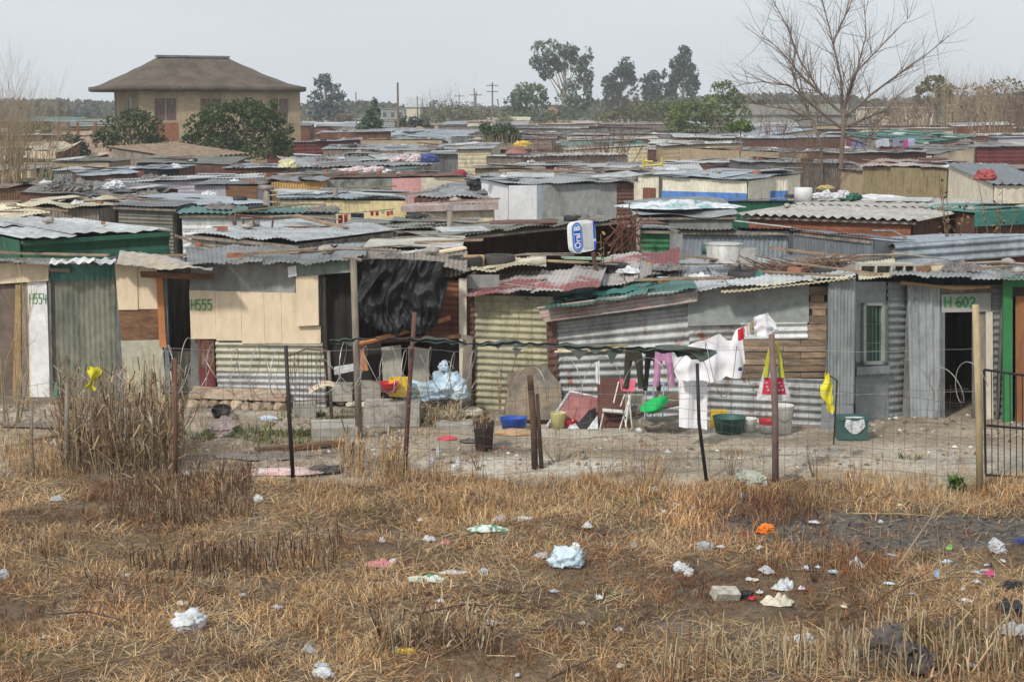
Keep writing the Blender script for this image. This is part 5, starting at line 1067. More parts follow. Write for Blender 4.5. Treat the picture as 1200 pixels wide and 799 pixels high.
# shade net rolled along the top wire
path=[(386,399),(420,397),(470,396),(520,399),(560,404),(600,401),(640,404),(700,407),(745,409),(790,411),(826,416)]
m=MB()
def nf(a,b):
    i=a*(len(path)-1); k=min(int(i),len(path)-2); f=i-k; u=path[k][0]*(1-f)+path[k+1][0]*f; v=path[k][1]*(1-f)+path[k+1][1]*f
    w_=(.8+1.9*abs(math.sin(a*17))+1.2*math.sin(a*41)**2)*(0.35 if a<.25 else 1); p=P(u,v+w_*(b*2-1)*.8+(b>.9)*max(0,vn(a*60,0,1,3)-.45)*12,DF-.03); return (p.x,p.y+.05*math.sin(b*9+a*30),p.z+.01*math.sin(a*150))
m.cloth(nf,220,5); tag(m.build('shade_net',netf,smooth=True),'ragged dark green shade net strung along the top of the wire fence','shade net')
m=MB(); q=[(768,405),(795,402),(822,404),(839,412),(830,421),(821,424),(808,414),(788,411)]; 
flb=interp([(0,406.5),(.4,411),(.6,414),(.74,424),(.85,419),(1,411.5)])
def flapf(a,b):
    u=768+71*a; vt=405-3*math.sin(a*3.1)+6*a; vb=flb(a); p=P(u,vt+(vb-vt)*b,DF-.06); return (p.x,p.y+.06*math.sin(a*7+b*4)-.1*b,p.z)
m.cloth(flapf,22,8); tag(m.build('net_flap',netf,smooth=True),'pointed flap of dark net hooked on the curved black post','shade net')
for (u,v,w_,h_) in ((679,410,11,12),(718,410,8,17),(606,408,6,10)):
    a,b,c=P(u-w_,v,DF-.03),P(u+w_,v,DF-.03),P(u+random.uniform(-2,2),v+h_,DF-.05); m=MB(); m.slab([a,c,b],.012); tag(m.build('net_scrap',netf),'small triangular scrap of dark net hanging from the fence top','net scrap','net scraps on the fence')
# ------------------------------------------------------------------ gate
t=thing('metal_gate','black metal bar gate beside the yellowish post','gate',(P(1175,480,21).x,21,0)); 
m=MB()
def gp3(u,v): return P(u,v,20.95)
for a,b in (((1153,433),(1155,559)),((1153,433),(1260,448)),((1154,498),(1260,507)),((1155,556),(1260,563))): m.tube([gp3(*a),gp3(*b)],.018,n=5)
m.build('frame',blackm,t); m=MB()
for i in range(14):
    u=1162+i*7.2; m.tube([gp3(u,434+(u-1153)*.14),gp3(u+.5,556+(u-1155)*.06)],.007,n=4)
m.build('bars',blackm,t)
# ------------------------------------------------------------------ washing
def hcloth(name,label,cat,tops,bots,d,mat,nu=24,nv=14,fold=.05,freq=10,seed=0,group=None):
    u0,u1=tops[0][0],tops[-1][0]; ft=interp([((u-u0)/(u1-u0),v) for u,v in tops]); fb_=interp([((u-u0)/(u1-u0),v) for u,v in bots])
    return tag(pcloth(ft,fb_,u0,u1,d,nu,nv,fold,freq,seed).build(name,mat,smooth=True),label,cat,group)
hcloth('white_sheet','large white sheet pegged on the line, with a small dark mark near its corner','bed sheet',[(786,412),(812,402),(830,397),(841,391),(845,391),(852,399),(857,399),(864,386),(868,384),(873,425)],[(786,416),(795,446),(828,446),(832,447),(845,446),(850,441),(860,443),(867,443),(871,438),(873,428)],22.6,whitec,nu=60,fold=.045,freq=20)
m=MB(); a=P(867,432,22.5); m.blob((a.x,a.y-.05,a.z-.03),(.07,.02,.07),sub=1,flat=False); tag(m.build('peg_bag_mark',flat('navy_mark',(.05,.05,.12))),'small dark blue mark at the corner of the white sheet','clothes mark')
hcloth('white_cloth','narrow white cloth hanging below the big white sheet down to the ground','cloth',[(795,438),(829,438)],[(795,500),(829,503)],22.9,whitec,fold=.035,freq=9,seed=2)
def trousers(u0,u1,vt,vb,d,mat,label,cat):
    m=MB(); w_=(u1-u0); k=d/F_
    for s in (0,1):
        ua=u0+w_*(.25+.5*s); pts=[P(ua,vt+(vb-vt)*i/6,d) for i in range(7)]; r=[w_*k*.25]*3+[w_*k*.2]*4
        m.tube([Vector((p.x+(s*2-1)*.01*i,p.y+.02*math.sin(i+s*2),p.z)) for i,p in enumerate(pts)],r,n=8)
    a,b=P(u0+w_*.04,vt,d),P(u1-w_*.04,vt,d); m.box(((a.x+b.x)/2,d,a.z-.05),(b.x-a.x,.09,.2)); tag(m.build('trousers',mat,smooth=False),label,cat)
trousers(733,752,411,455,23.2,flat('dark_olive_cloth',(.05,.05,.035),rough=.9),'dark olive trousers hanging on the washing line','trousers')
trousers(757,771,411,457,23.2,flat('black_cloth',(.012,.012,.016),rough=.9),'black trousers on the line beside the pink leggings','trousers')
trousers(768,788,411,452,23.1,flat('pink_cloth',(.5,.25,.42),rough=.9),'pink leggings on the washing line','leggings')
hcloth('white_strip','thin white strips of cloth dangling before the ribbed wall','cloth strip',[(697,424),(703,423)],[(696,447),(702,450)],23.3,whitec,nu=6,fold=.03)
hcloth('white_pillowcase','white cloth square tied to the top of the reddish fence post','cloth',[(883,372),(900,366),(912,385)],[(893,394),(900,393),(912,387)],20.7,whitec,nu=12,fold=.04)
for i,(u,c,l) in enumerate(((868,(.6,.03,.04),'red'),(875,(.75,.74,.75),'white'),(881,(.45,.35,.2),'yellow patterned'))):
    hcloth('small_cloth',f'small {l} cloth clipped to the line leading to the reddish post','cloth',[(u-3.5,386-i*3.5),(u+4,383-i*3.5)],[(u-3,400-i*5),(u+4,397-i*5)],21.2,flat('cloth_'+l.split()[0],c,rough=.9),nu=6,nv=5,fold=.02)
m=MB(); m.tube([P(655,408,23.1),P(735,410,23.2),P(790,411,23.0),P(830,395,22.5),P(866,384,22.2),P(884,373,21.2),P(903,366,20.9)],.004,n=3); tag(m.build('washing_line',wire),'thin washing line running from the net to the reddish post','washing line')
# supermarket bag on the post
t=thing('carrier_bag','white carrier bag with red print and yellow-green handles hung on the reddish post','bag',P(906,468,20.8))
m=MB()
def bagf(a,b):
    uu=(886+ (927-886)*a); top=452-24*math.sin(3.14*min(1,max(0,a)))*0; u=906+(uu-906)*(.52+.48*b); v=430+(38)*b; p=P(u,v,20.78); return (p.x,p.y-.06*math.sin(3.14*a)*(.3+b),p.z)
m.cloth(bagf,18,10); m.build('bag_body',whitep,t,smooth=True)
m=MB(); 
def bagf2(a,b): 
    q=bagf(.12+.76*a,.32+.5*b); return (q[0],q[1]-.006,q[2])
m.cloth(bagf2,16,6); m.build('red_print',flat('bag_red',(.55,.03,.07)),t,smooth=True)
m=MB(); 
for (a,b) in ((.22,.5),(.3,.72),(.7,.5),(.78,.72),(.66,.72),(.26,.62),(.75,.6)): p=bagf(a,b); m.blob((p[0],p[1]-.012,p[2]),(.035,.006,.03),sub=1,flat=False)
m.build('white_print',whitep,t)
m=MB()
for (u0,s) in ((897,-1),(917,1)):
    p=[P(u0+s*0,442,20.74),P(u0+s*-3,420,20.74),P(907+s*4,405,20.76),P(907,400,20.78)]; m.tube(p,[.035,.028,.02,.012],n=5)
m.build('handle',flat('bag_yellow_green',(.5,.52,.05)),t)
m=MB()
def ragf(a,b): w_=.45+.75*math.sin(min(1,b*1.3)*2.6)**2+.12*math.sin(b*23); p=P(969+(a-.5)*12*w_+3*b*b+1.5*math.sin(b*9),437+46*b+5*abs(mnoise.noise(Vector((a*3,0,2))))*b,21.6); return (p.x,p.y+.04*math.sin(a*7+b*5),p.z)
m.cloth(ragf,8,16); tag(m.build('yellow_rag',flat('yellow_plastic',(.75,.68,.05),rough=.5),smooth=True),'yellow plastic bag with black print hanging before the pale upright sheet','bag')
m=MB(); q=G(977,520); m.tube([(q.x,q.y,0),P(981,446,21.6),P(968,437,21.6)],.012,n=4); tag(m.build('thin_stake',blackm),'thin crooked stake holding the yellow plastic bag','stake')
m=MB()
def ragf(a,b): w_=.7+.5*math.sin(b*7); p=P(108+(a-.5)*15*w_+2*math.sin(b*5),430+25*b+6*abs(mnoise.noise(Vector((a*3,0,2))))*b,20.75); return (p.x,p.y+.05*math.sin(a*7+b*5),p.z)
m.cloth(ragf,8,10); tag(m.build('yellow_rag',flat('yellow_plastic',0),smooth=True),'yellow rag caught in the tall reeds','rag')
# ------------------------------------------------------------------ yard things
def lathe_thing(name,label,cat,u,v,h,r,mat,prof=None,open_=True,sx=1,sy=1,rx=0,ry=0,rz=0,z=None,rim=None,group=None,inner=None,n=22,handle=False):
    p=G(u,v) if z is None else P(u,v,z[0]); 
    if z is None: p.z=0
    t=thing(name,label,cat,p,group); m=MB(); k=.93
    prof=prof or [(0,0),(.8*r,0),(r,h),(r*1.04,h+.01),(r*1.0,h+.012),(r*.96,h-.005),(.76*r,.02),(0,.02)]
    m.lathe(prof,p,n=n,sx=sx,sy=sy,rx=rx,ry=ry,rz=rz); m.build('tub_body',mat,t,smooth=True)
    if handle: 
        m=MB(); m.tube([(p.x-r,p.y,p.z+h*.95),(p.x-r*.8,p.y-r*.7,p.z+h*.6),(p.x,p.y-r*1.08,p.z+h*.45),(p.x+r*.8,p.y-r*.7,p.z+h*.6),(p.x+r,p.y,p.z+h*.95)],.006,n=4); m.build('handle',wire,t)
    return t
LT=lathe_thing
teal=flat('dark_teal_plastic',(.05,.12,.11),rough=.5); redpl=flat('red_plastic',(.6,.04,.05),rough=.45); bluepl=flat('blue_plastic',(.03,.1,.45),rough=.45); greenpl=flat('green_plastic',(.02,.5,.13),rough=.4); yelpl=flat('yellow_crate_plastic',(.75,.5,.03),rough=.5); whpl=flat('white_bucket_plastic',(.75,.75,.72),rough=.45)
LT('wash_tub','dark teal round washing tub by the white cloth','tub',854,506,.24,.26,teal)
LT('bucket','tall white bucket with a lid rim behind the reddish post','bucket',917,507,.44,.165,whpl,handle=True)
LT('bucket','small white bucket between the teal tub and the tall bucket','bucket',878,505,.2,.12,whpl)
LT('plastic_tub','low white tub with a red rim in front of the tall white bucket','tub',899,506,.12,.14,whpl); m=MB(); q=G(899,506); m.lathe([(.13,.12),(.14,.2),(.125,.2),(.115,.12)],(q.x,q.y,0),n=20); tag(m.build('red_bowl',redpl,smooth=True),'red bowl resting in the low white tub','bowl')
m=MB(); q=G(842,499); m.box((q.x,q.y,.13),(.26,.14,.26)); tag(m.build('yellow_can',yelpl),'yellow plastic can just behind the dark teal tub','can')
t=thing('cooler_box','teal cool box with white cloth over its front','box',G(997,515)); q=G(997,513); m=MB()
m.box((q.x,q.y,.16),(.46,.34,.32)); m.box((q.x,q.y,.33),(.49,.37,.04)); m.build('box_body',teal,t); m=MB()
m.cloth(lambda a,b:(q.x-.12+.27*a+.05*b*(a-.5),q.y-.19-.01*math.sin(a*9)+(-.002 if b>.2 else .1*(1-b*5)),.358-.26*b*(.5+.5*math.sin(a*3.1))*(1 if b>.2 else .02)),12,8); m.build('draped_cloth',whitep,t,smooth=True)
LT('blue_tub','deep blue rectangular tub by the thick burnt post','tub',602,504,.2,.22,bluepl,sy=.7)
m=MB(); q=G(603,508); m.blob((q.x,q.y-.05,-.02),(.62,.3,.14),seed=4,amp=.1,sub=3); tag(m.build('cardboard_tray',mk('tan_cardboard',(.42,.28,.17),rough=.95)),'curled tan cardboard lying in front of the blue tub','cardboard')
t=LT('charred_drum','charred cylindrical drum with dead weeds growing from it','drum',567,526,.42,.16,mk('charred_drum',(.1,.06,.06),(.05,.045,.045),rough=.9,streak=.4,scale=4))
q=G(567,526); n=130; blades('dead_weeds',q.x+rng.normal(0,.07,n),q.y+rng.normal(0,.07,n),rng.uniform(0,6.28,n),np.abs(rng.normal(0,.7,n)),rng.uniform(.08,.3,n),rng.uniform(.008,.02,n),pick(n,REED,[3,3,3,2,2,2]),bz=np.full(n,.36),droop=.8,parent=t)
# cardboard leaning on the yellow wall
m=MB(); a=[(591,492),(595,456),(606,437),(622,440),(640,430),(657,450),(660,492)]; m.slab([P(u,v,25.1-(0 if v<450 else .45)*((v-420)/70)) for u,v in a],.02)
tag(m.build('leaning_board',mk('stained_cardboard',0),),'big stained grey-brown board leaning on the yellow-green wall','board')
# pink table top
t=thing('pink_table','upturned pinkish table top with a white edge leaning by the grey wall','table top',G(670,500)); m=MB(); Q=[G(641,501),P(668,459,25.0),P(702,466,25.0),G(705,501)]; Q[0].z=Q[3].z=.02
m.slab(Q,.03); m.build('table_top',mk('pink_tabletop',(.33,.14,.14),(.26,.12,.12),rough=.7,scale=2),t); m=MB()
n_=Vector((0,-.03,.01))
for i in range(2): m.tube([Q[i]+n_,Q[i+1]+n_],.022,n=5)
m.build('edge_trim',whitep,t)
for (x,a,b) in ((0,(672,470),(668,484)),(1,(690,468),(686,480))):
    m=MB(); m.tube([P(a[0],a[1],24.6),P(b[0],b[1],24.4)],.008,n=4); m.build('bent_rod',wood_o,t)
LT('paint_bucket','pale yellow bucket standing against the pink table top','bucket',654,501,.24,.13,flat('pale_yellow_bucket',(.55,.52,.25)))
LT('red_tub','little red tub between the yellow bucket and a black board','tub',669,501,.12,.09,flat('dark_red_tub',(.4,.03,.04)))
m=MB(); m.slab([G(672,502),P(690,481,24.5),P(698,478,24.6),G(702,502)],.02); tag(m.build('black_board',blackm),'black triangular board leaning beside the brown door panel','board')
m=MB(); m.slab([G(665,503),P(671,492,24.4),G(679,503)],.03); tag(m.build('white_wedge',whitep),'white wedge of board under the black board','board')
m=MB(); m.slab([G(688,503),P(700,487,24.4),G(701,503)],.03); tag(m.build('white_wedge',whitep),'white wedge of board next to the brown door panel','board')
# brown door panel
m=MB(); a,b=G(701,501),G(738,500); a.z=b.z=0; c,d=P(737,444,24.95),P(700,443,24.95); m.slab([a,b,c,d],.04); tag(m.build('door_panel',mk('red_brown_door_panel',(.13,.055,.04),(.09,.04,.03),rough=.75,streak=.6)),'red-brown door panel propped behind the pink chair','door panel')
# pink chair
t=thing('garden_chair','folding chair with white tube frame and a pink backrest','chair',G(723,504)); dd=24.35
m=MB()
for a,b in (((725,447),(719,472)),((738,465),(733,500)),((744,447),(733,488)),((732,462),(727,476))): m.tube([P(a[0],a[1],dd+.1),P(b[0],b[1],dd-.1)],.011,n=5)
for a,b in (((707,484),(703,503)),((731,487),(735,503)),((742,452),(726,503)),((736,455),(741,503))): m.tube([P(a[0],a[1],dd),P(b[0],b[1],dd-.05)],.011,n=5)
m.build('frame',whpl,t); m=MB(); m.slab([P(726,444,dd+.02),P(745,445,dd+.02),P(743,459,dd-.06),P(728,458,dd-.06)],.025); m.build('backrest',flat('pink_canvas',(.68,.12,.2)),t)
m=MB(); s_=[P(706,480,dd-.1),P(730,482,dd-.1),P(731,484,dd+.2),P(707,482,dd+.2)]; m.slab(s_,.05,n=(0,0,1)); m.build('seat',whpl,t)
# washer drum, blue chair, basin, bench
t=thing('old_washing_machine','old cream appliance with a round opening beside the chair','appliance',G(744,500)); q=G(744,500); m=MB(); m.box((q.x,q.y+.2,.24),(.3,.3,.48)); m.build('casing',mk('dirty_cream',(.45,.42,.33)),t)
m=MB(); m.lathe([(.12,0),(.12,.02),(.09,.03),(.07,.0),(0,0)],(q.x,q.y+.04,.26),n=20,rx=R(90)); m.build('porthole',galv,t,smooth=True)
t=thing('blue_chair_frame','pale blue tube chair frame behind the green basin','chair',G(766,499)); m=MB()
for u in (757,766,778): m.tube([P(u,447,24.5),P(u-1,478,24.4),P(u-2,499,24.3)],.012,n=5)
for v in (450,478): m.tube([P(756,v,24.5),P(779,v,24.5)],.012,n=5)
m.build('tubes',flat('pale_blue_tube',(.3,.42,.65)),t)
m=MB(); p=P(770,480,24.0); m.lathe([(0,0),(.13,0),(.24,.1),(.25,.11),(.235,.11),(.12,.015),(0,.015)],p,n=24,rx=R(10),ry=R(-24)); tag(m.build('green_basin',greenpl,smooth=True),'bright green plastic basin tilted on the bench','basin')
t=thing('low_bench','low bench of grey planks loaded with buckled boards','bench',G(775,502)); m=MB()
for v0 in (0,1,2): m.slab([P(752,492+v0*2,24.3-v0*.14),P(798,486+v0*2.4,24.3-v0*.14),P(799,489+v0*2.4,24.2-v0*.14),P(754,495+v0*2,24.2-v0*.14)],.025,n=(0,0,1))
m.build('planks',wood_g,t)
for i,(u,v) in enumerate(((754,492),(797,486),(756,498),(797,492))):
    m=MB(); a=P(u,v,24.2-.1*(i//2)); m.box((a.x,a.y,a.z/2),(.06,.06,a.z)); m.build('leg',wood_g,t)
for i,(a,b,mt,l) in enumerate((((738,484),(798,470),rust_d,'rusty slat lying across behind the green basin'),((760,482),(774,452),wood_b,'brown slat leaning against the blue chair frame'),((776,462),(800,464),wood_b,'short brown board under the pink leggings'))):
    m=MB(); m.slab([P(a[0],a[1],24.5),P(b[0],b[1],24.5),P(b[0],b[1]+4,24.45),P(a[0],a[1]+4,24.45)],.03); tag(m.build('slat',mt),l,'slat')
m=MB(); q=G(749,507); m.blob((q.x,q.y,0),(.11,.1,.1),seed=3,sub=2); tag(m.build('white_ball',whitep,smooth=True),'round white lump on the sand before the bench','lump')
# left-middle yard
t=thing('bulky_sack','big pale blue plastic sack tied at the top','sack',G(515,478)); m=MB(); q=P(512,467,25.2); z_=max(.15,q.z); m.bag((q.x-.17,q.y,z_),(.95,.6,.42),seed=12,ears=False); m.bag((q.x+.17,q.y+.03,z_),(.62,.5,.62),seed=5,ears=False); m.bag((q.x+.38,q.y-.05,z_),(.35,.4,.34),seed=15,ears=False); m.build('sack_body',bluep,t,smooth=True)
m=MB(); m.bag((q.x+.12,q.y,z_+.46),(.2,.18,.24),seed=9); m.build('tied_neck',bluep,t)
m=MB(); q=P(512,475,25.3); 
for i in range(5): m.blob((q.x-.45+i*.26,q.y-.1*(i%2),0.0),(.34,.4,.2),seed=i+30,amp=.15,sub=2)
tag(m.build('rubble_row',plaster_c),'row of whitish rubble under the pale blue sack','rubble')
t=thing('plastic_crate','yellow plastic crate beside the pale blue sack','crate',P(469,462,24.9)); a=P(469,462,24.9); m=MB()
for sx_ in (-1,1): m.box((a.x+sx_*.16,a.y,a.z+.13),(.02,.3,.28)); m.box((a.x,a.y+sx_*.15,a.z+.13),(.34,.02,.28))
m.box((a.x,a.y,a.z),(.34,.3,.02)); m.build('crate_body',yelpl,t)
LT('red_basin','shallow red tub in front of the yellow crate','tub',456,459,.15,.16,redpl,z=(24.6,))
m=MB(); a=P(460,470,24.7); m.box((a.x,a.y,a.z/2-.0),(.9,.5,max(.05,a.z))); tag(m.build('concrete_ledge',concrete),'concrete ledge carrying the crate and the red tub','ledge')
for i,(u,v,w_,h_,l) in enumerate(((402,453,.36,.3,'grey cement block next to the tall grey post'),(432,452,.42,.34,'cement block between the tall grey post and the red tub'),(357,466,.36,.25,'square grey cement box before the cream shack'))):
    a=G(u,v+22); m=MB(); m.box((a.x,a.y,h_/2+.1*(i<2)),(w_,.3,h_),rz=.1*i); tag(m.build('cement_block',concrete),l,'block')
for i,(u,v) in enumerate(((400,470),(412,472),(436,468),(447,472),(428,474),(456,476))):
    a=G(u,v+4); m=MB(); m.blob((a.x,a.y,0),(.2,.18,.14),seed=i+3,amp=.2,sub=2); tag(m.build('white_rubble_piece',plaster_c),'whitish lump of rubble by the tall grey post','rubble','whitish rubble by the tall grey post')
t=thing('white_trough','dirty white tray lying on the cement blocks','tray',P(405,436,24.8)); m=MB(); m.slab([P(392,438,25),P(424,431,25),P(422,426,25.4),P(392,431,25.4)],.04); m.build('tray_body',whitep,t)
m=MB(); m.cloth(lambda a,b:tuple(P(362+30*a,456-10*math.sin(a*2.2)+b*6,24.9-.3*b)),10,3); tag(m.build('curved_sheet',cream_p,smooth=True),'curved cream sheet beside the wire frame','sheet')
t=thing('mesh_gate','rusty wire panel standing against the cream shack wall','wire panel',P(362,460,24.6)); m=MB()
for i in range(9): m.tube([P(340+i*5,414-i*.6,24.7),P(341+i*5,476,24.7)],.005,n=3)
m.tube([P(338,417,24.7),P(358,409,24.7),P(384,411,24.7)],.014,n=5); m.tube([P(340,470,24.7),P(384,468,24.7)],.01,n=5); m.build('wires',rust_d,t)
LT('black_tub','small black tub lying on the rubble by the stone step','tub',260,488,.14,.16,blackm,rx=R(25))
for i,(a,b,l) in enumerate((((262,492),(322,466),'long dark stick leaning over the black tub'),((222,470),(240,492),'short dark stick before the doorway'),((270,482),(277,500),'bent pale stick by the black tub'))):
    m=MB(); m.tube([G(*a)+Vector((0,0,.03)),G(*b)+Vector((0,0,.12 if i else .35))],.014,n=4); tag(m.build('stick',wood_g if i<2 else wood_p),l,'stick')
def heap(name,label,cat,u,v,size,mat,seed=0,amp=.22,sub=3,smooth=False,rz=0,group=None,z=None):
    a=GG(u,v) if z is None else P(u,v,z); m=MB()
    if name in('plastic_bag','black_bag','clear_bag','bundle','blue_bag','rag_heap','orange_cloth','black_rag','white_cup','paper_ball','torn_bag'): m.bag((a.x,a.y,a.z-.01),(size[0],size[1],size[2]*.8),seed=seed,rz=rz+seed)
    elif name in('striped_cloth','lilac_cloth','plastic_scrap','paper_scrap','red_scrap','scrap_heap','plastic_sheet_scrap','paper_strip','pink_scrap','paper_heap','foil_scrap','blue_scrap','green_scrap','packet'): m.crumple((a.x,a.y,a.z+.02),(size[0],size[1],size[2]*.8),seed=seed,rz=rz+(seed if size[0]<.3 else 0),n=16)
    elif name=='food_box':
        m.box((a.x,a.y,a.z+.05),(.28,.15,.1),rz=.35,rx=.35,ry=.12)
    else: m.blob((a.x,a.y,a.z-.01),size,seed=seed,amp=amp,sub=sub,rz=rz)
    return tag(m.build(name,mat,smooth=smooth),label,cat,group)
heap('rag_heap','heap of dark rags and sheet metal by the stone step','rag heap',318,474,(.5,.3,.42),darkc,3)
heap('rag_heap','greyish pink tarpaulin crumpled over the rubble behind the weeds','tarpaulin',262,502,(1.6,.5,.22),mk('greyish_pink_cloth',(.33,.26,.24),(.24,.2,.19),rough=.95,bump=.5),8,sub=4)
heap('rag_heap','small light blue cloth dropped on the rubble','cloth',314,490,(.4,.22,.1),flat('light_blue_cloth',(.5,.58,.68)),9)
heap('scrap_heap','grey sheet of lino lying flat near the blackened post','sheet',310,534,(1.5,.55,.1),mk('grey_lino',(.24,.21,.19),(.17,.15,.14)),4,sub=4)
heap('plastic_sheet_scrap','pink and white plastic sheet lying by the blackened post','plastic sheet',325,556,(1.25,.4,.08),mk('pink_white_plastic',(.6,.28,.3),(.66,.6,.58),rough=.6,scale=5),5,sub=4)
heap('scrap_heap','flat white metal scrap in the grass by the reeds','scrap',232,556,(.5,.25,.07),greyp,6)
for (a,b,w_,mt,l) in (((300,531),(402,522),.16,wood_b,'long brown plank lying on the sand behind the blackened post'),((225,560),(300,552),.1,wood_g,'grey plank half buried near the cut reeds'),((0,500),(78,502),.14,wood_g,'pale beam lying on the ground at the far side of the reeds'),((30,520),(70,514),.07,wood_p,'short pale plank behind the reeds')):
    a,b=G(*a),G(*b); m=MB(); dr=(b-a).normalized(); s_=Vector((-dr.y,dr.x,0))*w_/2; z=Vector((0,0,.05)); m.slab([a-s_+z,b-s_+z,b+s_+z,a+s_+z],.05,n=(0,0,1)); tag(m.build('plank',mt),l,'plank')
for (u,v,w_,d_,h_,l) in ((392,512,.7,.5,.22,'grey concrete slab lying by the dry tussock'),(540,500,.8,.35,.08,'pale flat slab between the corn and the charred drum')):
    a=G(u,v); m=MB(); m.box((a.x,a.y,h_/2),(w_,d_,h_),rz=.2,rx=.08); tag(m.build('concrete_slab',concrete),l,'slab')
heap('red_packet','red and white packet on the sand before the charred drum','packet',524,514,(.3,.18,.07),flat('packet_red',(.55,.08,.1)),2,sub=2)
heap('scrap_heap','dark scraps of cloth beside the red packet','rags',548,517,(.3,.2,.08),darkc,7,sub=2)
for i,(u,v) in enumerate(((506,548),(514,537),(537,551))):
    a=G(u,v); m=MB(); m.lathe([(0,0),(.035,0),(.04,.12),(.03,.15),(.012,.18),(.012,.2),(0,.2)],(a.x,a.y,0),n=10,rx=.1*i); tag(m.build('plastic_bottle',whitep,smooth=True),'white plastic bottle standing on the pale sand','bottle','white bottles on the pale sand')
heap('bundle','greenish white bundle at the foot of the reddish post','bundle',880,566,(.68,.35,.3),mk('pale_green_bundle',(.33,.35,.3),(.25,.26,.22),bump=.6),5)
heap('bundle','dark lump at the foot of the reddish post','lump',930,564,(.3,.2,.14),darkc,6)
heap('bundle','black fallen bag at the bottom of the blackened post','bag',380,553,(.55,.3,.2),darkc,16)
t=thing('leafy_plant','small green leafy plant by the gate post','plant',G(1121,572)); a=G(1121,572); n=70
blades('leaves',a.x+rng.normal(0,.05,n),a.y+rng.normal(0,.05,n),rng.uniform(0,6.28,n),rng.uniform(.1,1.1,n),rng.uniform(.14,.3,n),rng.uniform(.025,.05,n),pick(n,[(.05,.12,.03),(.08,.16,.04),(.12,.17,.06)],[3,3,1]),bz=np.zeros(n),droop=.6,parent=t)
# concrete blocks on the roof of H602
def hollow_block(u,v,d,label,cols=2,w_=.4):
    p=P(u,v,d); t_=thing('cinder_block',label,'concrete block',p,'blocks on the front roofs'); m=MB(); h_=.19;dp=.3; k=.035; cw=(w_-k*(cols+1))/cols
    m.box((p.x,p.y,p.z+k/2),(w_,dp,k)); m.box((p.x,p.y,p.z+h_-k/2),(w_,dp,k))
    for i in range(cols+1): m.box((p.x-w_/2+k/2+i*(cw+k),p.y,p.z+h_/2),(k,dp-.002,h_-2*k))
    m.box((p.x,p.y+dp/2-.02,p.z+h_/2),(w_-2*k,.02,h_-2*k)); m.build('block_body',mk('cinder_block',(.42,.4,.34),(.33,.31,.27),rough=.95,bump=.5),t_); return t_
hollow_block(1024,321.5,25.8,'hollow two-holed cement block on the roof over the little window',2,.56)
hollow_block(1057,321.5,25.9,'narrow cream block standing beside the two-holed cement block',2,.38)
m=MB(); m.tube([P(1073,318,26.2),P(1090,317,26.2)],.09,n=9); tag(m.build('roof_log',wood_b,smooth=True),'short brown log on the roof next to the cream block','log')
m=MB(); m.tube([P(1090,317,26.2),P(1115,316,26.1)],.085,n=9); tag(m.build('pale_log',mk('pale_log',(.5,.42,.28)),smooth=True),'pale round log on the roof above the doorway number','log')
# ------------------------------------------------------------------ sign
t=thing('roadside_sign','leaning light box sign with a blue oval logo on a rusty post','sign',(P(700,345,28).x,28,0)); dd=27.6
m=MB(); m.tube([(P(704,345,28).x,28.0,-.05),P(704,345,27.8),P(695,296,dd+.06)],[.05,.05,.045],n=6); m.build('post',rust_d,t)
q=[(669,296.5),(697,293.5),(694.5,258.5),(667,261.5)]; A,B,C,D=[P(u,v,dd) for u,v in q]; B.y=C.y=dd+.18
ctr=(A+B+C+D)/4; 
m=MB(); pts=[]
ex=(B-A+C-D)/2; ez=(D-A+C-B)/2; 
for k in range(24):
    a=k/24*6.283; x=math.copysign(abs(math.cos(a))**.4,math.cos(a))*.5; y=math.copysign(abs(math.sin(a))**.4,math.sin(a))*.5; pts.append(ctr+ex*x*1.06+ez*y*1.04)
m.slab(pts,.16); m.build('sign_case',flat('sign_white',(.78,.79,.8),rough=.4),t)
nn=ex.cross(ez).normalized(); nn=-nn if nn.y>0 else nn
def sp3(x,y,o=.0): return ctr+ex*x+ez*y+nn*(.085+o)
def oval(cx,hw,hh,o,mat,name,tt=t):
    m=MB(); P_=[]
    for k in range(28):
        a=k/28*6.283; yy=math.sin(a); P_.append(sp3(cx+hw*math.cos(a),(hh-hw*1.2)*(1 if yy>0 else -1)+hw*1.2*yy,o))
    m.slab(P_,.006,n=tuple(nn)); return m.build(name,mat,tt)
sb=flat('sign_blue',(.02,.1,.5),rough=.4); oval(-.27,.21,.49,.002,sb,'blue_oval'); oval(-.27,.175,.45,.006,flat('sign_light_blue',(.25,.45,.75)),'light_oval'); oval(-.27,.14,.41,.010,sb,'inner_oval')
m=MB(); m.slab([sp3(-.02,-.42,.003),sp3(.36,-.42,.003),sp3(.36,.42,.003),sp3(-.02,.42,.003)],.005,n=tuple(nn)); m.build('grey_panel',flat('sign_grey',(.55,.57,.58),rough=.4),t)
m=MB(); m.slab([sp3(.42,-.48,.003),sp3(.5,-.48,.003),sp3(.5,-.2,.003),sp3(.42,-.2,.003)],.006,n=tuple(nn)); m.slab([sp3(.42,-.12,.003),sp3(.5,-.12,.003),sp3(.5,.45,.003),sp3(.42,.45,.003)],.006,n=tuple(nn)); m.build('blue_stripe',sb,t)
fc=bpy.data.curves.new('lettering','FONT'); fc.body='Oral B'; fc.size=1; fc.align_x='CENTER'; fc.align_y='CENTER'; fc.extrude=.01; fc.offset=.02; to=bpy.data.objects.new('lettering',fc); COL.objects.link(to)
bpy.context.view_layer.update(); me=bpy.data.meshes.new_from_object(to.evaluated_get(bpy.context.evaluated_depsgraph_get())); bpy.data.objects.remove(to)
vv=np.array([v.co[:] for v in me.vertices]); ll=vv[:,0].max()-vv[:,0].min(); L_=ez.length*.74/ll
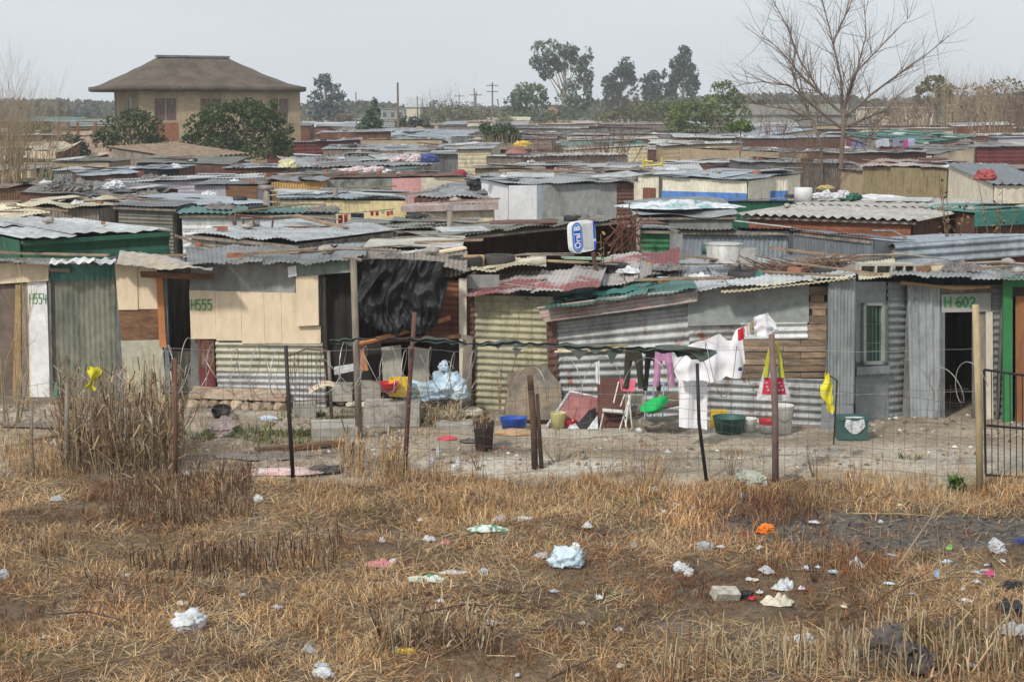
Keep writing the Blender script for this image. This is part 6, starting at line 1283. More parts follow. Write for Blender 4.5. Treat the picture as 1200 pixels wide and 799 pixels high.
off=np.array(woff(t)); cc=np.array(sp3(-.27,0,.014)); e_z=np.array(ez.normalized()); e_x=np.array(ex.normalized()); nv_=np.array(nn)
W2=cc+np.outer(vv[:,0]*L_,e_z)+np.outer(-(vv[:,1]*L_*1.05),e_x)+np.outer(vv[:,2]*.1,nv_)-off
me.vertices.foreach_set('co',W2.ravel()); me.materials.clear(); me.materials.append(flat('sign_letter_white',(.85,.86,.88),rough=.4)); lo=bpy.data.objects.new('lettering',me); COL.objects.link(lo); lo.parent=t; lo['_w']=list(off)
# ------------------------------------------------------------------ litter in the field
GL='small litter scattered in the field'
heap('plastic_bag','stuffed white plastic bag with blue print lying in the near grass','bag',223,743,(.42,.34,.27),whitep,1,amp=.1,sub=4,smooth=True)
a=GG(223,743); m=MB(); m.c=None
for i in range(4): m.blob((a.x-.05+i*.045,a.y-.185,.05+.01*(i%2)),(.03,.015,.045),sub=1,flat=False)
tag(m.build('blue_print',sb),'blue print on the stuffed white bag','print')
heap('plastic_bag','small crumpled white bag at the bottom edge of the picture','bag',380,791,(.26,.2,.14),whitep,2,amp=.15,smooth=True)
t=thing('knotted_bag','pale blue knotted plastic bag with a white knot','bag',GG(664,672)); a=GG(664,672); m=MB(); m.bag(a,(.42,.32,.3),seed=31); m.build('bag_body',bluep,t,smooth=True); m=MB(); m.bag((a.x+.1,a.y,a.z+.17),(.09,.08,.12),seed=5); m.build('knot',whitep,t)
redw=flat('red_white_packet',(.62,.25,.27)); lil=flat('lilac_cloth',(.45,.42,.5)); 
stripe=mk('green_white_stripe',(.1,.3,.2),(.6,.66,.6),scale=9,lo=.48,hi=.52); 
for (n_,l,c,u,v,s,mt,sd) in (
 ('packet','red and white packet with a white ball of paper behind it','packet',444,663,(.3,.16,.1),redw,1),('paper_ball','ball of white paper behind the red and white packet','paper',461,658,(.12,.1,.1),whitep,2),
 ('striped_cloth','green and white striped cloth nearest to the red packet','cloth',500,683,(.4,.18,.08),stripe,3),('paper_strip','chain of white scraps leading to a clear bag','paper',532,670,(.34,.1,.06),whitep,4),('clear_bag','clear crumpled bag at the end of the white scraps','bag',566,671,(.14,.12,.12),greyp,5),
 ('striped_cloth','dark green and white striped cloth with a lilac cloth behind','cloth',573,628,(.5,.2,.12),stripe,6),('lilac_cloth','lilac cloth behind the dark striped cloth','cloth',586,617,(.24,.14,.09),lil,7),('white_tube','long white rolled paper beside the striped cloth','paper',613,617,(.26,.09,.07),whitep,8),
 ('paper_scrap','folded white paper left of the striped cloth','paper',503,633,(.16,.13,.1),whitep,9),('paper_scrap','pinkish paper scrap just past the folded white paper','paper',522,638,(.13,.1,.06),redw,10),('paper_scrap','tiny white scrap with an orange edge','paper',448,636,(.09,.08,.08),whitep,11),
 ('plastic_scrap','greyish plastic scrap next to the knotted bag','plastic',636,659,(.19,.14,.09),greyp,12),('paper_scrap','white scrap in the dark grass behind the knotted bag','paper',688,622,(.12,.1,.11),whitep,13),
 ('white_cup','first of two white cups in the dark grass','cup',779,602,(.11,.1,.08),whitep,14),('white_cup','second of two white cups in the dark grass, standing higher','cup',791,597,(.11,.1,.1),whitep,15),
 ('plastic_bag','torn white bag standing in the grass beyond the knotted bag','bag',797,667,(.2,.16,.2),whitep,16),('plastic_bag','flat white bag next to the torn one','bag',806,668,(.2,.14,.12),whitep,17),('paper_scrap','white scrap in the middle of the near field','paper',577,726,(.14,.1,.06),whitep,18),
 ('yellow_bottle','yellow plastic bottle in the weed heap','bottle',475,763,(.19,.08,.07),yelpl,19),('orange_cloth','bright orange cloth dropped on a green tuft','cloth',896,624,(.34,.2,.17),flat('orange_cloth',(.8,.22,.03),rough=.9),20),('red_scrap','dull red scrap beside the orange cloth','cloth',873,630,(.16,.1,.08),flat('dull_red',(.4,.08,.1)),21),
 ('clear_bag','greyish clear bag in front of the orange cloth','bag',826,641,(.22,.18,.17),greyp,22),('paper_scrap','white scrap just below the orange cloth','paper',890,642,(.13,.07,.04),whitep,23),('plastic_scrap','grey plastic scrap between the torn bag and the white papers','plastic',899,664,(.2,.14,.1),greyp,24),
 ('food_box','dirty white box with a dark band','box',850,702,(.32,.2,.16),mk('dirty_carton',(.5,.47,.4),(.28,.26,.22),scale=14,rough=.9),25),('paper_heap','crumpled white papers beyond the dirty white box','paper',918,685,(.28,.18,.14),whitep,26),('paper_heap','cream crumpled paper with blue print next to the box','paper',912,706,(.32,.22,.13),mk('cream_paper',(.66,.62,.5)),27),
 ('black_rag','black rag wrapped round the dirty white box','rag',872,699,(.2,.18,.15),blackp,28),('red_scrap','small red scrap in front of the black rag','scrap',881,701,(.1,.08,.06),redpl,29),
 ('paper_scrap','white and blue scrap at the edge of the ash patch','paper',1004,660,(.24,.16,.14),whitep,30),('blue_scrap','pale blue scrap standing among the pale twigs','scrap',1097,675,(.08,.06,.13),flat('sky_scrap',(.3,.5,.72)),31),('pink_scrap','bright pink scrap near the pale torn bag','scrap',1160,669,(.15,.1,.07),flat('pink_scrap',(.7,.1,.3)),32),
 ('plastic_bag','pale torn bag flapping at the end of the ash patch','bag',1168,646,(.34,.2,.2),greyp,33),('green_scrap','lime green scrap on the ash','scrap',1113,639,(.08,.08,.1),flat('lime',(.25,.65,.15)),34),('black_bag','round black bag near the picture edge','bag',1186,683,(.22,.2,.2),blackp,35),('black_bag','heap of black bags below the round one','bag',1183,720,(.4,.3,.24),blackp,36),
 ('plastic_sheet_scrap','greyish white plastic sheet at the picture edge','plastic sheet',1190,748,(.4,.22,.12),greyp,37),('plastic_bag','flattened white bag in the pale stubble','bag',937,752,(.34,.2,.12),whitep,38),('white_cup','tiny white cup on the ash patch','cup',1032,610,(.07,.07,.06),whitep,39),
 ('foil_scrap','shiny scrap low in the near grass left of the weed heap','scrap',363,756,(.2,.1,.1),greyp,40),('paper_ball','dirty white paper ball above the stuffed white bag','paper',214,706,(.13,.12,.1),plaster_c,41),('paper_scrap','thin white paper stuck upright by the dark stubble','paper',325,660,(.05,.03,.17),whitep,42),
 ('clear_bag','pale clear bag among the reeds stubs by the fence','bag',302,588,(.2,.14,.15),whitep,43),('plastic_scrap','whitish plastic in the dark matted patch','plastic',67,590,(.2,.14,.09),greyp,44),('white_post_stub','white plastic strip at the picture edge','plastic',4,675,(.12,.08,.14),greyp,45),
 ('plastic_scrap','grey plastic scrap lying near the fence behind the two cups','plastic',768,575,(.22,.12,.08),greyp,46),('paper_scrap','grey white scrap at the foot of the curved post','paper',872,583,(.12,.1,.1),greyp,47),('blue_bag','dark blue bag at the edge beyond the pale torn bag','bag',1194,642,(.2,.12,.12),flat('navy_bag',(.05,.07,.2)),48),
 ('plastic_scrap','faded grey scrap between the knotted bag and the two cups','plastic',743,640,(.12,.08,.05),greyp,49),('paper_scrap','white scrap on the slope under the weed heap','paper',516,708,(.1,.07,.04),whitep,50)):
    heap(n_,l,c,u,v,s,mt,sd,amp=.24 if s[2]>.06 else .15,sub=3,smooth=mt in(whitep,))
m=MB(); rr=random.Random(3)
for i in range(42):
    u,v=rr.uniform(0,1200),rr.uniform(575,790); 
    if i>18: u,v=rr.gauss(1040,110),rr.gauss(665,26)
    a=GG(u,v); mb=MB(); mb.crumple((a.x,a.y,a.z+.03),(rr.uniform(.06,.15),rr.uniform(.04,.1),rr.uniform(.02,.04)),seed=i,n=7,rz=i); tag(mb.build('litter_scrap',rr.choice([whitep,greyp,whitep,plaster_c,bluep])),'tiny pale scrap of litter trodden into the grass','litter scrap',GL)
# dark jacket
m=MB(); a=GG(1047,776)
m.bag((a.x,a.y,a.z-.02),(.46,.38,.5),seed=71,ears=False); m.crumple((a.x+.2,a.y-.1,a.z),(.44,.36,.22),seed=74,n=30,rz=.7); m.crumple((a.x-.22,a.y-.05,a.z),(.4,.3,.16),seed=79,n=30,rz=-.4)
jm=mk('dark_jacket_cloth',(.075,.065,.062),(.14,.125,.115),rough=1,bump=.9,fine=16,scale=7)
tag(m.build('discarded_jacket',jm),'dark grey-brown jacket dumped in a peak over the pale stubble','jacket')
# sticks and twigs lying in the field
for i,(a,b,h_,mt) in enumerate((((265,788),(345,760),.2,wood_p),((60,720),(150,765),.25,grn_tw),((40,799),(205,778),.1,brn_tw),((985,740),(1090,700),.3,grn_tw),((925,665),(1060,675),.06,wood_p),((1050,665),(1140,600),.5,tan_tw),((480,725),(610,745),.3,grn_tw),((740,735),(850,690),.2,grn_tw),((805,600),(845,596),.05,wood_p),((640,792),(700,770),.1,grn_tw),((1000,600),(1110,618),.12,tan_tw),((1060,690),(1160,690),.2,wood_p))):
    p,q=GG(*a),GG(*b); m=MB(); mid=p.lerp(q,.5)+Vector((0,0,h_*.8)); m.tube([p+Vector((0,0,.03)),mid,q+Vector((0,0,h_))],[.011,.009,.005],n=4)
    for k in range(4): s_=p.lerp(q,.3+.15*k)+Vector((0,0,h_*.5)); m.tube([s_,s_+Vector((random.uniform(-.25,.25),random.uniform(-.2,.2),random.uniform(.05,.3)))],[.006,.002],n=3)
    tag(m.build('fallen_branch',mt),'thin dry branch fallen in the grass','branch','dry branches lying in the field')
for (u,v,d_h,n_,mt,l) in ((440,735,.5,8,grn_tw,'dark dead weed sticking up in the near field'),(100,690,.5,6,grn_tw,'dark thin weed at the near side of the field, left of the bag'),(1120,680,.7,7,tan_tw,'pale dead shrub lying over the ash patch'),(960,680,.4,8,grn_tw,'tangled grey twigs by the white papers'),(760,575,.9,8,brn_tw,'brown thorny weed growing through the fence'),(700,560,.8,6,tan_tw,'thin tan weed on the fence by the thick burnt post'),(1010,575,.7,6,tan_tw,'thin pale weed at the fence between the posts'),(960,560,.6,5,brn_tw,'brown weed at the fence by the yellow bag'),(165,470,1.0,5,brn_tw,'dark weed beside the tall reeds'),(235,500,.8,6,tan_tw,'thin tan dead weed behind the first rusty post, near the stone step'),(300,535,.6,7,brn_tw,'brown dead weed beside the blackened post'),(435,545,.6,7,tan_tw,'tan dead weed left of the leaning rusty post'),(560,548,.5,8,brn_tw,'brown dead weed near the charred drum'),(655,540,.6,8,tan_tw,'tan dead weed right behind the thick burnt post'),(860,555,.5,8,brn_tw,'brown dead weed by the greenish white bundle'),(8,500,3.0,9,tan_tw,'thin bare whips rising in front of the brown shack'),(70,515,2.4,4,brn_tw,'two thin stems before the green-grey shack')):
    a=G(u,v); d=a.y; b=thing
    shrubtree('dead_shrub',l,u,400,d,d_h,.007 if d_h<1.5 else .012,n_,cat='shrub',mat=mt,tilt=.5 if d_h<1.5 else .2,kids=(2,4),up=.1,maxlv=1 if d_h<1.5 else 2)

n=2600; bx=rng.uniform(-9.5,9,n); by=rng.uniform(21.5,26.5,n); k=fbm(bx,by,.9,77)>.45+.1*rng.random(n); bx,by=bx[k],by[k]; n=len(bx); sz=rng.uniform(.012,.055,n)*(rng.random(n)**.5+.2)
oc=np.array([(1,0,0),(-1,0,0),(0,1,0),(0,-1,0),(0,0,1),(0,0,-.5)]); V=(oc[None]*(1+rng.normal(0,.25,(n,6,1))))*sz[:,None,None]*np.array((1,1,.7)); a=rng.uniform(0,6.28,n); ca,sa=np.cos(a),np.sin(a)
V2=np.stack([V[...,0]*ca[:,None]-V[...,1]*sa[:,None]+bx[:,None],V[...,0]*sa[:,None]+V[...,1]*ca[:,None]+by[:,None],V[...,2]+gz(bx,by)[:,None]+.005],-1)
fo=np.array([(0,2,4),(2,1,4),(1,3,4),(3,0,4),(2,0,5),(1,2,5),(3,1,5),(0,3,5)]); mb=MB(); mb.v=[V2.reshape(-1,3)]; mb.n=6*n; mb.f=(np.arange(n)[:,None,None]*6+fo[None]).reshape(-1,3).tolist()
mb.c=[np.repeat(pick(n,[(.4,.36,.3),(.2,.16,.12),(.6,.58,.54),(.12,.1,.09),(.3,.16,.1)],[4,4,2,2,1]),6,axis=0)]
o=mb.build('ground_debris',col_mat,loc=(0,23,0)); o['kind']='stuff'

# black ash crumbs and charred bits on the burnt patch
n=2600; bx=rng.uniform(2.0,7.5,n); by=rng.uniform(16,20.5,n); k=ash(bx,by)>rng.random(n)*.9; bx,by=bx[k],by[k]; n=len(bx)
blades('burnt_debris',bx,by,rng.uniform(0,6.28,n),rng.uniform(1.1,1.5,n),rng.uniform(.03,.18,n),rng.uniform(.006,.03,n),pick(n,[(.03,.03,.03),(.12,.12,.125),(.25,.24,.23),(.3,.2,.1)],[4,3,2,3]),kind='stuff',loc=(5,18,0),zoff=.02,droop=.1)

rub=mk('mixed_rubble',(.38,.33,.27),(.22,.17,.13),rough=1,scale=7,bump=1.0,fine=22,var=.35)
for i,(u,v,w_,d_,h_,l) in enumerate(((40,490,2.6,.9,.22,'low sandy rubble mound before the brown shack'),(150,500,1.8,.8,.25,'rubble mound behind the tall reeds'),(255,520,1.3,.5,.14,'flat rubble patch behind the small black tub'),(355,500,1.2,.6,.2,'rubble mound next to the grey concrete slab'),(350,545,1.5,.5,.12,'dirt ridge right behind the blackened post'),(640,520,1.6,.5,.09,'pale dirt ridge behind the thick burnt post'),(450,520,1.6,.5,.12,'dirt mound under the dry corn'),(760,512,2.2,.4,.08,'pale dirt ridge before the low bench'))):
    a=G(u,v); m=MB(); m.crumple((a.x,a.y,-.03),(w_,d_,h_),seed=i+50,n=34); tag(m.build('rubble_mound',rub,smooth=True),l,'mound')
# ------------------------------------------------------------------ things lying on the roofs
def rp(key,s,q,lift=0.02):
    rq,u,n=ROOFQ[key]; p=rq(s,q); return p+Vector((0,0,lift)),u,n
def at_roof(u,v,key):
    """point on the roof of KEY seen at the picture point"""
    rq,_,_=ROOFQ[key]; A,B,D=rq(0,0),rq(1,0),rq(0,1); nn=(B-A).cross(D-A); o=Vector((0,0,CH)); r=Vector(ray(u,v)); k=(A-o).dot(nn)/r.dot(nn); return o+r*k
froof('mess',SHACKS_FRONT,[(792,327),(1004,318),(1002,300),(775,304)],(27.9,27.9,31.0,31.2),galv,sheets=5,sag=.04,edge=.03,name='rear_roof',jit=.2)
def tyre(u,v,d,label,r=.31,tilt=0,w_=.2):
    p=P(u,v,d); t=thing('car_tyre',label,'tyre',p,'old tyres weighing down roofs'); m=MB(); prof=[]
    for k in range(13):
        a=-math.pi/2*1.15+k/12*math.pi*1.3*.885; prof.append((r-.085+.085*math.cos(a)*1.0+.0,w_/2+w_/2*math.sin(a)))
    prof=[(r*.62,.02)]+[(r*.9,0)]+[(r,.03),(r*1.0,w_-.03),(r*.9,w_),(r*.62,w_-.02),(r*.6,w_-.05),(r*.75,w_-.05),(r*.75,.05),(r*.6,.05),(r*.62,.02)]
    m.lathe(prof,p,n=28,rx=tilt); m.build('tyre_body',rubber,t,smooth=True); return t
tyre(585,311,28.3,'tyre lying on the pale roof beside the cardboard box',r=.3)
tyre(545,313,28.0,'tyre partly hidden behind the black plastic, next to the cardboard box',r=.32)
tyre(720,321,28.3,'tyre lying just past the sign post',r=.27)
tyre(845,196,70,'far tyre on the roof of the tan plastered room',r=.3)
for (u,v,l) in ((872,330,'grey worn tyre in front of the striped mattress'),(972,324,'grey worn tyre under the brushwood')): tyre(u,v,27.4,l,r=.3)
m=MB(); p=P(555,312,28.2); m.box((p.x,p.y,p.z+.1),(.38,.3,.2),rz=.1); tag(m.build('cardboard_box',mk('tan_box',(.5,.3,.15),(.42,.26,.14),rough=.95)),'tan cardboard box between two tyres','box')
# wash tubs
galvt=metal('zinc_tub',(.5,.5,.47),(.4,.4,.38),rust=.05,metal=.15)
p=P(848,307,29); t=thing('zinc_tub','large round zinc wash tub upside down on the roof','tub',p,None); m=MB(); m.lathe([(0,.36),(.3,.36),(.34,.33),(.31,0),(.32,0)],p,n=28); m.build('tub_body',galvt,t,smooth=True); m=MB(); m.lathe([(.345,.33),(.355,.345),(.345,.36),(.33,.36)],p,n=28); m.build('rim',galvt,t,smooth=True)
p=P(876,307,28.9); m=MB(); m.lathe([(0,.26),(.16,.26),(.18,.24),(.2,.0),(.205,.0)],p,n=24); tag(m.build('grey_tub',mk('grey_tub',(.36,.36,.33)),smooth=True),'smaller grey tub beside the large zinc wash tub','tub')
p=P(827,298,29.3); m=MB(); m.lathe([(0,0),(.07,0),(.09,.18),(.085,.18),(.065,.01),(0,.01)],p,n=16); tag(m.build('small_pot',teal,smooth=True),'small dark teal pot behind the large zinc tub','pot')
p=at_roof(941,238,'asbestos'); m=MB(); m.lathe([(0,0),(.24,0),(.245,.4),(.23,.42),(0,.42)],p,n=22); tag(m.build('white_drum',flat('white_drum',(.7,.7,.7)),smooth=True),'squat white drum on the wavy asbestos roof','drum')
# clothes and stuff on specific roofs
def rblob(name,label,cat,u,v,d,size,mat,seed,amp=.25,sub=3,group=None,smooth=False,rz=0):
    p=P(u,v,d); m=MB(); soft=('bag' in name or 'sack' in name or 'cloth' in name or 'heap' in name or 'pile' in name or 'bundle' in name)
    if soft and ('heap' in name or 'pile' in name):
        for i in range(4): m.bag((p.x+size[0]*(-.33+.22*i),p.y+.1*size[1]*(i%2),p.z),(size[0]*.5,size[1]*.8,size[2]*(.7+.3*(i%2))),seed=seed+i*3,rz=i)
    elif soft: m.bag(p,size,seed=seed,rz=rz)
    else: m.blob(p,size,seed=seed,amp=amp,sub=sub,rz=rz)
    return tag(m.build(name,mat,smooth=smooth),label,cat,group)
p=at_roof(576,224,'biggrey'); d_=p.y
rblob('black_bag_heap','heap of shiny black rubbish bags on the wide grey roof','bags',577,222,d_,(1.5,.9,.62),blackp,4,.25,4)
rblob('green_mat','mossy green mat beside the black bags','mat',612,216,d_-1,(.7,.5,.12),mk('moss_mat',(.2,.2,.08)),5)
rblob('bag_on_roof','black plastic bag in front of the yellow shack','bag',490,264,41,(.9,.5,.36),blackp,8,.12)
rblob('white_sack','lumpy white sack on the dark sagging roof','sack',135,223,52,(.85,.6,.42),whitep,9,.15)
rblob('rag_pile','dark grey pile of tangled rags beside the white sack','rags',78,225,52,(1.5,.8,.6),mk('grey_rags',(.13,.13,.13),(.2,.19,.18)),12,.35,4)
rblob('cream_bag','pale yellow stuffed bag on the ribbed roof','bag',338,197,72,(.9,.6,.55),mk('pale_yellow_bag',(.6,.55,.35)),13,.15)
rblob('grey_bundle','greenish white bundle behind the brown low wall','bundle',432,281,34,(.5,.4,.26),mk('pale_green_bundle',0),14,.3)
rblob('white_cloth_pile','white cloth bundled at the edge of the asbestos roof','cloth',975,233,42,(.9,.5,.3),whitep,15,.25)
rblob('green_bundle','dark green bundle by the white cloth bundle','bundle',997,235,42,(.7,.4,.25),green_c,16,.25)
rblob('white_boards','white crumpled sheet lying along the back of the asbestos roof','sheet',1030,236,42.5,(1.6,.4,.22),whitep,17,.2)
rblob('red_cloth','faded red bundle of cloth by the olive shack','cloth',1156,212,46,(.7,.4,.42),flat('faded_red',(.35,.08,.08)),18,.3)
rblob('yellow_cushion','mustard cushion behind the white drum','cushion',968,223,50,(.55,.3,.2),flat('mustard',(.42,.32,.12)),19,.12)
rblob('blue_crate','dark blue bundle on the ribbed roof','bundle',502,191,76,(1.0,.6,.55),flat('navy_roof',(.04,.06,.2)),20,.15)
rblob('pink_heap','heap of pinkish and white rags on the ribbed roof','rags',478,190,76,(1.6,.8,.5),mk('pinkish_rags',(.5,.36,.38),(.62,.6,.6),scale=6),21,.35,4)
rblob('pink_heap','lower heap of pink rags above the pink panel','rags',425,203,66,(1.8,.8,.4),mk('pinkish_rags',0),22,.35,4)
rblob('maroon_box','dark red box on the roof behind the pink panel','box',540,208,63,(.5,.4,.4),flat('dark_red_box',(.25,.03,.05)),23,.06)
rblob('red_barrel','big faded red drum with a yellow bag on top','drum',606,184,88,(1.3,1.,.6),flat('faded_red_drum',(.3,.12,.1)),24,.06)
rblob('yellow_bag','yellow bag lying on the faded red drum','bag',612,172,88,(1.0,.6,.45),flat('yellow_bag',(.6,.42,.08)),25,.15)
for i,(u,c,l) in enumerate(((995,(.3,.1,.14),'dark red'),(1003,(.2,.25,.5),'blue'),(1030,(.66,.7,.8),'white'),(1038,(.6,.64,.75),'pale grey'),(1050,(.35,.33,.5),'lilac'),(1062,(.6,.12,.35),'magenta'),(1068,(.5,.5,.75),'light blue'),(1012,(.25,.28,.55),'dark blue'))):
    hcloth('hung_garment',f'small {l} garment in the far washing by the big bare tree','garment',[(u-4,162+i%3),(u+4,162+i%2)],[(u-4,172+i%3),(u+4,171+i%2)],80-.4*i,flat('far_garment_'+l.split()[0]+str(i),c,rough=.9),nu=4,nv=3,fold=.05)
# washing of the yellow shack
for (u0,u1,v0,v1,c,l) in ((384,394,252,262,(.6,.66,.72),'pale blue cloth'),(396,402,252,264,(.65,.05,.08),'red striped cloth'),(403,408,251,263,(.7,.08,.1),'second red cloth'),(401,411,262,266,(.75,.74,.75),'white cloth low on the line'),(411,427,250,266,(.02,.025,.06),'black shorts')):
    hcloth('garment',f'{l} pegged before the yellow shack','garment',[(u0,v0),(u1,v0)],[(u0+.5,v1),(u1-.5,v1)],43,flat('wash_'+l.replace(' ','_'),c,rough=.9),nu=6,nv=5,fold=.03)
for (u,v,c,l) in ((436,248,(.4,.03,.04),'first dark red sock'),(442,248,(.4,.03,.04),'second dark red sock'),(449,246,(.45,.6,.25),'light green sock'),(455,248,(.45,.04,.05),'third dark red sock, in the middle'),(459,247,(.35,.08,.1),'last dark red sock')):
    hcloth('sock',f'{l} on the line of the yellow shack','sock',[(u-2,v),(u+2,v)],[(u-2,v+5),(u+2,v+5)],43.2,flat('sock_'+l.split()[0],c),nu=3,nv=3,fold=.02)
m=MB(); m.tube([P(382,251,43),P(412,250,43),P(462,245,43.2)],.012,n=3); tag(m.build('washing_line',wire),'washing line stretched before the yellow shack','washing line')
m=MB(); 
for k in range(2): m.slab([P(452+k*6,262+k,41.5),P(520,266+k,41.5),P(520,267.5+k,41.2),P(452+k*6,264+k,41.2)],.05,n=(0,0,1))
tag(m.build('green_plank_pair',mk('pale_green_plank',(.38,.45,.36))),'pale green planks under the black plastic bag','plank')
for (u,v0,v1,d,r,l) in ((312,220,250,44,.1,'grey gate post before the light blue roof'),(393,220,234,47,.08,'post stub above the yellow shack wall'),(527,248,276,38,.07,'rough wooden post beside the beige shack'),(748,255,300,34,.05,'slim post near the bright green wall')):
    m=MB(); p=P(u,v0,d); m.tube([(p.x,d,0),(p.x,d,p.z)],r,n=7); 
    if u==312: m.box((p.x,d,p.z),(.42,.2,.14))
    tag(m.build('wooden_post',wood_g,smooth=True),l,'post')
p_,_,_=ROOFQ['tarp'][0](.5,.45),0,0; m=MB(); m.crumple((p_.x,p_.y,p_.z+.03),(3.2,2.3,.26),seed=6,n=44,rz=.1); tag(m.build('tarpaulin',mk('blue_white_tarpaulin',(.5,.53,.55),(.2,.33,.36),rough=.6,scale=1.6,bump=.2,lo=.52,hi=.6)),'crumpled blue, white and teal tarpaulin spread over the whitewashed shack roof','tarpaulin')
# rusty bed frame and beam
t=thing('steel_bed_frame','rusty steel bed frames stacked on the roof before the white ribbed wall','bed frame',P(275,280,33)); m=MB()
for a,b in (((268,250),(280,275)),((280,250),(268,278)),((276,251),(276,283)),((297,252),(297,282)),((276,252),(297,254)),((297,254),(320,256)),((258,268),(272,285)),((320,256),(319,266)),((285,256),(286,280))): m.tube([P(a[0],a[1],33),P(b[0],b[1],32.6)],.022,n=4)
m.build('tubes',rust_d,t)
m=MB(); a,b=P(250,266,33.5),P(388,270,33.5); m.box(((a.x+b.x)/2,33.5,a.z-.1),(b.x-a.x,.16,.22)); tag(m.build('rusty_beam',rusty),'long rusty steel beam laid along the roof behind the bed frames','beam')
m=MB(); a,b=P(277,278,32.2),P(388,280,32.2); m.box(((a.x+b.x)/2,32.2,a.z-.05),(b.x-a.x,.2,.2)); tag(m.build('dark_beam',rust_d),'dark long beam just below the rusty one','beam')
# mattress, plastic, boards on the long shack
m=MB()
def mf(a,b): p=P(776+64*a,331-4*math.sin(a*6)-13*(1-abs(2*b-1))**.5+(3*b),27.3+.5*b); return (p.x,p.y,p.z+.015*math.sin(a*90))
m.cloth(mf,90,8); tag(m.build('striped_mattress',mk('mattress_ticking',(.36,.34,.32),(.2,.18,.18),scale=5,streak=-2),smooth=True),'grey striped mattress folded on the roof by the washtubs','mattress')
m=MB(); m.slab([P(845,331,27.2),P(867,309,27.4),P(869,313,27.4),P(866,331,27.2)],.03); tag(m.build('black_board',blackm),'black board propped up on the roof below the zinc tub','board')
m=MB(); m.cloth(lambda a,b: tuple(P(836+64*a+(6*b),333-18*math.exp(-((a-.85)/.12)**2)*(1-b)-3*b,27.0-.3*b)),30,6); tag(m.build('teal_cloth',tealf,smooth=True),'teal cloth pulled into a peak on the roof above the washing line','cloth')
m=MB(); m.cloth(lambda a,b: tuple(P(656+110*a,352-14*a-5*b+math.sin(a*30)*1.2,25.6+.5*b)),60,4); tag(m.build('teal_sheet',tealf,smooth=True),'teal sheeting tucked under the curled eave','sheeting')
for i,(a,b,w_,d,mt,l) in enumerate((((662,351),(716,345),.12,25.8,whitep,'white plank lying on the curled roof'),((770,325),(850,328),.1,27,whitep,'reddish white plank along the grey sheet roof'),((460,305),(545,290),.35,29,cream_p,'long cream board sloping over the roof behind the black plastic'),((545,316),(636,303),.35,28,plaster_c,'flat whitish board beside the tyres'),((590,303),(690,308),.12,29,yellow_c,'thin yellow plank behind the tyres'),((660,302),(735,304),.3,29.4,mk('light_green_board',(.3,.42,.33)),'light green board by the sign post'),((240,310),(330,300),.12,28,wood_g,'grey plank on the cream shack roof'),((425,303),(540,287),.09,28.5,whitep,'white pole lying on the patched whitish roof'),((800,300),(930,312),.15,28.7,wood_p,'brown plank under the zinc tub'),((1100,318),(1180,312),.2,27,wood_p,'tan plank on the roof above the orange-brown door'),((205,276),(276,300),.3,29.8,wood_p,'weathered board on the slope beside the green wall'))):
    p,q=P(a[0],a[1],d),P(b[0],b[1],d+.3); dr=(q-p).normalized(); s_=Vector((-dr.y,dr.x,0)).normalized()*w_/2; m=MB(); m.slab([p-s_,q-s_,q+s_,p+s_],.035); tag(m.build('loose_board',mt),l,'plank')
# brushwood pile
t=thing('brushwood_pile','pile of brown brushwood on the roof beside the darker ribbed wall','brushwood',P(945,325,28)); m=MB()
for i in range(210):
    u,v=random.uniform(888,985),random.uniform(0,1); c=P(u,322-(u-880)*.03-v*14*(.4+.6*(u-885)/100),28+random.uniform(-.5,.6)); dv=Vector((random.gauss(0,.35),random.gauss(0,.25),random.gauss(0,.1))); m.tube([c-dv,c+Vector((0,0,.03)),c+dv],[.012,.012,.006],n=3)
m.build('sticks',brn_tw,t)
m=MB()
for i in range(60):
    c=P(random.uniform(722,745),random.uniform(265,292),33+random.uniform(-.3,.3)); dv=Vector((random.gauss(0,.16),0,random.gauss(0,.22))); m.tube([c-dv,c+dv],.014,n=3)
tag(m.build('brushwood_bundle',rusty),'reddish bundle of crossed sticks next to the bright green wall','brushwood')
m=MB()
for a,b in (((754,184),(754,197)),((776,184),(776,196)),((754,195),(776,193)),((754,189),(765,190))): m.tube([P(a[0],a[1],60),P(b[0],b[1],60)],.045,n=4)
tag(m.build('yellow_bed_frame',flat('yellow_tube',(.6,.5,.1))),'yellow tube bed frame standing on the roof past the dark grey wall','bed frame')
# dry plants near the roofs
def leafy_stem(label,u,v0,d,h,ns,nl,cols,lean=.25,z0=0):
    p=P(u,v0,d); t=thing('dry_leafed_plant',label,'plant',(p.x,p.y,0)); m=MB(); LB=[]
    for i in range(ns):
        a=rng.uniform(0,6.28); l=abs(rng.normal(0,lean)); dd=np.array((math.cos(a)*math.sin(l),math.sin(a)*math.sin(l)*.5,math.cos(l))); q=np.array((p.x,p.y,0.)); L=h*rng.uniform(.75,1); 
        pts=[q,q+np.array((0,0,h*.35)),q+np.array((0,0,h*.35))+dd*(L-h*.35)]; m.tube(pts,[.02,.016,.006],n=4)
        for k in range(nl): f=rng.uniform(.25,1); LB.append(pts[1]+(pts[2]-pts[1])*f+rng.normal(0,.06,3))
    m.build('stems',brn_tw,t); LB=np.array(LB); n=len(LB)
    blades('leaves',LB[:,0],LB[:,1],rng.uniform(0,6.28,n),rng.uniform(.5,1.5,n),rng.uniform(.1,.2,n),rng.uniform(.04,.08,n),pick(n,cols,[3,2,2]),bz=LB[:,2],droop=.9,parent=t); return t
DL=[(.3,.17,.08),(.22,.12,.06),(.36,.26,.14)]
leafy_stem('dry brown plant with curled leaves before the bright green wall',762,340,26.8,2.45,5,12,DL,.38)
leafy_stem('dead leafy weed behind the sign on the roof edge',708,300,28.6,2.9,3,14,DL,.12)
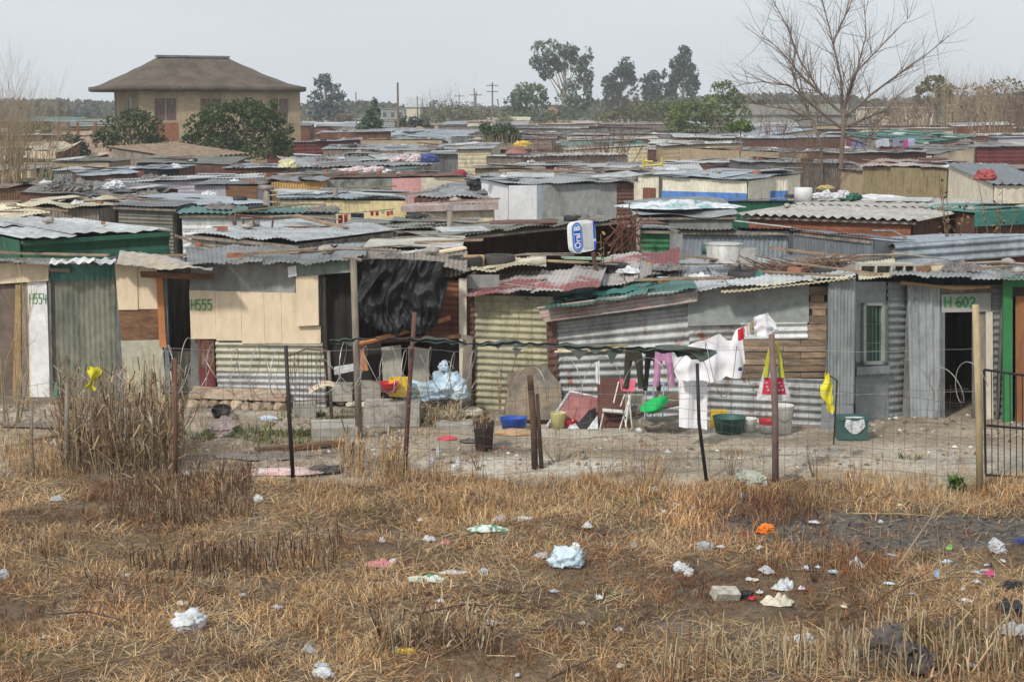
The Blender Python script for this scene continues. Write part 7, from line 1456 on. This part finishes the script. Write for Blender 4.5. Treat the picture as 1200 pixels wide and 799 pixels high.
leafy_stem('tall sparse plant with hanging brown leaves at the corner of the asbestos roof',1118,250,33,3.9,4,16,[(.2,.12,.05),(.3,.2,.08),(.14,.1,.04)],.22)
leafy_stem('sparse brown leaved plant close to the picture edge, past the asbestos roof',1172,250,33.5,3.95,4,16,[(.2,.12,.05),(.3,.2,.08),(.14,.1,.04)],.2)
leafy_stem('thin yellow leaved plant beside the maroon board wall',1058,300,32,2.7,3,9,[(.4,.28,.06),(.2,.16,.05),(.3,.2,.08)],.15)
# scattered weights: stones, bricks, planks, tyres, rags on every nearer roof
random.seed(77)
proto={}
def make_proto(kind):
    m=MB()
    if kind=='stone': m.blob((0,0,0),(.26,.22,.14),seed=3,amp=.15,sub=2); return m.build('weight_stone',stone,loc=(0,0,0))
    if kind=='brick': m.box((0,0,.05),(.22,.11,.08)); return m.build('brick_lump',brick,loc=(0,0,0))
    if kind=='white': m.crumple((0,0,0),(.45,.34,.14),seed=8); return m.build('plastic_scrap',whitep,loc=(0,0,0))
    if kind=='rag': m.crumple((0,0,0),(.75,.55,.2),seed=18,n=18); return m.build('dark_rag',mk('rag_mix',(.2,.17,.15),(.1,.1,.12),scale=4),loc=(0,0,0))
    if kind=='plank': m.box((0,0,.03),(1.5,.12,.035)); return m.build('loose_plank',wood_p,loc=(0,0,0))
    if kind=='dark': m.box((0,0,.03),(1.2,.5,.02)); return m.build('loose_sheet',rust_d,loc=(0,0,0))
    if kind=='pale': m.box((0,0,.03),(1.3,.6,.02)); return m.build('loose_sheet',galv_l,loc=(0,0,0))
    if kind=='tyre': m.lathe([(.19,.02),(.27,0),(.3,.03),(.3,.12),(.27,.15),(.19,.14),(.2,.08),(.19,.02)],(0,0,0),n=18); return m.build('car_tyre',rubber,loc=(0,0,0),smooth=True)
    if kind=='stick': m.tube([(-1.0,0,.03),(0,.06,.09),(1.0,-.05,.05)],[.022,.02,.012],n=4); return m.build('loose_branch',wood_g,loc=(0,0,0))
KL={'stone':('grey stone holding down a roof sheet','stone'),'brick':('red brick lump lying on a roof','brick'),'white':('crumpled white plastic blown onto a roof','plastic'),'rag':('dark rag lying on a roof','rag'),'plank':('loose weathered plank on a roof','plank'),'dark':('loose rusty sheet laid over a roof','sheet'),'pale':('loose pale iron sheet laid over a roof','sheet'),'tyre':('old tyre on a roof among the far shacks','tyre'),'stick':('bent dry branch on a roof','branch')}
cnt={k:0 for k in KL}
def short(l):
    w=l.split()[:11]
    while w[-1] in('a','the','with','under','and','of','in','below','behind','beside','by','its','at','to','an','on','over','beside','next','above','joined','front','hung','just','big','one'): w.pop()
    return ' '.join(w)
KS=dict(stone='grey stone',brick='red brick lump',white='white plastic',rag='dark rag',plank='loose plank',dark='rusty sheet',pale='loose pale sheet',tyre='old tyre',stick='bent branch')
def drop(kind,p,u,n,slope,ref=''):
    if kind not in proto:
        o=make_proto(kind); proto[kind]=o; l,c=KL[kind]; tag(o,l,c,f'{c} pieces strewn over the roofs'); 
    else: o=proto[kind].copy(); COL.objects.link(o)
    o['label']=f"{KS[kind]} on the {ref}"; o.location=p; base=math.atan2(u.y,u.x); o.rotation_euler=(slope,0,base+random.uniform(-.5,.5) if kind in('plank','dark','pale','stick') else random.uniform(0,6)); s=random.uniform(.75,1.35)*(.8 if kind=='tyre' else 1); o.scale=(s,s,s*random.uniform(.8,1.2))
    if kind in('dark','pale','plank'): o.rotation_euler[0]=random.uniform(-.16,.16); o.rotation_euler[1]=random.uniform(-.1,.1); o.location.z+=.05; cnt[kind]+=1
for key,(rq,u,n) in ROOFQ.items():
    A=rq(.5,0); D=rq(.5,1); wid=(rq(1,.5)-rq(0,.5)).length; d=A.y; dep=(Vector((D.x-A.x,D.y-A.y))).length; sl=math.atan2(D.z-A.z,dep)
    if d>135 or key in('tarp','curlroof','bluegreen','woodshelter','creamscallop','h555c'): continue
    k=int(wid*dep*(.5 if d<33 else .4 if d<60 else .28)); 
    if key in ('green','asbestos','lightblue'): k=3
    for i in range(k):
        p=rq(random.uniform(.05,.95),random.uniform(.06,.95)); kd=random.choices(['stone','brick','white','rag','plank','dark','pale','tyre','stick'],[4,3,2.2,1.8,4,2.4,3.2,.5,4.0])[0]
        if d<32 and kd in('dark','pale') : kd='plank'
        drop(kd,p+Vector((0,0,.035)),u,n,0,short(SHACKS[key]['label']))
print('CLUTTER',cnt)
# ------------------------------------------------------------------ haze
m=MB(); m.box((0,380,6.5),(1500,1000,0)) if False else None
X0,X1,Y0,Y1,Z0,Z1=-700,700,-30,560,-1.4,34
V=[(x,y,z) for x in (X0,X1) for y in (Y0,Y1) for z in (Z0,Z1)]; m=MB(); m.add(V,[(0,1,3,2),(4,6,7,5),(0,4,5,1),(2,3,7,6),(0,2,6,4),(1,5,7,3)])
hm=bpy.data.materials.new('haze'); hm.use_nodes=True; nt=hm.node_tree; nt.nodes.remove(nt.nodes['Principled BSDF']); pv=nt.nodes.new('ShaderNodeVolumePrincipled'); pv.inputs['Color'].default_value=(.86,.9,.95,1); pv.inputs['Density'].default_value=.00055; pv.inputs['Anisotropy'].default_value=.1
nt.links.new(pv.outputs[0],nt.nodes['Material Output'].inputs['Volume']); o=m.build('haze',hm,loc=(0,0,0)); o['kind']='stuff'

for o in list(sc.objects):
    if o.parent is None and 'category' in o and 'kind' not in o: o['kind']='thing'
